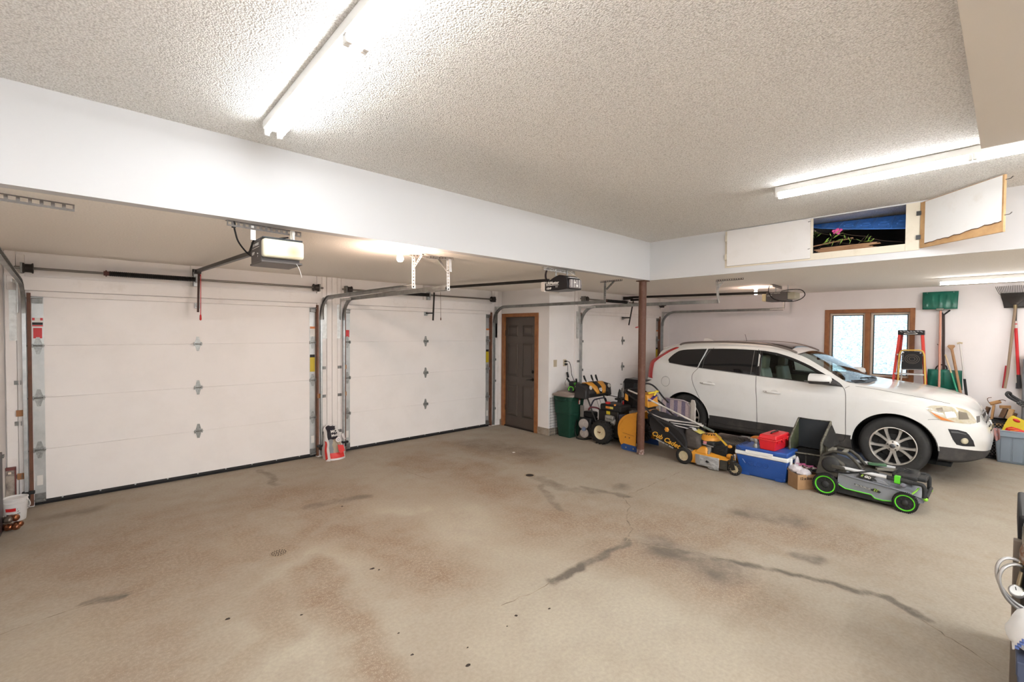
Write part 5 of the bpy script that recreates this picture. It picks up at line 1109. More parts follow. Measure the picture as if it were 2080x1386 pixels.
def mwheel(c, r, w, name, parent, rimc, ax=(-1, 0, 0), rr=.55, tread=0, tm=None, spokes=0):
    wv = MB().lathe([(r*.52, -w/2), (r*.85, -w/2), (r*.97, -w*.38), (r, -w*.25), (r, w*.25), (r*.97, w*.38), (r*.85, w/2), (r*.62, w/2), (r*.58, w*.40)], c, ax, 36, caps=False)
    if tread:
        a_, b_, d_ = frame(ax)
        for k in range(tread):
            for q in (-1, 1):
                t_ = 2*PI*(k+(.5 if q > 0 else 0))/tread; e = a_*math.cos(t_)+b_*math.sin(t_); wv.bar(Vector(c)+e*(r+.004)+d_*q*w*.02, Vector(c)+e*(r-.002)+d_*q*w*.5, r*.12, .016, e)
    o = wv.build(name, tm or RUBBER, parent); rim = MB().lathe([(0, w*.30), (r*.16, w*.32), (r*.20, w*.18), (r*.46, w*.20), (r*rr, w*.42), (r*(rr+.05), w*.44), (r*(rr+.05), w*.3)], c, ax, 32, caps=False)
    if spokes:
        a_, b_, d_ = frame(ax)
        for k in range(spokes):
            t_ = 2*PI*k/spokes; e = a_*math.cos(t_)+b_*math.sin(t_); rim.bar(Vector(c)+e*r*.18+d_*w*.30, Vector(c)+e*r*rr+d_*w*.42, r*.045, .008, e)
    rim.build('hub', rimc, o); return o
for x in (5.945, 6.43): 
    w_ = mwheel((x, 4.372, .185), .185, .13, 'wheel', sb, CRM, tread=18)
MB().cyl((5.90, 4.372, .185), (5.875, 4.372, .185), .012, n=8).cyl((5.905, 4.41, .185), (5.89, 4.41, .185), .008, n=8).build('axle_end', m_('rusty bolt', (.15, .07, .03), .6), sb)
MB().bb((6.02, 4.08, .12), (6.38, 4.55, .34)).build('chassis', BLACKM, sb, bevel=.01)
e = MB().bb((6.0, 4.06, .52), (6.36, 4.46, .63)).build('engine_shroud', BLACK, sb, bevel=.03, seg=3)
MB().bb((6.02, 4.12, .34), (6.34, 4.50, .53)).build('engine_block', BLACKM, sb, bevel=.015)
MB().bb((5.975, 4.20, .36), (6.03, 4.34, .46)).cyl((5.97, 4.30, .44), (5.97, 4.16, .43), .035, n=14).cyl((5.985, 4.2, .33), (6.05, 4.2, .40), .04, n=12).build('exhaust', SIL, sb, bevel=.008)
MB().bb((5.995, 4.26, .565), (5.999, 4.34, .60)).build('sticker', m_('orange label', (.65, .22, .03), .5), e); MB().bb((5.995, 4.20, .565), (5.999, 4.26, .60)).build('sticker', m_('yellow label', (.65, .55, .12), .5), e); MB().bb((6.015, 4.27, .47), (6.019, 4.34, .52)).build('sticker', YELLOW, sb)
MB().cyl((6.06, 4.34, .63), (6.06, 4.34, .66), .04, n=16).build('fuel_cap', RED, e); MB().cyl((6.02, 4.18, .62), (6.02, 4.18, .645), .018, n=12).build('choke_knob', m_('orange knob', (.7, .25, .03), .5), e); MB().cyl((6.2, 4.15, .63), (6.2, 4.15, .68), .012, n=8).build('primer', RED, e)
for x in (5.98, 6.42): MB().tube(spline([(x, 4.48, .27), (x, 4.58, .45), (x, 4.66, .62), (x, 4.72, .74)], 5), .0125, 8).build('handlebar', BLACKM, sb)
MB().tube(spline([(5.99, 4.63, .56), (6.02, 4.60, .65), (6.1, 4.60, .67), (6.32, 4.60, .67), (6.4, 4.62, .6), (6.41, 4.60, .50)], 5), .012, 8).build('cross_bar', m_('blue-black bar', (.02, .02, .035), .4), sb)
for x in (6.12, 6.2): MB().tube([(x, 4.62, .68), (x+.02, 4.5, .35)], .003, 5).build('cable', BLACK, sb)
pan = [(4.62, .70), (4.58, .78), (4.62, .86), (4.72, .93), (4.84, .92), (4.86, .84), (4.80, .74), (4.70, .69)]
MB().prism([(5.90, y, z) for y, z in pan], (.52, 0, 0)).build('console', m_('console black', (.028, .026, .026), .35), sb, bevel=.02, seg=3)
cp = [(4.572, .755, .11), (4.575, .79, .13), (4.612, .868, .18), (4.712, .938, .225), (4.80, .932, .225)]
MB().grid([[(6.175+k*w, y-.012, z+.006) for k in (-1, -.5, 0, .5, 1)] for y, z, w in cp]).build('console_cover', ORGE, sb, solid=.012)
MB().grid([[(6.165+k*w*.28, y-.018, z+.012) for k in (-1, 0, 1)] for y, z, w in cp]).build('console_stripe', m_('stripe black', (.02, .02, .02), .5), sb, solid=.006)
MB().prism([(6.135, 4.575, .855), (6.195, 4.575, .855), (6.198, 4.566, .82), (6.165, 4.55, .795), (6.132, 4.566, .82)], (0, -.006, 0)).build('badge', TXT, sb); MB().ball((6.165, 4.563, .832), (.014, .004, .014), 10, 6).build('badge_disc', m_('badge violet', (.06, .03, .2), .4), sb)
for x0, s_ in ((5.82, -1), (6.42, 1)):
    MB().hexa([(x0, 4.60, .685), (x0+.11, 4.60, .70), (x0+.11, 4.80, .70), (x0, 4.85, .685)], [(x0+.02*(s_ < 0), 4.62, .80+.03*(s_ < 0)), (x0+.11, 4.62, .90), (x0+.11, 4.82, .93), (x0+.02, 4.84, .93)]).build('console_wing', m_('console black', (.028, .026, .026), .35), sb, bevel=.02, seg=3)
    MB().lathe([(.0, .012), (.03, .01), (.035, 0)], (x0+.10*(s_ < 0)+.02, 4.60, .87), (0, -1, .3), 16).build('lamp', m_('console lamp', (.55, .52, .48), .25), sb)
for (x, y, z, dx, dy) in ((5.80, 4.84, .90, -.10, .06), (6.05, 4.76, .93, -.03, .05), (6.18, 4.72, .94, -.05, .02), (6.27, 4.70, .94, -.07, .0)):
    MB().tube([(x, y, z), (x+dx*.35, y+dy*.35, z+.03)], .006, 6).tube([(x+dx*.3, y+dy*.3, z+.025), (x+dx*.7, y+dy*.7, z+.07), (x+dx, y+dy, z+.12)], [.012, .017, .014], 8).build('control_lever', BLACK, sb)
MB().tube([(6.36, 4.66, .72), (6.28, 4.14, .715)], .006, 6).build('chute_rod', BLACKM, sb)
def CH():
    q = MB(); q.T = Matrix.Translation((.19, .13, 0)); return q
CH().hexa([(6.10, 3.92, .57), (6.34, 3.92, .57), (6.34, 4.08, .57), (6.10, 4.08, .57)], [(6.08, 3.86, 1.0), (6.33, 3.86, 1.0), (6.33, 4.06, .98), (6.08, 4.06, .98)]).build('chute', m_('chute black', (.012, .012, .013), .35), sb, bevel=.012)
CH().hexa([(6.06, 3.80, .985), (6.35, 3.80, .985), (6.35, 4.07, .97), (6.06, 4.07, .97)], [(6.08, 3.70, 1.03), (6.33, 3.70, 1.03), (6.33, 4.04, 1.04), (6.08, 4.04, 1.04)]).build('deflector', m_('chute black', (.012, .012, .013), .35), sb, bevel=.012)
q = CH().tube([(6.09, 4.07, .98), (6.09, 4.085, .8), (6.10, 4.09, .60)], .010, 6)
for z in (.66, .76, .84, .94): q.cyl((6.085, 4.095, z), (6.06, 4.11, z), .008, n=6)
q.build('chute_brackets', m_('bracket steel', (.33, .33, .33), .4, .7), sb)
MB().lathe([(.0, 0), (.035, 0), (.03, .05), (.055, .055), (.055, .07), (.03, .08), (.025, .15), (.012, .2), (0, .22)], (6.14, 4.18, .66), n=14).bb((6.1, 4.12, .70), (6.3, 4.24, .73)).build('gear_head', BLACK, sb)
MB().lathe([(.13, 0), (.15, 0), (.15, .03), (.13, .03)], (6.38, 4.08, .545), n=24).build('chute_ring', BLACKM, sb)
MB().bb((6.0, 4.02, .35), (6.1, 4.1, .50)).build('cover_box', m_('grey-blue cover', (.05, .05, .07), .4), sb, bevel=.01)

# ---- small dark machine between bin and blower
mc = T('pressure_washer', 'small dark wheeled machine with pale grey wheels, between the green bin and the snow blower', 'machine', (6.03, 4.70, 0))
MB().bb((5.97, 4.62, .05), (6.18, 4.86, .36)).bb((6.0, 4.6, .36), (6.15, 4.8, .46)).build('housing', BLACK, mc, bevel=.02); 
for z, y, r in ((.255, 4.74, .085), (.105, 4.725, .075)): MB().lathe([(0, .02), (r*.7, .016), (r, .006), (r, -.02), (0, -.02)], (5.945, y, z), (-1, -.35, 0), 24).build('wheel', m_('pale grey disc', (.42, .37, .34), .6, vary=(20, (.30, .26, .24), .4, .7)), mc)
MB().lathe([(0, .03), (.03, .028), (.035, 0)], (5.925, 4.715, .18), (-1, -.35, 0), 16).build('hub', m_('blue grey hub', (.16, .2, .3), .4), mc)
MB().tube(spline([(6.12, 4.56, .28), (6.12, 4.54, .45), (6.08, 4.55, .525), (5.98, 4.62, .545), (5.97, 4.66, .5)], 6), .014, 8).build('handle', m_('dark red bar', (.12, .012, .02), .35), mc)
MB().bb((5.985, 4.79, .30), (6.02, 4.85, .55)).build('side_panel', m_('dusty panel', (.22, .20, .18), .6), mc, bevel=.004)
MB().tube([(5.90, 4.85, .0+.012), (5.88, 4.78, .012), (5.90, 4.70, .012), (6.05, 4.66, .012)], .012, 6).tube([(5.90, 4.85, .012), (5.915, 4.9, .12), (5.96, 4.9, .3)], .008, 6).build('stand', BLACKM, mc)

# ================================================================== YELLOW MOWER
mo = T('lawn_mower', 'yellow push mower with a black grass bag, taped deck and cream wheels', 'lawn mower', (6.1, 2.75, 0))
for c, r, w in (((5.885, 2.96, .112), .112, .055), ((6.40, 2.96, .112), .112, .055)): mwheel(c, r, w, 'wheel', mo, CRM, rr=.74, spokes=16)
for c in ((5.885, 2.295, .082), (6.31, 2.44, .082)):
    w_ = mwheel(c, .082, .045, 'caster_wheel', mo, CRM, rr=.76, spokes=12); x = c[0]
    yf = c[1]; MB().bar((x-.03, yf+.005, .07), (x-.03, yf+.035, .17), .05, .008, (1, 0, 0)).bar((x+.03, yf+.005, .07), (x+.03, yf+.035, .17), .05, .008, (1, 0, 0)).bb((x-.035, yf-.005, .165), (x+.035, yf+.075, .18)).cyl((x, yf+.035, .17), (x, yf+.035, .24), .016, n=10).build('caster_fork', BLACKM, w_)
loft([[(5.90, 2.88, .035), (5.90, 2.42, .035), (6.02, 2.36, .035), (6.26, 2.36, .035), (6.38, 2.42, .035), (6.38, 2.88, .035)], [(5.895, 2.89, .12), (5.89, 2.42, .11), (6.02, 2.35, .11), (6.26, 2.35, .11), (6.39, 2.42, .12), (6.39, 2.9, .12)], [(5.92, 2.88, .175), (5.92, 2.43, .16), (6.02, 2.37, .16), (6.26, 2.37, .16), (6.36, 2.43, .17), (6.36, 2.88, .18)], [(5.96, 2.84, .215), (5.97, 2.5, .185), (6.05, 2.44, .18), (6.23, 2.44, .18), (6.32, 2.5, .19), (6.32, 2.85, .215)]]).build('deck', ORGE, mo, bevel=.012, seg=3)
MB().hexa([(5.92, 2.66, .16), (6.1, 2.66, .16), (6.1, 2.86, .17), (5.92, 2.86, .17)], [(5.95, 2.68, .27), (6.1, 2.68, .28), (6.1, 2.80, .27), (5.96, 2.80, .255)]).build('discharge_hump', ORGE, mo, bevel=.03, seg=3)
MB().bb((5.884, 2.385, .035), (5.93, 2.487, .15)).build('front_skirt', m_('dark skirt', (.06, .055, .045), .6), mo, bevel=.008)
TAPE = m_('silver tape', (.48, .50, .52), .28, .65, bump=(28, .7, .02))
tp = MB(); n = 14; G = []
for i in range(n+1):
    y = 2.49+(2.79-2.49)*i/n; G.append([(5.884-.007*noise.noise((i*.7, j*.9, 2))-.004-.012*max(0, 1-abs(i-4)/3)*(j < 4), y, .03+.14*j/8-.02*(i < 7)*(j == 0)+.01*noise.noise((i, j, 0))) for j in range(9)])
tp.grid(G).build('tape_patch', TAPE, mo, solid=.004); MB().bb((5.874, 2.74, .05), (5.888, 2.80, .17)).build('tape_strip', m_('grey tape', (.25, .25, .25), .5), mo, bevel=.002)
MB().prism([(5.865, 2.65, .115), (5.865, 2.61, .098), (5.865, 2.635, .085), (5.865, 2.66, .095)], (.012, 0, 0)).build('tear', BLACK, mo)
MB().bb((6.0, 2.44, .17), (6.28, 2.74, .30)).build('engine_block', BLACK, mo, bevel=.015); MB().bb((5.985, 2.6, .27), (6.30, 2.86, .345)).build('engine_shroud', m_('shroud black', (.025, .025, .025), .45), mo, bevel=.02)
for k in range(5): MB().bb((5.985, 2.46+k*.001, .185+k*.02), (6.0, 2.60, .193+k*.02)).build('cooling_fin', m_('fin dark', (.05, .05, .05), .4, .5), mo)
MB().bb((5.965, 2.64, .20), (6.0, 2.70, .275)).bar((5.962, 2.60, .285), (5.962, 2.74, .30), .02, .012).cyl((5.965, 2.66, .16), (5.965, 2.66, .22), .02, n=10).build('carburettor', SIL, mo, bevel=.004)
loft([[(6.14+.15*math.cos(t), 2.715+.13*math.sin(t), z) for t in np.linspace(0, 2*PI, 24)[:-1]] for z in (.34, .37)]+[[(6.14+.11*math.cos(t), 2.715+.095*math.sin(t), .405) for t in np.linspace(0, 2*PI, 24)[:-1]], [(6.14+.04*math.cos(t), 2.715+.035*math.sin(t), .42) for t in np.linspace(0, 2*PI, 24)[:-1]]]).build('recoil_cover', ORGE, mo, smooth=50)
for k in range(7): a = 2.4+k*.45; MB().bar((6.14+.06*math.cos(a), 2.715+.05*math.sin(a), .418), (6.14+.10*math.cos(a), 2.715+.085*math.sin(a), .408), .012, .006).build('vent_slot', BLACK, mo)
MB().bb((5.982, 2.785, .29), (5.986, 2.85, .33)).build('sticker', m_('white label', (.62, .62, .62), .5), mo); MB().bb((5.982, 2.70, .30), (5.986, 2.745, .335)).build('sticker', m_('pink label', (.6, .25, .28), .5), mo)
MB().ball((5.99, 2.40, .20), (.035, .045, .03), 12, 8).build('fuel_bulb', ORGE, mo); MB().tube(spline([(5.95, 2.36, .17), (5.94, 2.34, .23), (5.94, 2.32, .24), (5.94, 2.31, .18)], 5), .005, 6).build('front_hook', GALV, mo)
# grass bag
BAG = m_('bag cloth', (.022, .02, .02), .85, bump=(25, .25, .006)); BAGP = m_('bag plastic', (.06, .05, .045), .55, vary=(9, (.11, .095, .085), .5, .75))
bp_ = [(2.90, .19), (3.10, .145), (3.40, .235), (3.50, .42), (3.52, .57), (3.40, .555), (3.12, .47), (2.98, .40)]
def bag_side(x, k): return [(x, 3.2+(y-3.2)*k, .35+(z-.35)*k) for y, z in bp_]
loft([bag_side(5.905, .90), bag_side(5.89, 1.0), bag_side(5.92, 1.03), bag_side(6.1, 1.0), bag_side(6.28, 1.03), bag_side(6.31, .96)]).build('grass_bag', BAG, mo, smooth=50, subs=1)
MB().hexa([(5.93, 2.76, .20), (6.28, 2.76, .20), (6.28, 3.0, .20), (5.93, 3.0, .20)], [(5.95, 2.79, .40), (6.26, 2.79, .40), (6.26, 3.0, .475), (5.95, 3.0, .475)]).build('bag_cap', BAGP, mo, bevel=.05, seg=4)
dv_ = Vector((0, -.31, -.094)).normalized(); upv = Vector((0, -.094, .31))
text('lettering', 'Cub Cadet', .098, facing((5.873, 3.235, .283), dv_, upv), m_('yellow print', (.70, .36, .03), .6), mo, extrude=.001, shear=.35, bold=.002)
text('lettering', 'SIGNATURE CUT SERIES', .026, facing((5.873, 3.245, .225), dv_, upv), m_('grey print', (.42, .42, .42), .6), mo, extrude=.001, bold=.0008)
MB().bb((6.04, 2.93, .472), (6.1, 2.98, .474)).bar((6.0, 2.86, .452), (6.06, 2.92, .472), .05, .003, (0, 0, 1)).build('sticker', m_('white label', (.62, .62, .62), .5), mo)
MB().hexa([(6.01, 2.80, .412), (6.16, 2.80, .412), (6.16, 2.90, .448), (6.01, 2.90, .448)], [(6.01, 2.80, .415), (6.16, 2.80, .415), (6.16, 2.90, .451), (6.01, 2.90, .451)]).build('sticker', m_('yellow label', (.65, .55, .12), .5, vary=(60, (.1, .08, .03), .45, .55)), mo)
TUBEB = m_('handle black', (.02, .02, .022), .35)
for x in (5.872, 6.36):
    MB().tube(spline([(x, 2.90, .185), (x, 3.03, .29), (x, 3.17, .40), (x, 3.25, .455), (x+.01, 3.47, .61), (x+.02, 3.60, .71), (x+.04, 3.90, .86)], 6), .0125, 8).build('handle_tube', TUBEB, mo)
for k in range(6): 
    a = k*PI/3; MB().ball((5.855, 3.205+.022*math.cos(a), .43+.022*math.sin(a)), (.010, .014, .014), 8, 6).build('knob_lobe', ORGE, mo)
MB().lathe([(0, .012), (.018, .01), (.02, 0)], (5.855, 3.205, .43), (-1, 0, 0), 12).build('knob', ORGE, mo)
MB().tube(spline([(5.91, 3.90, .86), (5.95, 3.96, .89), (6.15, 3.98, .90), (6.33, 3.95, .89), (6.38, 3.90, .86)], 6), .0125, 8).build('handle_grip', TUBEB, mo)
MB().tube(spline([(5.92, 3.62, .72), (5.95, 3.66, .94), (6.02, 3.70, 1.0), (6.2, 3.70, 1.0), (6.32, 3.66, .94), (6.36, 3.55, .80), (6.37, 3.46, .72)], 8), .013, 8).build('bail_bar', TUBEB, mo)
MB().hexa([(6.0, 3.58, .66), (6.3, 3.58, .66), (6.3, 3.70, .69), (6.0, 3.70, .69)], [(6.02, 3.60, .85), (6.28, 3.60, .85), (6.30, 3.72, .88), (6.0, 3.72, .88)]).build('control_panel', ORGE, mo, bevel=.02, seg=3)
MB().bar((6.01, 3.575, .77), (6.2, 3.575, .84), .05, .01).build('panel_stripe', m_('badge violet', (.06, .03, .2), .4), mo)
MB().bar((5.99, 3.58, .885), (6.2, 3.54, .90), .02, .02).ball((6.16, 3.54, .90), .022, 8, 6).bar((6.12, 3.56, .84), (6.14, 3.54, .92), .03, .02).build('speed_lever', YELLOW, mo); MB().hexa([(5.90, 3.87, .74), (5.93, 3.87, .74), (5.93, 3.93, .76), (5.90, 3.93, .76)], [(5.90, 3.88, .85), (5.93, 3.88, .85), (5.93, 3.92, .86), (5.90, 3.92, .86)]).build('start_handle', ORGE, mo, bevel=.01)
# ---- leaf rake lying across the mower
rk = T('leaf_rake', 'fan rake with a long pale pole lying across the yellow mower', 'rake', (6.1, 3.2, .4))
MB().tube([(5.98, 3.92, .90), (6.02, 3.70, .83), (6.1, 2.75, .485)], .0125, 10).build('pole', m_('pale pole', (.66, .63, .59), .4, vary=(12, (.38, .36, .33), .4, .7)), rk)
MB().tube([(6.095, 2.80, .503), (6.11, 2.66, .455)], .016, 10).build('ferrule', m_('green grey ferrule', (.12, .14, .12), .5), rk)
for k in range(18):
    a = (k-8.5)/8.5; p1 = Vector((6.12+a*.05, 2.60, .44)); p2 = Vector((6.2+a*.24, 2.36, .43-.05*abs(a))); p3 = Vector((6.24+a*.30, 2.26, .37-.05*abs(a)))
    MB().tube([p1, p2, p3], .003, 5).build('tine', m_('tine wire', (.06, .05, .045), .4, .5), rk)
for a in (-.85, -.55): 
    MB().bar((6.10+a*.03, 2.63, .445), (6.06+a*.1, 2.44, .33), .014, .006).build('brace', m_('yellow strap', (.62, .38, .03), .5), rk)
MB().ball((5.985, 2.40, .325), (.02, .03, .022), 10, 6).build('brace_knob', ORGE, rk)
# ---- folded camp chair lying on the bag
ch = T('camp_chair', 'folded black camping chair with grey poles lying on the grass bag', 'folding chair', (6.3, 3.2, .45))
mb = MB(); G = []
for i in range(25):
    y = 3.62-.74*i/24; G.append([(6.20+.16*math.cos(t)*(1-.3*i/24)+.03*noise.noise((i*.4, t*2, 1)), y, .53-.10*(i/24)+.085*math.sin(t)+.035*noise.noise((i*.5, t*1.5, 3))) for t in np.linspace(0, 2*PI, 16)])
mb.grid(G).build('fabric', m_('camp cloth', (.03, .03, .034), .8, bump=(20, .3, .008)), ch, smooth=60)
for (a, b) in (((6.08, 3.46, .50), (6.2, 2.83, .515)), ((6.06, 3.45, .485), (6.2, 2.86, .47)), ((6.05, 3.30, .475), (6.14, 2.92, .425)), ((6.1, 3.6, .58), (6.08, 3.25, .50)), ((6.12, 3.40, .52), (6.24, 2.82, .49))):
    MB().tube([Vector(a)-Vector((.09, 0, -.02)), Vector(b)-Vector((.09, 0, -.02))], .009, 8).build('pole', m_('pole grey', (.58, .56, .54), .35, .4), ch)
MB().cyl((6.2, 2.84, .45), (6.2, 2.82, .53), .018, n=10).bb((6.10, 3.1, .47), (6.14, 3.13, .53)).build('joint', BLACK, ch)
MB().tube(spline([(6.03, 3.45, .50), (6.04, 3.35, .46), (6.02, 3.25, .48), (6.05, 3.15, .44), (6.06, 3.05, .45), (6.09, 2.98, .40)], 5), .012, 8).build('strap', m_('brown strap', (.09, .065, .055), .8), ch)
# ---- striped beach chair between mower and car
bc = T('beach_chair', 'folded purple and pink striped beach chair leaning before the rear wheel', 'folding chair', (6.62, 3.44, .0))
def stripes():
    q = mat('striped cloth', (.34, .24, .30), .85); nt = q.node_tree; N = nt.nodes; L = nt.links; tc = N.new('ShaderNodeTexCoord'); sx = N.new('ShaderNodeSeparateXYZ'); L.new(tc.outputs['Object'], sx.inputs[0])
    a = N.new('ShaderNodeMath'); a.operation = 'MULTIPLY'; a.inputs[1].default_value = 1/.125; L.new(sx.outputs['Y'], a.inputs[0]); b = N.new('ShaderNodeMath'); b.operation = 'FRACT'; L.new(a.outputs[0], b.inputs[0]); g = N.new('ShaderNodeMath'); g.operation = 'GREATER_THAN'; g.inputs[1].default_value = .5; L.new(b.outputs[0], g.inputs[0])
    n = N.new('ShaderNodeTexNoise'); n.inputs['Scale'].default_value = 60; L.new(tc.outputs['Object'], n.inputs['Vector'])
    mx = N.new('ShaderNodeMix'); mx.data_type = 'RGBA'; mx.inputs[6].default_value = (.50, .37, .38, 1); mx.inputs[7].default_value = (.10, .055, .155, 1); L.new(g.outputs[0], mx.inputs[0])
    m2 = N.new('ShaderNodeMix'); m2.data_type = 'RGBA'; m2.inputs[0].default_value = .25; L.new(mx.outputs[2], m2.inputs[6]); L.new(n.outputs['Fac'], m2.inputs[7]); L.new(m2.outputs[2], N['Principled BSDF'].inputs['Base Color']); return q
G = []
def rr(k): return [(6.58, 3.235+k, .05), (6.60, 3.235+k, .66), (6.60, 3.27+k, .735-k), (6.60, 3.34, .755-k), (6.60, 3.64, .765-k), (6.60, 3.69-k, .74-k), (6.60, 3.715-k, .68), (6.58, 3.715-k, .05)]
MB().prism(rr(.012), (.02, 0, 0)).build('back_cloth', stripes(), bc, bevel=.004)
MB().tube(rr(.012), .012, 8).build('frame', m_('chair frame lilac', (.40, .34, .37), .5), bc)
for y in (3.175, 3.745): MB().prism([(6.55, y-.035, .03), (6.55, y-.04, .72), (6.55, y-.02, .775), (6.55, y+.025, .78), (6.55, y+.035, .74), (6.55, y+.035, .03)], (.03, 0, 0)).build('arm_rest', m_('old white plastic', (.47, .43, .38), .55), bc, bevel=.008)
# ================================================================== COOLER, TOOLBOX
CB = m_('cooler blue', (.016, .075, .32), .4, bump=(60, .05, .002), vary=(5, (.03, .095, .34), .5, .8))
co = T('cool_box', 'blue cool box with a white rim, standing between the two mowers', 'cool box', (6.19, 2.03, 0))
loft([[(6.03, 2.27, .0), (6.03, 1.775, .0), (6.34, 1.775, .0), (6.34, 2.27, .0)], [(6.02, 2.285, .02), (6.02, 1.765, .02), (6.36, 1.765, .02), (6.36, 2.285, .02)], [(6.0, 2.33, .255), (6.0, 1.745, .255), (6.38, 1.745, .255), (6.38, 2.33, .255)]]).build('body', CB, co, bevel=.018, seg=3)
MB().bb((5.99, 1.735, .252), (6.39, 2.34, .302)).build('rim', WHITEP, co, bevel=.012, seg=3)
MB().bb((5.985, 1.90, .285), (6.0, 2.21, .325)).build('lid_tab', WHITEP, co, bevel=.004)
MB().bb((5.995, 1.74, .302), (6.385, 2.335, .36)).build('lid', CB, co, bevel=.016, seg=3)
text('lettering', 'IGLOO', .085, facing((6.008, 2.08, .16), (0, -1, 0), (0, 0, 1)), m_('cooler blue raised', (.014, .062, .27), .4), co, extrude=.004, bold=.002)
for (a, b) in (((6.0, 2.25, .20), (6.016, 2.20, .13)), ((6.015, 1.80, .10), (6.016, 1.785, .13)), ((6.02, 1.80, .055), (6.02, 1.77, .04))): MB().bar(a, b, .004, .006).build('moulded_line', m_('scuff blue', (.25, .33, .55), .4), co)
MB().bb((6.018, 1.80, .0), (6.03, 1.88, .05)).bb((6.018, 2.17, .0), (6.03, 2.27, .05)).build('foot', CB, co, bevel=.01)
hd = MB().bb((6.06, 1.715, .10), (6.10, 1.742, .30)).bb((6.28, 1.715, .10), (6.32, 1.742, .30)).bb((6.06, 1.70, .10), (6.32, 1.725, .14)).build('carry_handle', WHITEP, co, bevel=.008)
tb = T('toolbox', 'red plastic toolbox on the blue cool box', 'toolbox', (6.22, 1.95, .36))
TBR = m_('toolbox red', (.58, .01, .018), .38, bump=(40, .05, .002))
R4 = Matrix.Translation((6.215, 1.955, .36)) @ Matrix.Rotation(-.07, 4, 'Z')
def L4(mb): mb.T = R4; return mb
L4(MB()).hexa([(-.205, -.085, 0), (.205, -.085, 0), (.205, .085, 0), (-.205, .085, 0)], [(-.215, -.10, .125), (.215, -.10, .125), (.215, .10, .125), (-.215, .10, .125)]).build('tray', TBR, tb, bevel=.01, seg=3)
L4(MB()).bb((-.225, -.112, .122), (.225, .112, .135)).build('rim', m_('toolbox red light', (.66, .03, .03), .4), tb, bevel=.004)
L4(MB()).hexa([(-.22, -.107, .135), (.22, -.107, .135), (.22, .107, .135), (-.22, .107, .135)], [(-.20, -.09, .185), (.20, -.09, .185), (.20, .09, .185), (-.20, .09, .185)]).build('lid', TBR, tb, bevel=.012, seg=3)
L4(MB()).bb((-.09, -.012, .185), (.09, .018, .193)).build('handle_recess', m_('toolbox dark red', (.30, .012, .012), .5), tb); L4(MB()).tube([(-.10, .0, .188), (-.085, .0, .204), (.085, .0, .204), (.10, .0, .188)], .008, 8).build('handle', BLACK, tb)
for x in (-.06, .08): L4(MB()).bb((x, -.125, .10), (x+.05, -.108, .15)).build('latch', TBR, tb, bevel=.004)
for x in (-.17, -.12, .0, .16): L4(MB()).bb((x, -.118, .085), (x+.012, -.09, .122)).build('rib', TBR, tb, bevel=.002)
fx_ = T('hose_fitting', 'small grey metal hose fitting beside the red toolbox on the cool box', 'hose fitting', (6.05, 2.11, .36))
MB().lathe([(0, 0), (.026, 0), (.03, .02), (.022, .045), (.014, .05), (.02, .07), (.028, .085), (.02, .11), (0, .115)], (6.04, 2.11, .36), n=16).cyl((6.04, 2.12, .445), (6.06, 2.17, .45), .02, n=12).build('casting', SIL, fx_); MB().tube(spline([(6.04, 2.09, .46), (6.05, 2.07, .44), (6.05, 2.075, .40)], 4), .008, 6).build('spout', m_('dark steel', (.1, .1, .1), .4, .7), fx_)
tg = T('hedge_trimmer', 'flat grey tool with an orange guard lying behind the blue cool box', 'trimmer', (6.45, 2.25, .3))
MB().bar((6.47, 2.46, .366), (6.49, 2.06, .374), .13, .016, (0, 0, 1)).build('blade', m_('dark blade', (.12, .12, .12), .4, .6), tg, bevel=.003)
MB().prism([(6.44, 2.05, .38)]+[(6.44, 2.19+.13*math.cos(t), .38+.045*math.sin(t)) for t in np.linspace(0, PI, 12)][::1]+[(6.44, 2.05, .382)], (.03, 0, 0)).build('guard', m_('orange plastic', (.72, .25, .035), .5), tg)
MB().cyl((6.438, 2.17, .40), (6.445, 2.17, .40), .007, n=8).build('hole', BLACK, tg); MB().cyl((6.48, 2.40, .0), (6.48, 2.40, .36), .02, n=8).cyl((6.49, 2.12, .0), (6.49, 2.12, .37), .02, n=8).build('leg', BLACKM, tg)
# ================================================================== BOX OF BAGS, GRASS CATCHER
CARD = m_('cardboard', (.36, .215, .105), .8, vary=(4, (.30, .17, .08), .4, .7))
cb = T('cardboard_box', 'open cardboard box of plastic bags in front of the black grass catcher', 'box', (6.04, 1.60, 0))
cx = [(6.00, 1.735), (5.88, 1.602), (6.09, 1.445), (6.21, 1.578)]; cx = [Vector((*p, 0)) for p in cx]; hz = Vector((0, 0, .172)); cen = sum(cx, Vector())/4
wl = MB(); 
for k in range(4):
    a, b = cx[k], cx[(k+1) % 4]; ai, bi = a+(cen-a).normalized()*.008, b+(cen-b).normalized()*.008; wl.hexa([a, b, bi, ai], [a+hz, b+hz, bi+hz, ai+hz])
wl.prism(cx, (0, 0, .006)).build('walls', CARD, cb)
d1 = (cx[2]-cx[1]).normalized(); nf = Vector((-d1.y, d1.x, 0)); nf = -nf if nf.dot(cen-cx[1]) > 0 else nf
text('lettering', '12 x 8oz', .042, facing(cx[1]+d1*.10+nf*.0015+Vector((0, 0, .128)), d1, (0, 0, 1)), m_('box print', (.05, .035, .03), .8), cb, extrude=.0005, bold=.001)
MB().hexa([cx[0]+hz, cx[3]+hz, cx[3]+hz*1.01, cx[0]+hz*1.01], [cx[0]+Vector((.06, .07, .23)), cx[3]+Vector((.06, .07, .22)), cx[3]+Vector((.062, .072, .22)), cx[0]+Vector((.062, .072, .23))]).build('flap', CARD, cb)
PB = glass_mat('clear bag', (.86, .84, .86), .15); PB2 = m_('milky bag', (.60, .56, .58), .3); PK = m_('pink bag edge', (.60, .10, .28), .4)
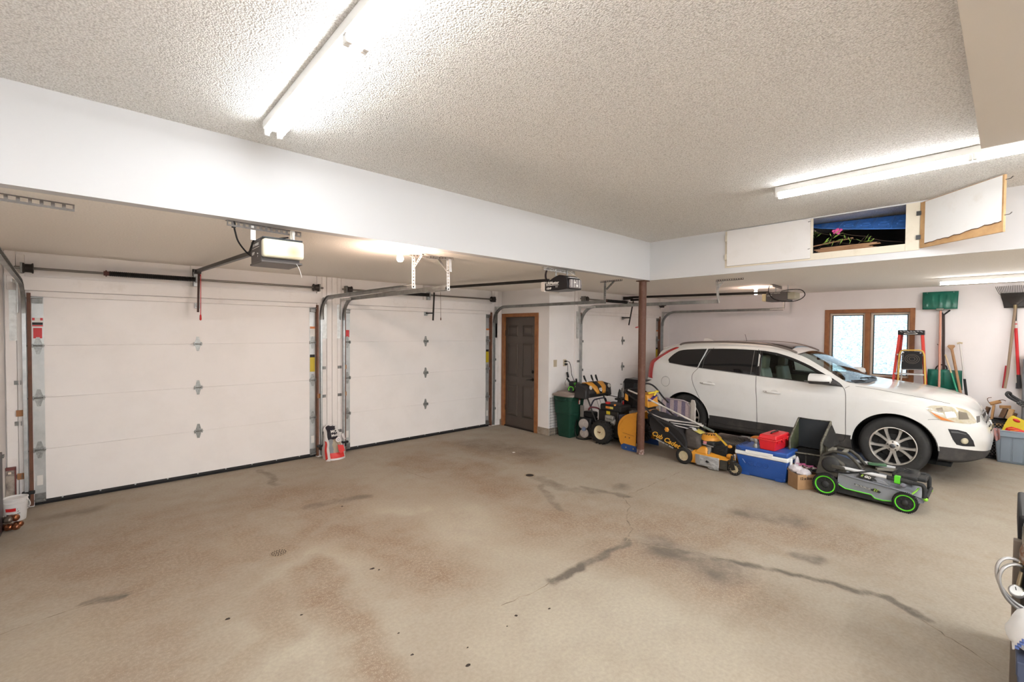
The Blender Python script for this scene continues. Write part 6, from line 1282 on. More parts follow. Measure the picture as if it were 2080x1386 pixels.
dc = (cx[1]+cx[2]+cx[0]+cx[3])/4
def bagmesh(c, sx, sy, sz, seed):
    mb = MB(); G = []
    for i in range(9):
        v = i/8*PI; G.append([(c[0]+sx*math.sin(v)*math.cos(t)*(1+.35*noise.noise((t*1.3, v*2, seed))), c[1]+sy*math.sin(v)*math.sin(t)*(1+.35*noise.noise((t, v*2, seed+5))), c[2]+sz*math.cos(v)*(1+.3*noise.noise((t*2, v, seed+9)))) for t in np.linspace(0, 2*PI, 14)])
    return mb.grid(G)
for k, (dx, dy, z, m, lab) in enumerate(((-.02, -.01, .17, PB2, 'milky plastic bag bunched in the cardboard box'), (.06, -.05, .19, PB, 'clear plastic bag with a pink zip edge in the cardboard box'), (-.01, .07, .20, PB2, 'crumpled white plastic bag spilling over the cool box side of the cardboard box'), (.05, .03, .20, PB, 'clear plastic bag behind the others in the cardboard box'))):
    t_ = T('plastic_bag', lab, 'plastic bag', (dc.x+dx, dc.y+dy, z))
    bagmesh((dc.x+dx, dc.y+dy, z), .075, .075, .05, k*3.1).build('film', m, t_, smooth=25)
    if k in (1, 3): MB().tube([(dc.x+dx-.05, dc.y+dy+.02, z+.05), (dc.x+dx, dc.y+dy-.02, z+.055), (dc.x+dx+.05, dc.y+dy-.06, z+.03)], .004, 6).tube([(dc.x+dx-.04, dc.y+dy+.05, z+.06), (dc.x+dx+.05, dc.y+dy-.02, z+.05)], .0035, 6).build('zip_edge', PK, t_)
t_ = T('plastic_bag', 'white plastic bag hanging on the handle of the blue cool box', 'plastic bag', (6.2, 1.69, .2)); bagmesh((6.16, 1.69, .22), .05, .025, .09, 40.).build('film', PB2, t_, smooth=25)
t_ = T('plastic_card', 'stiff clear plastic sheet standing in the cardboard box', 'plastic sheet', (6.12, 1.53, .24)); MB().hexa([(6.08, 1.57, .17), (6.17, 1.48, .17), (6.172, 1.482, .17), (6.082, 1.572, .17)], [(6.11, 1.59, .265), (6.19, 1.50, .25), (6.192, 1.502, .25), (6.112, 1.592, .265)]).build('sheet', glass_mat('clear sheet', (.8, .78, .8), .1), t_)
GC = m_('catcher plastic', (.016, .015, .014), .8, vary=(7, (.05, .048, .04), .5, .8)); GCG = m_('grass-stained plastic', (.075, .085, .035), .65, vary=(12, (.03, .032, .02), .4, .65)); GCD = m_('dusty edge', (.17, .16, .12), .8, vary=(25, (.06, .055, .04), .4, .6))
gc = T('grass_catcher', 'open black grass catcher with grass-stained sides, leaning before the car door', 'grass catcher', (6.5, 1.6, 0))
MB().bb((6.28, 1.47, .0), (6.62, 1.785, .335)).build('lower_box', GC, gc, bevel=.012); MB().bb((6.274, 1.625, .02), (6.28, 1.632, .32)).build('moulded_rib', GCD, gc)
FL, FR, BL, BR = (6.27, 1.80, .335), (6.27, 1.475, .345), (6.62, 1.80, .345), (6.62, 1.44, .345); TL, TR = (6.60, 1.80, .71), (6.60, 1.46, .71); ML, MR = (6.27, 1.805, .485), (6.27, 1.475, .50)
MB().hexa([BL, BR, TR, TL], [Vector(p)+Vector((.01, 0, 0)) for p in (BL, BR, TR, TL)]).build('back_panel', m_('catcher cloth', (.03, .033, .036), .8), gc)
MB().hexa([FL, BL, TL, ML], [Vector(p)+Vector((0, .012, 0)) for p in (FL, BL, TL, ML)]).build('side_panel', GCG, gc); MB().hexa([FR, BR, TR, MR], [Vector(p)+Vector((0, -.012, 0)) for p in (FR, BR, TR, MR)]).build('side_panel', GCD, gc)
MB().tube([FL, ML, TL, TR, MR, FR], .011, 8).tube([FL, FR], .010, 8).build('rim', GCD, gc); MB().hexa([TR, MR, (6.32, 1.40, .44), (6.62, 1.37, .46)], [Vector(p)+Vector((.01, .0, 0)) for p in (TR, MR, (6.32, 1.40, .44), (6.62, 1.37, .46))]).build('outer_flap', GC, gc)
# ================================================================== GREEN-WHEELED MOWER
eg = T('lawn_mower', 'grey and black folded mower with lime-green wheel rings, in front of the car wheel', 'lawn mower', (6.2, 1.0, 0))
EGY = m_('mower grey', (.235, .245, .265), .45); EGB = m_('mower black', (.028, .028, .028), .5, vary=(10, (.055, .052, .045), .5, .75)); EGW = m_('grey-white tube', (.60, .60, .60), .35)
for c, r, w in (((5.955, 1.352, .117), .117, .055), ((5.965, .680, .098), .098, .05), ((6.46, 1.352, .117), .117, .055), ((6.44, .680, .098), .098, .05)):
    o = MB().lathe([(r*.6, -w/2), (r*.93, -w/2), (r, -w*.3), (r, w*.3), (r*.93, w/2), (r*.84, w/2), (r*.82, w*.35)], c, (-1, 0, 0), 40, caps=False).build('wheel', RUBBER, eg)
    q = MB()
    for k in range(40): t_ = 2*PI*k/40; e = Vector((0, math.cos(t_), math.sin(t_))); q.bar(Vector(c)+e*(r+.002)+Vector((-w*.5, 0, 0)), Vector(c)+e*(r+.002)+Vector((w*.5, 0, 0)), .008, .005, e)
    q.build('tread', RUBBER, o)
    MB().lathe([(r*.70, w*.40), (r*.74, w*.52), (r*.80, w*.53), (r*.82, w*.45)], c, (-1, 0, 0), 40, caps=False).build('wheel_ring', GRN, o)
    hb = MB().lathe([(0, w*.56), (r*.20, w*.55), (r*.28, w*.40), (r*.34, w*.2), (r*.70, w*.25), (r*.71, w*.4)], c, (-1, 0, 0), 40, caps=False)
    for k in range(8): t_ = 2*PI*k/8; e = Vector((0, math.cos(t_), math.sin(t_))); hb.bar(Vector(c)+e*r*.32-Vector((w*.28, 0, 0)), Vector(c)+e*r*.68-Vector((w*.30, 0, 0)), r*.10, .008, e)
    hb.build('hub', EGB, o)
# deck: skirts and shell as lofted outlines along X
sk = [(1.25, .145), (1.178, .108), (.951, .100), (.921, .071), (.858, .067), (.60, .095), (.585, .06), (.80, .035), (1.25, .045)]
MB().prism([(5.985, y, z) for y, z in sk], (.44, 0, 0)).build('skirt', EGB, eg, bevel=.004)
up_ = [(1.25, .146), (1.178, .109), (.951, .101), (.921, .072), (.858, .068), (.76, .085), (.62, .11), (.545, .125), (.535, .145), (.57, .172), (.66, .196), (.80, .214), (1.0, .232), (1.12, .242), (1.24, .262)]
loft([[(5.99, y, .10+(z-.10)*.9) for y, z in up_], [(5.975, y, z) for y, z in up_], [(6.03, y, z+(.016 if z > .14 else 0)) for y, z in up_], [(6.2, y, z+(.03 if z > .14 else 0)) for y, z in up_], [(6.39, y, z+(.016 if z > .14 else 0)) for y, z in up_], [(6.44, y, z) for y, z in up_]]).build('deck_shell', EGY, eg, bevel=.004)
MB().tube([(5.972, y, z) for y, z in [(1.25, .146), (1.215, .128), (1.178, .109), (.951, .101), (.921, .072), (.858, .068), (.77, .083)]], .006, 6).build('green_line', GRN, eg)
MB().prism([(5.968, y, z) for y, z in ((1.10, .185), (.945, .162), (.925, .178), (.87, .150), (.885, .136), (1.09, .172))], (.006, 0, 0)).build('badge_plate', m_('badge dark', (.025, .025, .025), .5), eg)
text('lettering', "SELF-PROPELLED", .018, facing((5.966, 1.02, .166), (0, -1, -.14), (0, -.14, 1)), TXT, eg); text('lettering', "21'", .036, facing((5.966, .91, .158), (0, -1, -.14), (0, -.14, 1)), m_('lime print', (.40, .60, .08), .6), eg, bold=.001)
MB().prism([(5.985, y, z) for y, z in ((1.065, .252), (1.06, .300), (.99, .298), (.92, .268), (.905, .245))], (.30, 0, 0)).build('motor_cover', EGB, eg, bevel=.006)
MB().prism([(5.99, y, z) for y, z in ((.95, .235), (.93, .28), (.86, .27), (.80, .225))], (.30, 0, 0)).build('motor_cover_panel', EGY, eg, bevel=.006)
text('lettering', 'E', .034, facing((5.982, 1.035, .283), (0, -1, -.18), (0, -.18, 1)), m_('lime print', (.40, .60, .08), .6), eg, bold=.0015, shear=.3); text('lettering', 'GO', .034, facing((5.982, .988, .275), (0, -1, -.18), (0, -.18, 1)), TXT, eg, bold=.0015, shear=.3)
loft([[(5.99, 1.46, .20), (5.99, 1.42, .40), (5.99, 1.30, .43), (5.99, 1.20, .36), (5.99, 1.18, .27), (5.99, 1.25, .20)], [(6.06, 1.46, .20), (6.06, 1.43, .39), (6.06, 1.31, .43), (6.06, 1.20, .36), (6.06, 1.18, .27), (6.06, 1.25, .20)]]).build('pivot_bracket', m_('worn black', (.06, .055, .045), .6, vary=(14, (.10, .09, .07), .5, .7)), eg, bevel=.012)
MB().lathe([(0, .03), (.06, .028), (.085, .01), (.09, -.02)], (5.99, 1.315, .335), (-1, 0, 0), 28).build('pivot_disc', EGB, eg)
MB().hexa([(5.96, 1.31, .30), (5.96, 1.18, .30), (6.0, 1.18, .30), (6.0, 1.31, .30)], [(5.96, 1.31, .36), (5.96, 1.18, .335), (6.0, 1.18, .335), (6.0, 1.31, .36)]).build('handle_socket', m_('worn black', (.06, .055, .045), .6), eg, bevel=.012)
MB().hexa([(6.08, 1.10, .24), (6.4, 1.10, .24), (6.4, 1.44, .20), (6.08, 1.44, .20)], [(6.1, 1.14, .33), (6.38, 1.14, .33), (6.38, 1.40, .40), (6.1, 1.40, .40)]).build('battery_housing', EGB, eg, bevel=.03, seg=3)
for x in (6.15, 6.36): MB().tube([(x, 1.46, .25), (x, 1.42, .40), (x, 1.33, .455), (x, 1.20, .445), (x, 1.14, .40), (x, 1.07, .31)], .017, 8).build('carry_arch', m_('worn black', (.06, .055, .045), .6), eg)
MB().bar((6.15, 1.36, .445), (6.36, 1.36, .445), .05, .03).bar((6.15, 1.24, .45), (6.36, 1.24, .45), .04, .03).build('carry_handle', m_('dusty grey', (.16, .15, .12), .7), eg, bevel=.008)
MB().tube([(5.99, 1.24, .325), (5.99, .82, .312)], .0175, 12).build('handle_tube', EGW, eg); MB().tube([(6.38, 1.20, .335), (6.38, .80, .332)], .0175, 12).build('handle_tube', EGW, eg)
MB().tube(spline([(5.98, 1.33, .27), (5.965, 1.2, .275), (5.96, 1.1, .30), (5.975, 1.02, .325), (6.0, .95, .33), (6.05, .90, .31)], 6), .009, 8).build('cable', BLACK, eg)
for x, y1 in ((5.99, .82), (6.38, .80)):
    z = .312 if x < 6.1 else .332
    MB().tube([(x, y1+.01, z), (x, y1-.06, z-.002)], .022, 12).build('sleeve', EGB, eg)
    if x < 6.1: MB().bb((x-.03, y1-.098, z-.04), (x+.03, y1-.05, z+.035)).build('quick_clamp', GRN, eg, bevel=.006); MB().tube([(x, y1-.09, z-.002), (x, .63, z-.012)], .024, 12).build('lower_tube', EGB, eg)
    else: MB().tube([(x, y1-.05, z), (x, .62, z)], .022, 12).build('lower_tube', EGB, eg)
    MB().tube(spline([(x, .64, z-.012), (x, .57, z-.01), (x, .545, z-.03), (x, .54, z-.08), (x, .54, .175)], 5), .019, 10).build('grip', EGB, eg)
    MB().tube([(x, .54, .20), (x, .535, .165)], .015, 8).ball((x, .53, .165), .02, 10, 8).build('green_tip', m_('lime tip', (.25, .60, .04), .4), eg)
MB().tube([(5.99, .525, .18), (6.38, .525, .19)], .016, 10).build('cross_grip', EGB, eg)
MB().bb((6.06, .60, .30), (6.34, .80, .35)).build('control_box', EGB, eg, bevel=.015); MB().bb((6.1, .535, .30), (6.30, .62, .335)).build('start_switch', EGB, eg, bevel=.01)
MB().tube([(6.02, .585, .255), (6.0, .60, .23), (5.99, .63, .19)], .008, 6).build('green_lever', m_('lime tip', (.25, .60, .04), .4), eg)
MB().bar((6.25, 1.03, .36), (6.3, .88, .365), .07, .02).build('green_cover', m_('dark green', (.04, .12, .05), .5), eg, bevel=.006); MB().bar((6.2, .95, .33), (6.32, .72, .34), .05, .02).build('brace', m_('dusty grey', (.16, .15, .12), .7), eg)
for k in range(3): MB().tube(spline([(6.1+.08*k, .80, .34), (6.13+.08*k, .74, .37), (6.18+.06*k, .70, .36), (6.2+.05*k, .64, .345)], 5), .006, 6).build('cable', BLACK, eg)
MB().ball((5.99, .70, .265), (.025, .03, .03), 10, 8).build('latch_knob', m_('latch grey', (.16, .16, .19), .5), eg)
# things under the car
tag(MB().hexa([(7.50, 2.25, .02), (7.62, 2.25, .02), (7.62, 2.75, .02), (7.50, 2.75, .02)], [(7.50, 2.25, .13), (7.62, 2.25, .13), (7.62, 2.75, .13), (7.50, 2.75, .13)]).build('plastic_tray', m_('tray blue', (.10, .16, .30), .6), bevel=.02), 'dull blue plastic tray on the floor under the car door sill', 'tray')
tag(MB().cyl((7.80, 1.28, .095), (7.82, 1.62, .085), .095, .085, n=24).build('plastic_bucket', m_('pale blue plastic', (.28, .38, .62), .5)), 'pale blue plastic bucket lying under the car behind the front wheel', 'bucket')
# ================================================================== WINDOW WALL TOOLS
LRED = m_('ladder red', (.62, .045, .03), .45); SGRN = m_('shovel green', (.008, .125, .085), .3, vary=(4, (.012, .16, .11), .5, .8))
ld = T('step_ladder', 'red fibreglass step ladder with a black top, leaning before the window', 'ladder', (9.45, 1.06, 0))
MB().hexa([(9.42, .905, 1.77), (9.42, 1.216, 1.77), (9.56, 1.216, 1.77), (9.56, .905, 1.77)], [(9.42, .905, 1.845), (9.42, 1.216, 1.845), (9.56, 1.216, 1.845), (9.56, .905, 1.845)]).build('top_cap', BLACK, ld, bevel=.008)
q = MB(); q.prism([(9.419, 1.06+.085*math.cos(t), 1.793+.014*math.sin(t)) for t in np.linspace(0, 2*PI, 20)[:-1]][::-1], (-.002, 0, 0)).build('label', TXT, ld); MB().prism([(9.4165, 1.06+.07*math.cos(t), 1.793+.009*math.sin(t)) for t in np.linspace(0, 2*PI, 20)[:-1]][::-1], (-.001, 0, 0)).build('label_oval', BLACK, ld)
for k in range(7): MB().bar((9.4185, .92+.04*k, 1.815+.012*(k % 2)), (9.4185, .95+.04*k, 1.83), .012, .002, (1, 0, 0)).build('scuff', m_('scuff pale', (.4, .4, .42), .6), ld)
for a, b in (((9.45, 1.197, 1.77), (9.36, 1.335, 0)), ((9.45, .922, 1.77), (9.36, .80, 0))): MB().bar(a, b, .034, .055, (0, 0, 1) if False else (1, 0, 0)).build('front_rail', LRED, ld, bevel=.004)
for a, b in (((9.55, 1.18, 1.77), (9.62, 1.30, 0)), ((9.55, .94, 1.77), (9.62, .83, 0))): MB().bar(a, b, .03, .045, (1, 0, 0)).build('rear_rail', m_('ladder red dark', (.45, .03, .02), .5), ld, bevel=.004)
for k in range(5):
    z = 1.47-.30*k; w = .138+.128*(1.77-z)/1.77*.95; MB().bb((9.40-.05*(1.77-z), 1.06-w, z-.025), (9.49-.05*(1.77-z), 1.06+w, z)).build('step', m_('ladder alloy', (.52, .50, .50), .4, .7), ld, bevel=.003)
so = T('step_stool', 'small yellow step stool with a black tread, hung on the red ladder', 'step stool', (9.40, 1.02, 0))
sy_, sz_ = lambda y: y*1.018, lambda z: 1.79-(1.79-z)*1.018
YW = m_('stool yellow', (.66, .42, .09), .45)
P = [(9.375, sy_(1.20), .35), (9.375, sy_(1.172), 1.08), (9.375, sy_(1.165), sz_(1.46)), (9.375, sy_(1.145), sz_(1.52)), (9.375, sy_(1.11), sz_(1.535)), (9.375, sy_(.93), sz_(1.54)), (9.375, sy_(.895), sz_(1.525)), (9.375, sy_(.875), sz_(1.47)), (9.375, sy_(.855), 1.02), (9.375, sy_(.80), .35)]
MB().tube(P, .0125, 8).build('frame', YW, so); MB().tube([(9.40, sy_(1.12), sz_(1.24)), (9.40, sy_(.89), sz_(1.25))], .010, 8).build('cross_tube', m_('ladder alloy', (.52, .50, .50), .4, .7), so)
MB().tube([(9.41, sy_(.885), sz_(1.25)), (9.41, sy_(.86), sz_(1.17)), (9.41, sy_(.84), .3)], .010, 8).tube([(9.41, sy_(1.13), sz_(1.25)), (9.41, sy_(1.18), .3)], .010, 8).build('rear_leg', m_('stool leg pale', (.50, .45, .42), .5), so)
tr = MB().prism([(9.355, sy_(y), sz_(z)) for y, z in ((1.135, 1.245), (.893, 1.258), (.895, 1.50), (.92, 1.52), (1.11, 1.522), (1.13, 1.50))], (.02, 0, 0)).build('tread', BLACK, so, bevel=.006)
for r in (.085, .062, .035): MB().tube([(9.353, sy_(1.01)+r*math.cos(t), sz_(1.405)+r*.85*math.sin(t)) for t in np.linspace(0, 2*PI, 28)[:-1]], .0035, 5, closed=True).build('tread_ring', m_('worn tread', (.14, .12, .10), .7), tr)
for y, z in ((1.115, 1.50), (.915, 1.50), (1.118, 1.46), (1.118, 1.43), (1.12, 1.40), (1.12, 1.37)): MB().cyl((9.356, sy_(y), sz_(z)), (9.35, sy_(y), sz_(z)), .012 if z > 1.49 else .006, n=10).build('rivet', m_('ladder alloy', (.52, .50, .50), .4, .7), tr)
def blade(y0, y1, z0, z1, x, flip, label, m, parent, curve=.05, ribs=True):
    G = []; n = 24
    for i in range(13):
        v = i/12; row_ = []
        for j in range(n+1):
            u = j/n; w = (.5-(u-.5)*(1-.03*v)); y = y0+(y1-y0)*(1-w)
            x_ = x-curve*math.sin(v*PI*.55)-.03*(1-(2*u-1)**2)*(1-v*.3)
            if ribs: x_ -= .013*max(0, math.cos(((u-.5)*9*(1+.25*v))*PI))**6*(1 if .12 < v < .95 else 0)
            row_.append((x_, y, (z1-(z1-z0)*v) if flip else (z0+(z1-z0)*v)))
        G.append(row_)
    return MB().grid(G).build(label, m, parent, solid=.004, smooth=60)
s1 = T('snow_shovel', 'green snow shovel hung upside down on the wall with a salmon pole', 'shovel', (9.62, .75, .95))
blade(.955, .548, 2.172, 2.443, 9.66, True, 'blade', SGRN, s1); MB().tube([(9.62, .742, 2.22), (9.60, .731, .92)], .0155, 10).build('pole', m_('salmon pole', (.60, .30, .22), .5), s1)
MB().bb((9.575, .70, 2.15), (9.60, .79, 2.185)).build('socket', m_('zinc bracket', (.20, .19, .16), .4, .7), s1, bevel=.004)
for k in range(5): MB().cyl((9.645, .60+.075*k, 2.43), (9.635, .60+.075*k, 2.43), .006, n=8).build('rivet', GALV, s1)
s2 = T('snow_shovel', 'green snow shovel standing blade down behind the car bonnet, with a dark bent shaft', 'shovel', (9.64, .68, .93))
blade(.875, .478, .94, 1.24, 9.67, False, 'blade', SGRN, s2)
MB().tube(spline([(9.63, .708, 2.085), (9.62, .70, 1.8), (9.61, .695, 1.5), (9.62, .684, 1.235)], 6), .017, 10).build('shaft', m_('dark shaft', (.045, .03, .028), .4), s2)
MB().tube([(9.63, .708, 2.08), (9.63, .67, 2.12), (9.63, .635, 2.155)], .011, 8).tube([(9.63, .708, 2.08), (9.63, .735, 2.13)], .010, 8).build('grip', BLACK, s2)
MB().tube(spline([(9.63, .78, 1.235), (9.62, .765, 1.28), (9.62, .72, 1.315), (9.62, .665, 1.30), (9.63, .65, 1.245)], 5), .009, 8).build('yoke', BLACKM, s2)
MB().hexa([(9.615, .685, 1.0), (9.64, .685, 1.0), (9.64, .66, 1.0), (9.615, .66, 1.0)], [(9.60, .69, 1.25), (9.64, .69, 1.25), (9.64, .65, 1.25), (9.60, .65, 1.25)]).build('blade_socket', SGRN, s2, bevel=.006)
t_ = T('garden_tool', 'cream and green tool handle leaning beside the dark-shafted shovel', 'tool handle', (9.55, .5, .5)); MB().tube([(9.60, .673, 1.475), (9.57, .60, 1.20)], .011, 8).build('shaft', m_('cream shaft', (.58, .45, .28), .5), t_); MB().tube([(9.57, .60, 1.20), (9.52, .47, .70)], .013, 8).build('sleeve', m_('green sleeve', (.02, .28, .16), .4), t_)
WH = m_('worn wood handle', (.36, .20, .095), .55, vary=(9, (.26, .13, .06), .4, .7))
t_ = T('spade', 'wooden spade handle with a flared grip, leaning on the wall', 'spade', (9.55, .5, .5)); MB().tube([(9.60, .605, 1.575), (9.52, .455, .70)], .017, 10).build('shaft', WH, t_); MB().prism([(9.585, .655, 1.60), (9.585, .640, 1.625), (9.585, .575, 1.625), (9.585, .565, 1.605), (9.585, .595, 1.55), (9.585, .617, 1.55)], (.03, 0, 0)).build('grip', WH, t_, bevel=.008)
t_ = T('garden_tool', 'white and black tool with a small crossbar grip, leaning on the bare wall', 'tool handle', (9.55, .45, .5)); MB().tube([(9.60, .515, 1.645), (9.57, .452, 1.10)], .012, 8).build('shaft', m_('white shaft', (.62, .60, .58), .4), t_); MB().tube([(9.57, .455, 1.12), (9.54, .42, .80)], .016, 8).build('sleeve', BLACK, t_); MB().tube([(9.60, .548, 1.645), (9.60, .52, 1.66), (9.60, .488, 1.652)], .014, 8).build('grip', m_('cream grip', (.56, .46, .32), .5), t_); MB().tube([(9.54, .42, .80), (9.52, .40, .62)], .013, 8).build('ferrule', m_('cream grip', (.56, .46, .32), .5), t_)
# rake and dark scoop by the edge
rk = T('leaf_rake', 'dark wire fan rake hung head up on the wall with a grey wooden handle', 'rake', (9.62, -.02, 1.0))
for k in range(22):
    a = (k-10.5)/10.5; b0 = Vector((9.60, -.030-.004*a, 2.19)); b1 = Vector((9.58, -.025-.155*a, 2.375)); b2 = Vector((9.58, -.022-.185*a, 2.47-.03*abs(a)*.3)); MB().tube([b0, b1, b2, b2+Vector((-.035, 0, .012))], .003, 5).build('tine', m_('tine wire', (.06, .05, .045), .4, .5), rk)
MB().tube([(9.575, -.025-.155*a, 2.33) for a in np.linspace(-.85, .85, 6)], .005, 6).build('tine_spreader', m_('tine wire', (.06, .05, .045), .4, .5), rk)
MB().tube([(9.60, -.032, 2.16), (9.60, -.030, 2.21)], .02, 10).build('ferrule', m_('brass ferrule', (.22, .17, .09), .4, .6), rk)
MB().tube([(9.60, -.031, 2.16), (9.57, .023, 1.225), (9.56, .045, 1.02)], .016, 10).build('handle', m_('grey wood', (.27, .19, .13), .7), rk)
sc = T('snow_shovel', 'dark grey scoop hung blade up behind the fan rake', 'shovel', (9.67, -.05, 1.0))
G = [[(9.675-.03*math.sin(u*PI), .115-.33*u+(.04 if v > .5 else .04*v*2)*(1-2*u)*(-1)*(v), 2.385-.215*v) for u in np.linspace(0, 1, 12)] for v in np.linspace(0, 1, 8)]
MB().grid(G).build('blade', m_('scoop grey', (.055, .05, .048), .5), sc, solid=.004)
MB().tube([(9.655, -.036, 2.17), (9.65, -.037, 1.98)], .014, 8).build('shaft', BLACKM, sc); 
MB().tube([(9.65, -.037, 1.98), (9.645, -.043, 1.88)], .016, 8).build('white_sleeve', m_('tape white', (.68, .62, .60), .5), sc); MB().tube([(9.648, -.040, 1.945), (9.647, -.041, 1.93)], .017, 8).build('tape_ring', RED, sc)
MB().tube([(9.645, -.043, 1.88), (9.62, -.083, 1.22)], .0175, 10).build('pole', RED, sc); MB().tube([(9.62, -.083, 1.22), (9.61, -.094, 1.03)], .021, 10).build('grip', m_('grip grey', (.045, .042, .045), .55), sc)
t_ = T('garden_tool', 'thin red handle end showing beside the grey wooden rake handle', 'tool handle', (9.66, .05, 1.0)); MB().tube([(9.655, .035, 1.34), (9.65, .060, 1.015)], .014, 8).build('handle', m_('dark red handle', (.42, .012, .03), .4), t_)
t_ = T('yellow_pole', 'thin yellow pole behind the red-poled scoop', 'pole', (9.68, -.07, 1.0)); MB().tube([(9.68, -.068, 1.5), (9.675, -.078, 1.08)], .010, 8).build('pole', m_('pole yellow', (.62, .50, .10), .5), t_); MB().bb((9.66, -.095, 1.02), (9.685, -.06, 1.1)).build('end', m_('slate plastic', (.08, .08, .09), .5), t_)
tag(MB().tube([(9.70, .762, 1.62), (9.67, .765, 1.62), (9.655, .77, 1.635)], .004, 6).build('wall_hook', BLACKM), 'small dark hook on the wall beside the salmon shovel pole', 'hook')
# black curved handle
t_ = T('cart_handle', 'black curved padded handle rising above the grey-blue tote', 'handle', (9.35, -.05, .8)); MB().tube(spline([(9.35, -.20, .795), (9.35, -.14, .83), (9.34, -.05, .885), (9.33, .0, .92), (9.33, .025, .955), (9.34, .012, .985), (9.36, -.01, .975), (9.38, -.02, .945), (9.40, -.1, .88), (9.40, -.2, .82)], 6), .0175, 10).build('bar', m_('handle foam', (.045, .043, .045), .6), t_)
MB().bar((9.34, -.08, .86), (9.34, -.15, .815), .04, .05).build('cuff', m_('cuff black', (.025, .025, .025), .5, vary=(90, (.3, .3, .3), .55, .6)), t_, bevel=.006); MB().tube([(9.37, -.2, .80), (9.37, -.49, .5), (9.37, -.50, .02)], .014, 8).build('stem', BLACKM, t_)
lk = T('locker', 'grey steel locker at the picture edge below the red-poled scoop', 'cabinet', (9.52, -.5, 0))
LKG = m_('locker grey', (.20, .205, .225), .45); MB().bb((9.51, -.95, 0), (9.695, -.12, 1.45)).build('body', LKG, lk, bevel=.006); MB().bb((9.495, -.94, .03), (9.51, -.13, 1.44)).build('door', LKG, lk, bevel=.004)
tag(MB().bb((9.52, -.32, 1.451), (9.66, -.135, 1.50)).build('cardboard_tray', m_('pale card', (.58, .48, .33), .7), bevel=.004), 'pale cardboard tray on top of the grey steel locker', 'tray')
# ================================================================== TOTE, CRATE, FIREWOOD
TOTE = m_('tote grey-blue', (.24, .29, .345), .45, bump=(30, .05, .003))
to = T('storage_tote', 'grey-blue plastic tote holding a yellow bag, beside the car nose', 'tote', (9.35, -.12, 0))
loft([[(9.345, .095, 0), (9.345, -.36, 0), (9.44, -.36, 0), (9.44, .095, 0)], [(9.315, .10, .03), (9.315, -.37, .03), (9.45, -.37, .03), (9.45, .10, .03)], [(9.265, .128, .385), (9.265, -.41, .385), (9.46, -.41, .385), (9.46, .128, .385)]], close=False).build('tub', TOTE, to, bevel=.015, seg=3)
MB().bb((9.345, -.36, .0), (9.44, .095, .02)).build('base', TOTE, to)
for y in (.07, -.045, -.16): MB().hexa([(9.312, y, .03), (9.312, y-.10, .03), (9.33, y-.10, .03), (9.33, y, .03)], [(9.262, y, .375), (9.262, y-.105, .375), (9.28, y-.105, .375), (9.28, y, .375)]).build('panel', TOTE, to, bevel=.005)
mb = MB(); mb.bb((9.245, -.43, .375), (9.265, .145, .455)).bb((9.46, -.43, .375), (9.475, .145, .455)).bb((9.265, .13, .375), (9.46, .145, .455)); mb.build('rim_band', TOTE, to, bevel=.008); MB().bb((9.237, -.43, .452), (9.268, .15, .466)).bb((9.237, .128, .452), (9.48, .152, .466)).build('rim', m_('tote rim', (.33, .38, .43), .4), to, bevel=.004)
yb = T('snack_bag', 'large yellow and red printed bag lying in the grey-blue tote', 'bag', (9.36, -.06, .38))
mb = MB(); G = []
prof = [(.075, .38), (.06, .46), (.035, .545), (.005, .63), (-.03, .675), (-.075, .655), (-.15, .62), (-.25, .60), (-.3, .5), (-.3, .38)]
YB2 = [m_('bag yellow', (.66, .50, .03), .3, bump=(18, .3, .01)), m_('bag red', (.58, .02, .02), .3)]
for i in range(9):
    v = i/8; row_ = []
    for (y, z) in sp2(prof, 4): row_.append((9.27+.10*v+.02*math.sin(v*PI)*-1+.012*noise.noise((y*12, z*12, v*2)), y-.02*v, .38+(z-.38)*(1-.15*(2*v-1)**2)))
    G.append(row_)
mb.grid(G); 
cenp = Vector((9.26, -.12, .42)); mb.v = [Vector(p) for p in mb.v]
fr = MB(); fr.add([(9.262+.004*noise.noise((y*9, z*9, 0)), y, z) for y, z in prof], [tuple(range(len(prof)))[::-1]]).build('front', YB2[0], yb)
mb.build('body', YB2[0], yb, smooth=60)
MB().add([(9.257, y, z) for y, z in ((.03, .462), (.02, .50), (-.03, .525), (-.09, .51), (-.14, .49), (-.2, .48), (-.22, .45), (.03, .45))], [tuple(range(8))[::-1]]).build('red_print', YB2[1], yb, solid=.002)
MB().add([(9.256, -.075+.035*math.cos(t)-.1*.0, .615+.022*math.sin(t)-.3*.035*math.cos(t)*-1) for t in np.linspace(0, 2*PI, 18)[:-1]], [tuple(range(17))[::-1]]).build('red_logo', YB2[1], yb, solid=.002)
for (a, b) in (((.0, .49), (-.06, .505)), ((-.02, .47), (-.1, .485))): MB().bar((9.255, a[0], a[1]), (9.255, b[0], b[1]), .008, .002, (1, 0, 0)).build('bright_streak', m_('orange print', (.75, .3, .03), .4), yb)
ct = T('cloth', 'dusty pink cloth hanging over the corner of the grey-blue tote', 'cloth', (9.23, .11, .3))
G = []
for i in range(13):
    v = i/12; G.append([(9.232-.012*math.sin(u*9+v*2)-.01*v*math.sin(u*14), .078+.062*u*(1+.15*math.sin(v*5))+.02*v*(u-.4), .485-.185*v*(1-.35*abs(u-.45)*1.6)+.02*(u > .8)*v-.0) for u in np.linspace(0, 1, 14)])
MB().grid([[(9.30, .085+.05*u, .475) for u in np.linspace(0, 1, 14)]]+G).build('fabric', m_('dusty pink cloth', (.45, .24, .23), .9, bump=(60, .3, .004)), ct, solid=.003, smooth=60)
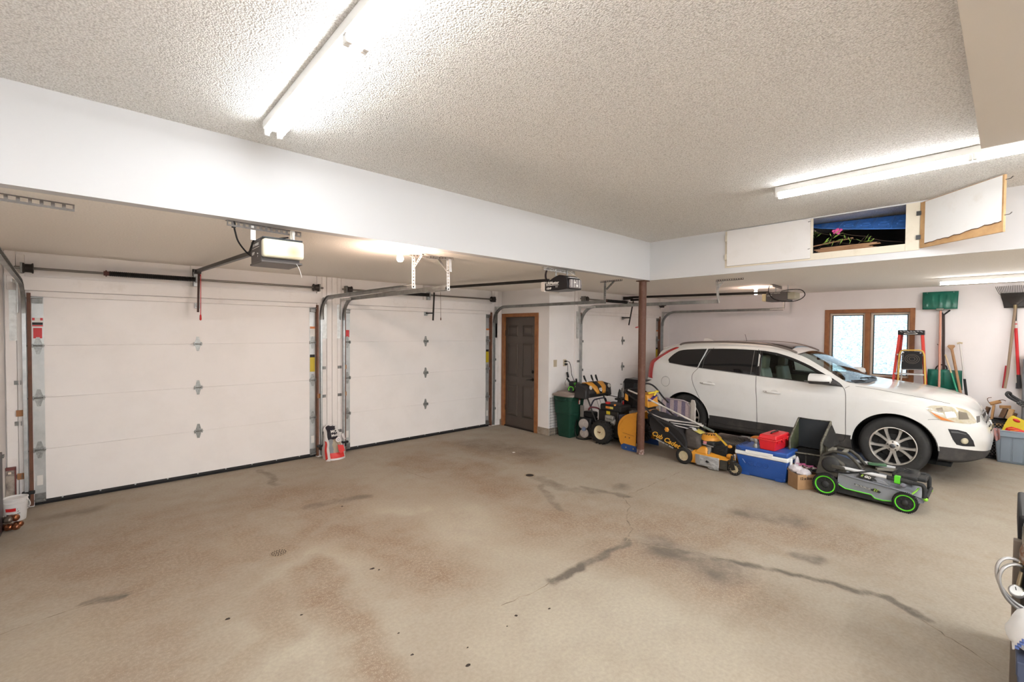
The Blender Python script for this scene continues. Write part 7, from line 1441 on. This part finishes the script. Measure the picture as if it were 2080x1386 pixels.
def crate(z0, label):
    t_ = T('milk_crate', label, 'crate', (9.58, .13, z0)); x0, x1, y0, y1, z1 = 9.485, 9.69, -.06, .30, z0+.285
    mb = MB()
    for z, h in ((z0, .02), (z1-.05, .014), (z1-.028, .028)):
        mb.bb((x0, y0, z), (x0+.012, y1, z+h)).bb((x1-.012, y0, z), (x1, y1, z+h)).bb((x0, y0, z), (x1, y0+.012, z+h)).bb((x0, y1-.012, z), (x1, y1, z+h))
    for k in range(15):
        y = y0-.1+k*.036
        for s_ in (1, -1):
            a, b = Vector((x0+.005, y, z0+.02)), Vector((x0+.005, y+s_*.16, z1-.05)); 
            ta, tb = 0, 1
            if b.y != a.y:
                ts = sorted(((y0-a.y)/(b.y-a.y), (y1-a.y)/(b.y-a.y))); ta, tb = max(0, ts[0]), min(1, ts[1])
            if tb-ta > .05: mb.bar(a+(b-a)*ta, a+(b-a)*tb, .009, .009, (1, 0, 0))
    mb.bb((x0, y0, z0), (x1, y1, z0+.01)); mb.build('lattice', m_('crate black', (.014, .014, .015), .5), t_); return t_
crate(0, 'black lattice crate at the bottom, under the crate of firewood'); crate(.288, 'black lattice crate holding split firewood')
FW = [m_('split wood', (.44, .245, .105), .8, vary=(8, (.33, .16, .06), .4, .7)), m_('bark wood', (.17, .09, .05), .9, vary=(12, (.09, .05, .03), .4, .7)), m_('pale split wood', (.52, .34, .17), .8, vary=(8, (.42, .25, .11), .4, .7))]
for k, (p0, p1, w, h, mi, lab) in enumerate((
    ((9.52, .165, .56), (9.54, .145, .775), .075, .03, 0, 'flat board-like split of firewood standing tilted in the crate'),
    ((9.50, .185, .79), (9.52, .08, .835), .05, .05, 0, 'split of firewood with peeling bark lying highest over the crate'),
    ((9.53, .09, .755), (9.54, -.02, .765), .06, .045, 0, 'short thick split of firewood behind the board-like one'),
    ((9.55, .07, .60), (9.56, .03, .735), .07, .06, 1, 'dark barky log standing in the middle of the crate'),
    ((9.53, .0, .59), (9.54, -.03, .735), .055, .06, 2, 'pale split log standing at the tote side of the crate'),
    ((9.57, -.04, .58), (9.57, -.06, .68), .05, .05, 1, 'small dark log at the locker end of the crate'),
    ((9.60, .24, .56), (9.61, .20, .73), .06, .05, 1, 'barky log at the wall side of the crate behind the board-like split'),
    ((9.51, .12, .50), (9.51, .03, .505), .05, .05, 2, 'split log lying inside the crate seen through the lattice'))):
    t_ = T('firewood', lab, 'firewood', p0); d = Vector(p1)-Vector(p0); a, b, dd = frame(d, (1, 0, 0)); 
    pr = [(-.5, -.5), (.5, -.4), (.42, .3), (.0, .55), (-.45, .35)]; MB().prism([Vector(p0)+b*(x*w)+a*(y*h) for x, y in pr], d).build('wood', FW[mi], t_, bevel=.004)
    if k == 1: MB().tube(spline([(9.50, .19, .80), (9.49, .205, .83), (9.49, .21, .86), (9.49, .195, .875), (9.5, .17, .88)], 5), .004, 6).tube(spline([(9.5, .12, .84), (9.49, .06, .86), (9.48, .03, .85)], 4), .005, 6).build('bark_strip', FW[1], t_)
# ================================================================== FIRST CORNER: BUCKET, PANEL, FRAME, COPPER
bk = T('plastic_bucket', 'white plastic bucket with a red and black label by the nearest garage door', 'bucket', (-.572, 6.20, 0))
c = (-.572, 6.20, 0); WB = m_('bucket white', (.66, .65, .64), .4)
MB().lathe([(0, 0), (.066, 0), (.069, .01), (.080, .165), (.086, .168), (.086, .178), (.081, .18), (.082, .20), (.086, .203), (.086, .212), (.080, .214), (.074, .20), (.06, .196), (0, .196)], c, n=32).build('tub', WB, bk)
def label_strip(a0, a1, z0, z1, m, name, o=.0015):
    G = [[(c[0]+(.0700+.0665*z*.95*.22/.22*.97*.0+ (.0705+ (z-.01)*.071 - .0700)+o)*math.cos(t), c[1]+(.0705+(z-.01)*.071+o)*math.sin(t), z) for t in np.linspace(a0, a1, 14)] for z in (z0, (z0+z1)/2, z1)]
    MB().grid(G).build(name, m, bk)
label_strip(-2.35, -1.05, .03, .13, m_('white label', (.62, .62, .62), .5), 'label'); label_strip(-2.35, -1.45, .10, .13, RED, 'label_band', .003); label_strip(-2.30, -1.85, .03, .075, m_('label dark', (.05, .03, .03), .5), 'label_print', .003)
for k in range(3): label_strip(-1.35, -1.30+.1*k, .115-.02*k, .12-.02*k, m_('label dark', (.05, .03, .03), .5), 'label_line', .003)
MB().tube(spline([(-.50, 6.165, .19), (-.478, 6.15, .17), (-.475, 6.16, .13), (-.49, 6.17, .12)], 5), .004, 6).build('handle', WB, bk)
bs = T('dark_panel', 'dark purple-grey metal panel standing on edge by the white bucket', 'panel', (-.63, 5.6, 0)); MB().bb((-.645, 5.3, .0), (-.622, 5.95, .695)).build('sheet', m_('panel dark', (.045, .035, .042), .4, .5), bs, bevel=.004); MB().bb((-.625, 5.93, .64), (-.612, 5.99, .665)).build('latch', GALVD, bs, bevel=.002)
pf = T('picture_frame', 'small red-brown framed picture leaning on the wall behind the white bucket', 'picture', (-.63, 6.47, .12))
MB().bb((-.657, 6.46, .10), (-.592, 6.475, .42)).build('picture', m_('faded picture', (.36, .31, .26), .6, vary=(9, (.10, .08, .08), .45, .62)), pf)
MB().bb((-.598, 6.452, .09), (-.588, 6.48, .43)).bb((-.657, 6.452, .09), (-.588, 6.48, .102)).bb((-.657, 6.452, .41), (-.588, 6.48, .44)).build('frame', m_('frame red-brown', (.14, .035, .03), .5), pf, bevel=.003); MB().bb((-.64, 6.455, .375), (-.62, 6.4605, .395)).build('sticker', m_('cream label', (.65, .58, .48), .6), pf)
COP = m_('copper', (.32, .12, .055), .32, .85, vary=(30, (.12, .06, .04), .5, .7))
for (x, y, z, dx, lab_) in ((-.60, 5.90, .035, .10, 'copper pipe fitting lying at the bottom of the pile, nearest the bucket'), (-.55, 5.88, .035, .08, 'short copper fitting with a domed end at the side of the pile'), (-.60, 5.90, .10, .09, 'dull pale fitting lying on top of the copper pile'), (-.555, 5.91, .105, .07, 'copper fitting on top of the pile beside the pale one'), (-.525, 5.885, .05, .06, 'small bright copper cap at the outer end of the pile')):
    t_ = T('copper_fitting', lab_, 'pipe fitting', (x, y, z-.03)); r = .027 if dx > .065 else .022
    MB().lathe([(0, -dx*.5), (r*.9, -dx*.5), (r, -dx*.42), (r, .0), (r*1.12, .004), (r*1.12, .02), (r*.92, .025), (r*.92, dx*.4), (r*.6, dx*.5), (0, dx*.52)], (x, y, z), (.75, -.66, 0), 18).build('body', COP if lab_[0] != 'd' else m_('tarnished metal', (.20, .16, .13), .45, .7), t_)
# ================================================================== ICE-MELT BAG
im = T('ice_melt_bag', 'half-empty ice-melt bag with a red shovel print, slumped between the two near garage doors', 'bag', (2.43, 6.3, 0))
IM = [m_('bag white', (.66, .63, .62), .4), m_('bag black', (.025, .022, .03), .35), m_('bag tan', (.40, .34, .25), .45), m_('bag print red', (.60, .02, .015), .4), m_('bag grey print', (.22, .24, .26), .45)]
mb = MB(); nu, nv_ = 30, 40; G = []
for j in range(nv_+1):
    v = j/nv_; row_ = []
    for i in range(nu+1):
        u = i/nu; w = (.135-.055*v**1.4)*(1+.10*math.sin(v*9)*v); cxx = 2.435-.015*v; x = cxx+(2*u-1)*w+(.02*noise.noise((u*3, v*6, 1)))*v
        bulge = (1-(2*u-1)**2)**.5; y = 6.285+.17*v-(.075*(1-v)**.6+.02)*bulge+.025*noise.noise((u*4, v*7, 3))*(.3+v); z = .46*v*(1-.06*(2*u-1)**2*v)+.03*noise.noise((u*5, 1, 7))*v
        if v < .03 : z = .0
        row_.append((x, y, max(z, 0)))
    G.append(row_)
mb.grid(G); k = 0
for j in range(nv_):
    for i in range(nu):
        u, v = i/nu, j/nv_; mi = 0
        if .16 < u < .9:
            if .03 < v < .2: mi = 3
            elif .2 <= v < .56: mi = 2 if u > .32+.2*(v-.2) else 4
            elif .56 <= v < .95 and u < .82: mi = 1
        elif u < .05 and v < .55: mi = 3
        mb.mi[k] = mi; k += 1
mb.build('front', IM, im, smooth=60)
mb = MB(); G2 = [[r[i] for i in range(nu+1)] for r in G]; Bk = [[(2.435+(p[0]-2.435)*.98, 6.43+.03*(1-(2*i/nu-1)**2)*.2 if j > 2 else 6.40, p[2]) for i, p in enumerate(r)] for j, r in enumerate(G)]
mb.grid(Bk, True).grid([[r[0] for r in G], [r[0] for r in Bk]], True).grid([[r[-1] for r in G], [r[-1] for r in Bk]]).grid([G[-1], Bk[-1]], True).build('back', IM[0], im, smooth=60)
MB().prism([(2.42, 6.178, .215), (2.50, 6.178, .20), (2.515, 6.165, .125), (2.455, 6.162, .095), (2.43, 6.165, .13)], (0, -.005, 0)).build('shovel_print', IM[3], im); MB().bar((2.385, 6.195, .285), (2.44, 6.175, .205), .006, .003).build('shovel_handle_print', IM[1], im)
MB().lathe([(0, .003), (.034, .003), (.034, 0)], (2.445, 6.215, .275), (0, -1, .25), 22).build('round_print', IM[0], im); MB().lathe([(.012, .005), (.018, .005), (.018, .003)], (2.445, 6.215, .275), (0, -1, .25), 18, caps=False).build('round_print_mark', IM[4], im)
text('lettering', 'MO', .055, facing((2.405, 6.268, .385), (1, 0, .05), (0, .35, 1)), TXT, im, bold=.0015); text('lettering', 'Melt', .05, facing((2.408, 6.246, .335), (1, 0, .08), (0, .35, 1)), TXT, im, bold=.001)
MB().hexa([(2.50, 6.25, .33), (2.545, 6.26, .25), (2.565, 6.25, .26), (2.53, 6.25, .35)], [(2.50, 6.258, .33), (2.545, 6.268, .25), (2.565, 6.258, .26), (2.53, 6.258, .35)]).build('loose_corner', IM[0], im)
MB().prism([(2.285, 6.22, 0), (2.33, 6.19, 0), (2.33, 6.215, .035)], (.0, .03, 0)).build('bottom_ear', IM[0], im)
# ================================================================== NEAREST EDGE: TOTE, BAG, PUMP UNIT
nt_ = T('storage_tote', 'slate-blue plastic tote at the picture edge under a white plastic sack', 'tote', (2.95, -.28, 0))
SLT = m_('slate blue tote', (.05, .065, .115), .45)
loft([[(2.80, -.075, 0), (2.80, -.5, 0), (3.16, -.5, 0), (3.16, -.075, 0)], [(2.75, -.045, .40), (2.75, -.53, .40), (3.2, -.53, .40), (3.2, -.045, .40)], [(2.75, -.042, .405), (2.75, -.54, .405), (3.21, -.54, .405), (3.21, -.042, .405)], [(2.75, -.042, .46), (2.75, -.54, .46), (3.21, -.54, .46), (3.21, -.042, .46)]]).build('tub', SLT, nt_, bevel=.014, seg=3)
ws = T('plastic_sack', 'white plastic sack with small blue print, lying on the slate-blue tote', 'sack', (2.95, -.25, .46))
mb = MB(); G = []
for i in range(15):
    v = i/14; row_ = []
    for t in np.linspace(0, 2*PI, 30):
        r = 1+.18*noise.noise((math.cos(t)*1.5, math.sin(t)*1.5, v*3)); k = math.sin(v*PI)**.7
        row_.append((2.93+.20*k*math.cos(t)*r, -.25+.24*k*math.sin(t)*r+.0, max(.462, .53+.085*math.cos(v*PI)*(1+.3*noise.noise((math.cos(t)*2, math.sin(t)*2, 5))))))
    G.append(row_)
mb.grid(G).build('sack', m_('sack white', (.76, .76, .75), .45, bump=(14, .3, .01)), ws, smooth=60)
MB().hexa([(2.80, -.03, .48), (2.95, -.025, .49), (2.95, -.10, .6), (2.80, -.10, .6)], [(2.80, -.036, .48), (2.95, -.031, .49), (2.95, -.106, .6), (2.80, -.106, .6)]).build('sack_flap', m_('sack white', (.76, .76, .75), .45), ws, bevel=.003)
for k in range(4): MB().bb((2.785, -.05-.006*k, .495+.012*k), (2.80, -.038-.006*k, .503+.012*k)).build('blue_print', m_('blue ink', (.08, .13, .35), .6), ws)
pu = T('pump_unit', 'boxy unit with black top, rusty cap, gauge and braided hoses at the picture edge', 'machine', (3.7, -.3, 0))
MB().bb((3.40, -.6, .03), (3.95, -.055, .72)).build('cabinet', m_('grey-brown cabinet', (.27, .24, .20), .5, .3, vary=(7, (.20, .18, .15), .4, .7)), pu, bevel=.006); MB().bb((3.38, -.062, .0), (3.43, -.03, .76)).build('edge_post', m_('post brown', (.20, .16, .125), .6), pu, bevel=.004)
MB().bb((3.42, -.6, .72), (3.95, -.045, .88)).bb((3.40, -.6, .78), (3.46, -.06, .86)).build('black_top', BLACK, pu, bevel=.012)
MB().lathe([(0, .05), (.035, .045), (.05, .02), (.055, 0), (.055, -.06), (.03, -.065)], (3.32, -.105, .74), n=22).build('rusty_cap', m_('rusty cap', (.20, .09, .04), .6, .3, vary=(20, (.35, .33, .30), .45, .6)), pu); MB().lathe([(0, .12), (.02, .11), (.028, .08), (.028, .0)], (3.36, -.085, .76), n=18).build('chrome_dome', m_('chrome', (.7, .7, .7), .15, 1), pu)
MB().cyl((3.32, -.105, .55), (3.32, -.105, .68), .05, n=20).build('black_canister', BLACK, pu); MB().bb((3.262, -.16, .585), (3.268, -.07, .635)).build('sticker', LAB, pu); MB().bb((3.258, -.16, .565), (3.264, -.07, .58)).build('sticker', STK, pu)
MB().bb((3.30, -.16, .45), (3.39, -.09, .55)).build('blue_block', m_('block blue', (.02, .05, .2), .5), pu, bevel=.006)
BRD = m_('braided steel', (.50, .49, .48), .35, .75, bump=(220, .5, .002)); BRS = m_('brass nut', (.40, .33, .22), .35, .85)
for k, pts in enumerate(([(3.30, -.05, .688), (3.28, -.025, .70), (3.26, .005, .69), (3.25, .022, .65), (3.25, .018, .59), (3.26, -.005, .535), (3.28, -.04, .49), (3.30, -.09, .46)], [(3.30, -.06, .668), (3.28, -.035, .675), (3.25, -.005, .66), (3.24, .012, .62), (3.24, .010, .57), (3.25, -.01, .515), (3.27, -.04, .475), (3.30, -.085, .44)])):
    hz_ = MB().tube(spline(pts, 8), .0075, 10).build('braided_hose', BRD, pu); MB().cyl((3.30, -.045-.012*k, .688-.02*k), (3.31, -.075-.01*k, .68-.02*k), .011, n=6).build('hose_nut', BRS, hz_)
ga = MB().lathe([(0, .016), (.024, .016), (.028, .012), (.028, -.012), (0, -.014)], (3.28, -.045, .545), (-.85, .1, .6), 24).build('gauge', m_('gauge steel', (.5, .5, .49), .3, .8), pu); ax = Vector((-.85, .1, .6)).normalized(); MB().lathe([(0, .018), (.022, .018), (.022, .0165)], (3.28, -.045, .545), ax, 24).build('dial', WHITEP, ga)
p_ = Vector((3.28, -.045, .545))+ax*.02; MB().bar(p_, p_+Vector((.005, .003, .014)), .003, .001, ax).build('needle', BLACK, ga); MB().cyl((3.29, -.05, .57), (3.30, -.06, .64), .009, n=10).build('gauge_stem', BRS, ga)
tag(MB().hexa([(2.95, -.012, 0), (3.9, -.06, 0), (3.9, -.085, 0), (2.95, -.037, 0)], [(2.95, -.012, .03), (3.9, -.06, .03), (3.9, -.085, .03), (2.95, -.037, .03)]).build('wood_board', m_('grey board', (.22, .18, .14), .75, vary=(10, (.15, .12, .09), .4, .7)), bevel=.003), 'grey weathered board lying along the floor beside the slate-blue tote', 'board')
# ================================================================== FLOOR FITTINGS AND LITTER
dr = T('floor_drain', 'round perforated floor drain in front of the nearest garage door', 'drain', (1.06, 3.91, 0)); MB().lathe([(.0, .0015), (.062, .0015), (.068, .0)], (1.06, 3.91, 0), n=28).build('grate', m_('drain concrete colour', (.30, .235, .165), .8), dr)
for r, n in ((0, 1), (.018, 6), (.034, 10), (.05, 16)):
    for k in range(n): a = 2*PI*k/n; MB().cyl((1.06+r*math.cos(a), 3.91+r*math.sin(a), .001), (1.06+r*math.cos(a), 3.91+r*math.sin(a), .0022), .0055, n=8).build('hole', m_('hole dark', (.03, .022, .018), .9), dr)
dr = T('floor_drain', 'open round floor drain in front of the dark side door', 'drain', (3.95, 3.985, 0)); MB().lathe([(0, .001), (.05, .001), (.05, .0005)], (3.95, 3.985, 0), n=24).build('opening', m_('hole dark', (.03, .022, .018), .9), dr); MB().lathe([(.05, .001), (.062, .003), (.07, 0)], (3.95, 3.985, 0), n=24, caps=False).build('collar', m_('drain concrete colour', (.30, .235, .165), .8), dr)
CHIP = m_('dark chip', (.04, .03, .024), .9)
for k, (x, y) in enumerate([(1.82, 2.02), (2.14, 1.97), (1.51, 3.19), (.93, 2.96), (1.30, 2.40), (1.27, 2.19), (1.45, 1.92), (1.54, 3.14), (1.93, 2.06), (1.53, 2.03), (1.82, 4.53), (.58, 3.22)]):
    r = (.008, .012, .022, .012, .008, .014, .018, .012, .016, .010, .018, .02)[k]; mb = MB(); mb.add([(x+r*random.uniform(.5, 1.1)*math.cos(t), y+r*random.uniform(.3, .8)*math.sin(t), .0) for t in np.linspace(0, 2*PI, 8)[:-1]]+[(x, y, .005)], [(i, (i+1) % 7, 7) for i in range(7)])
    tag(mb.build('grit_crumb', CHIP), 'dark crumb of grit lying on the bare concrete floor', 'crumb', 'grit crumbs on the floor')
tag(MB().bb((4.50, 4.88, 0), (4.535, 4.91, .004)).build('paper_scrap', TXT), 'tiny white paper scrap on the floor before the dark side door', 'scrap')
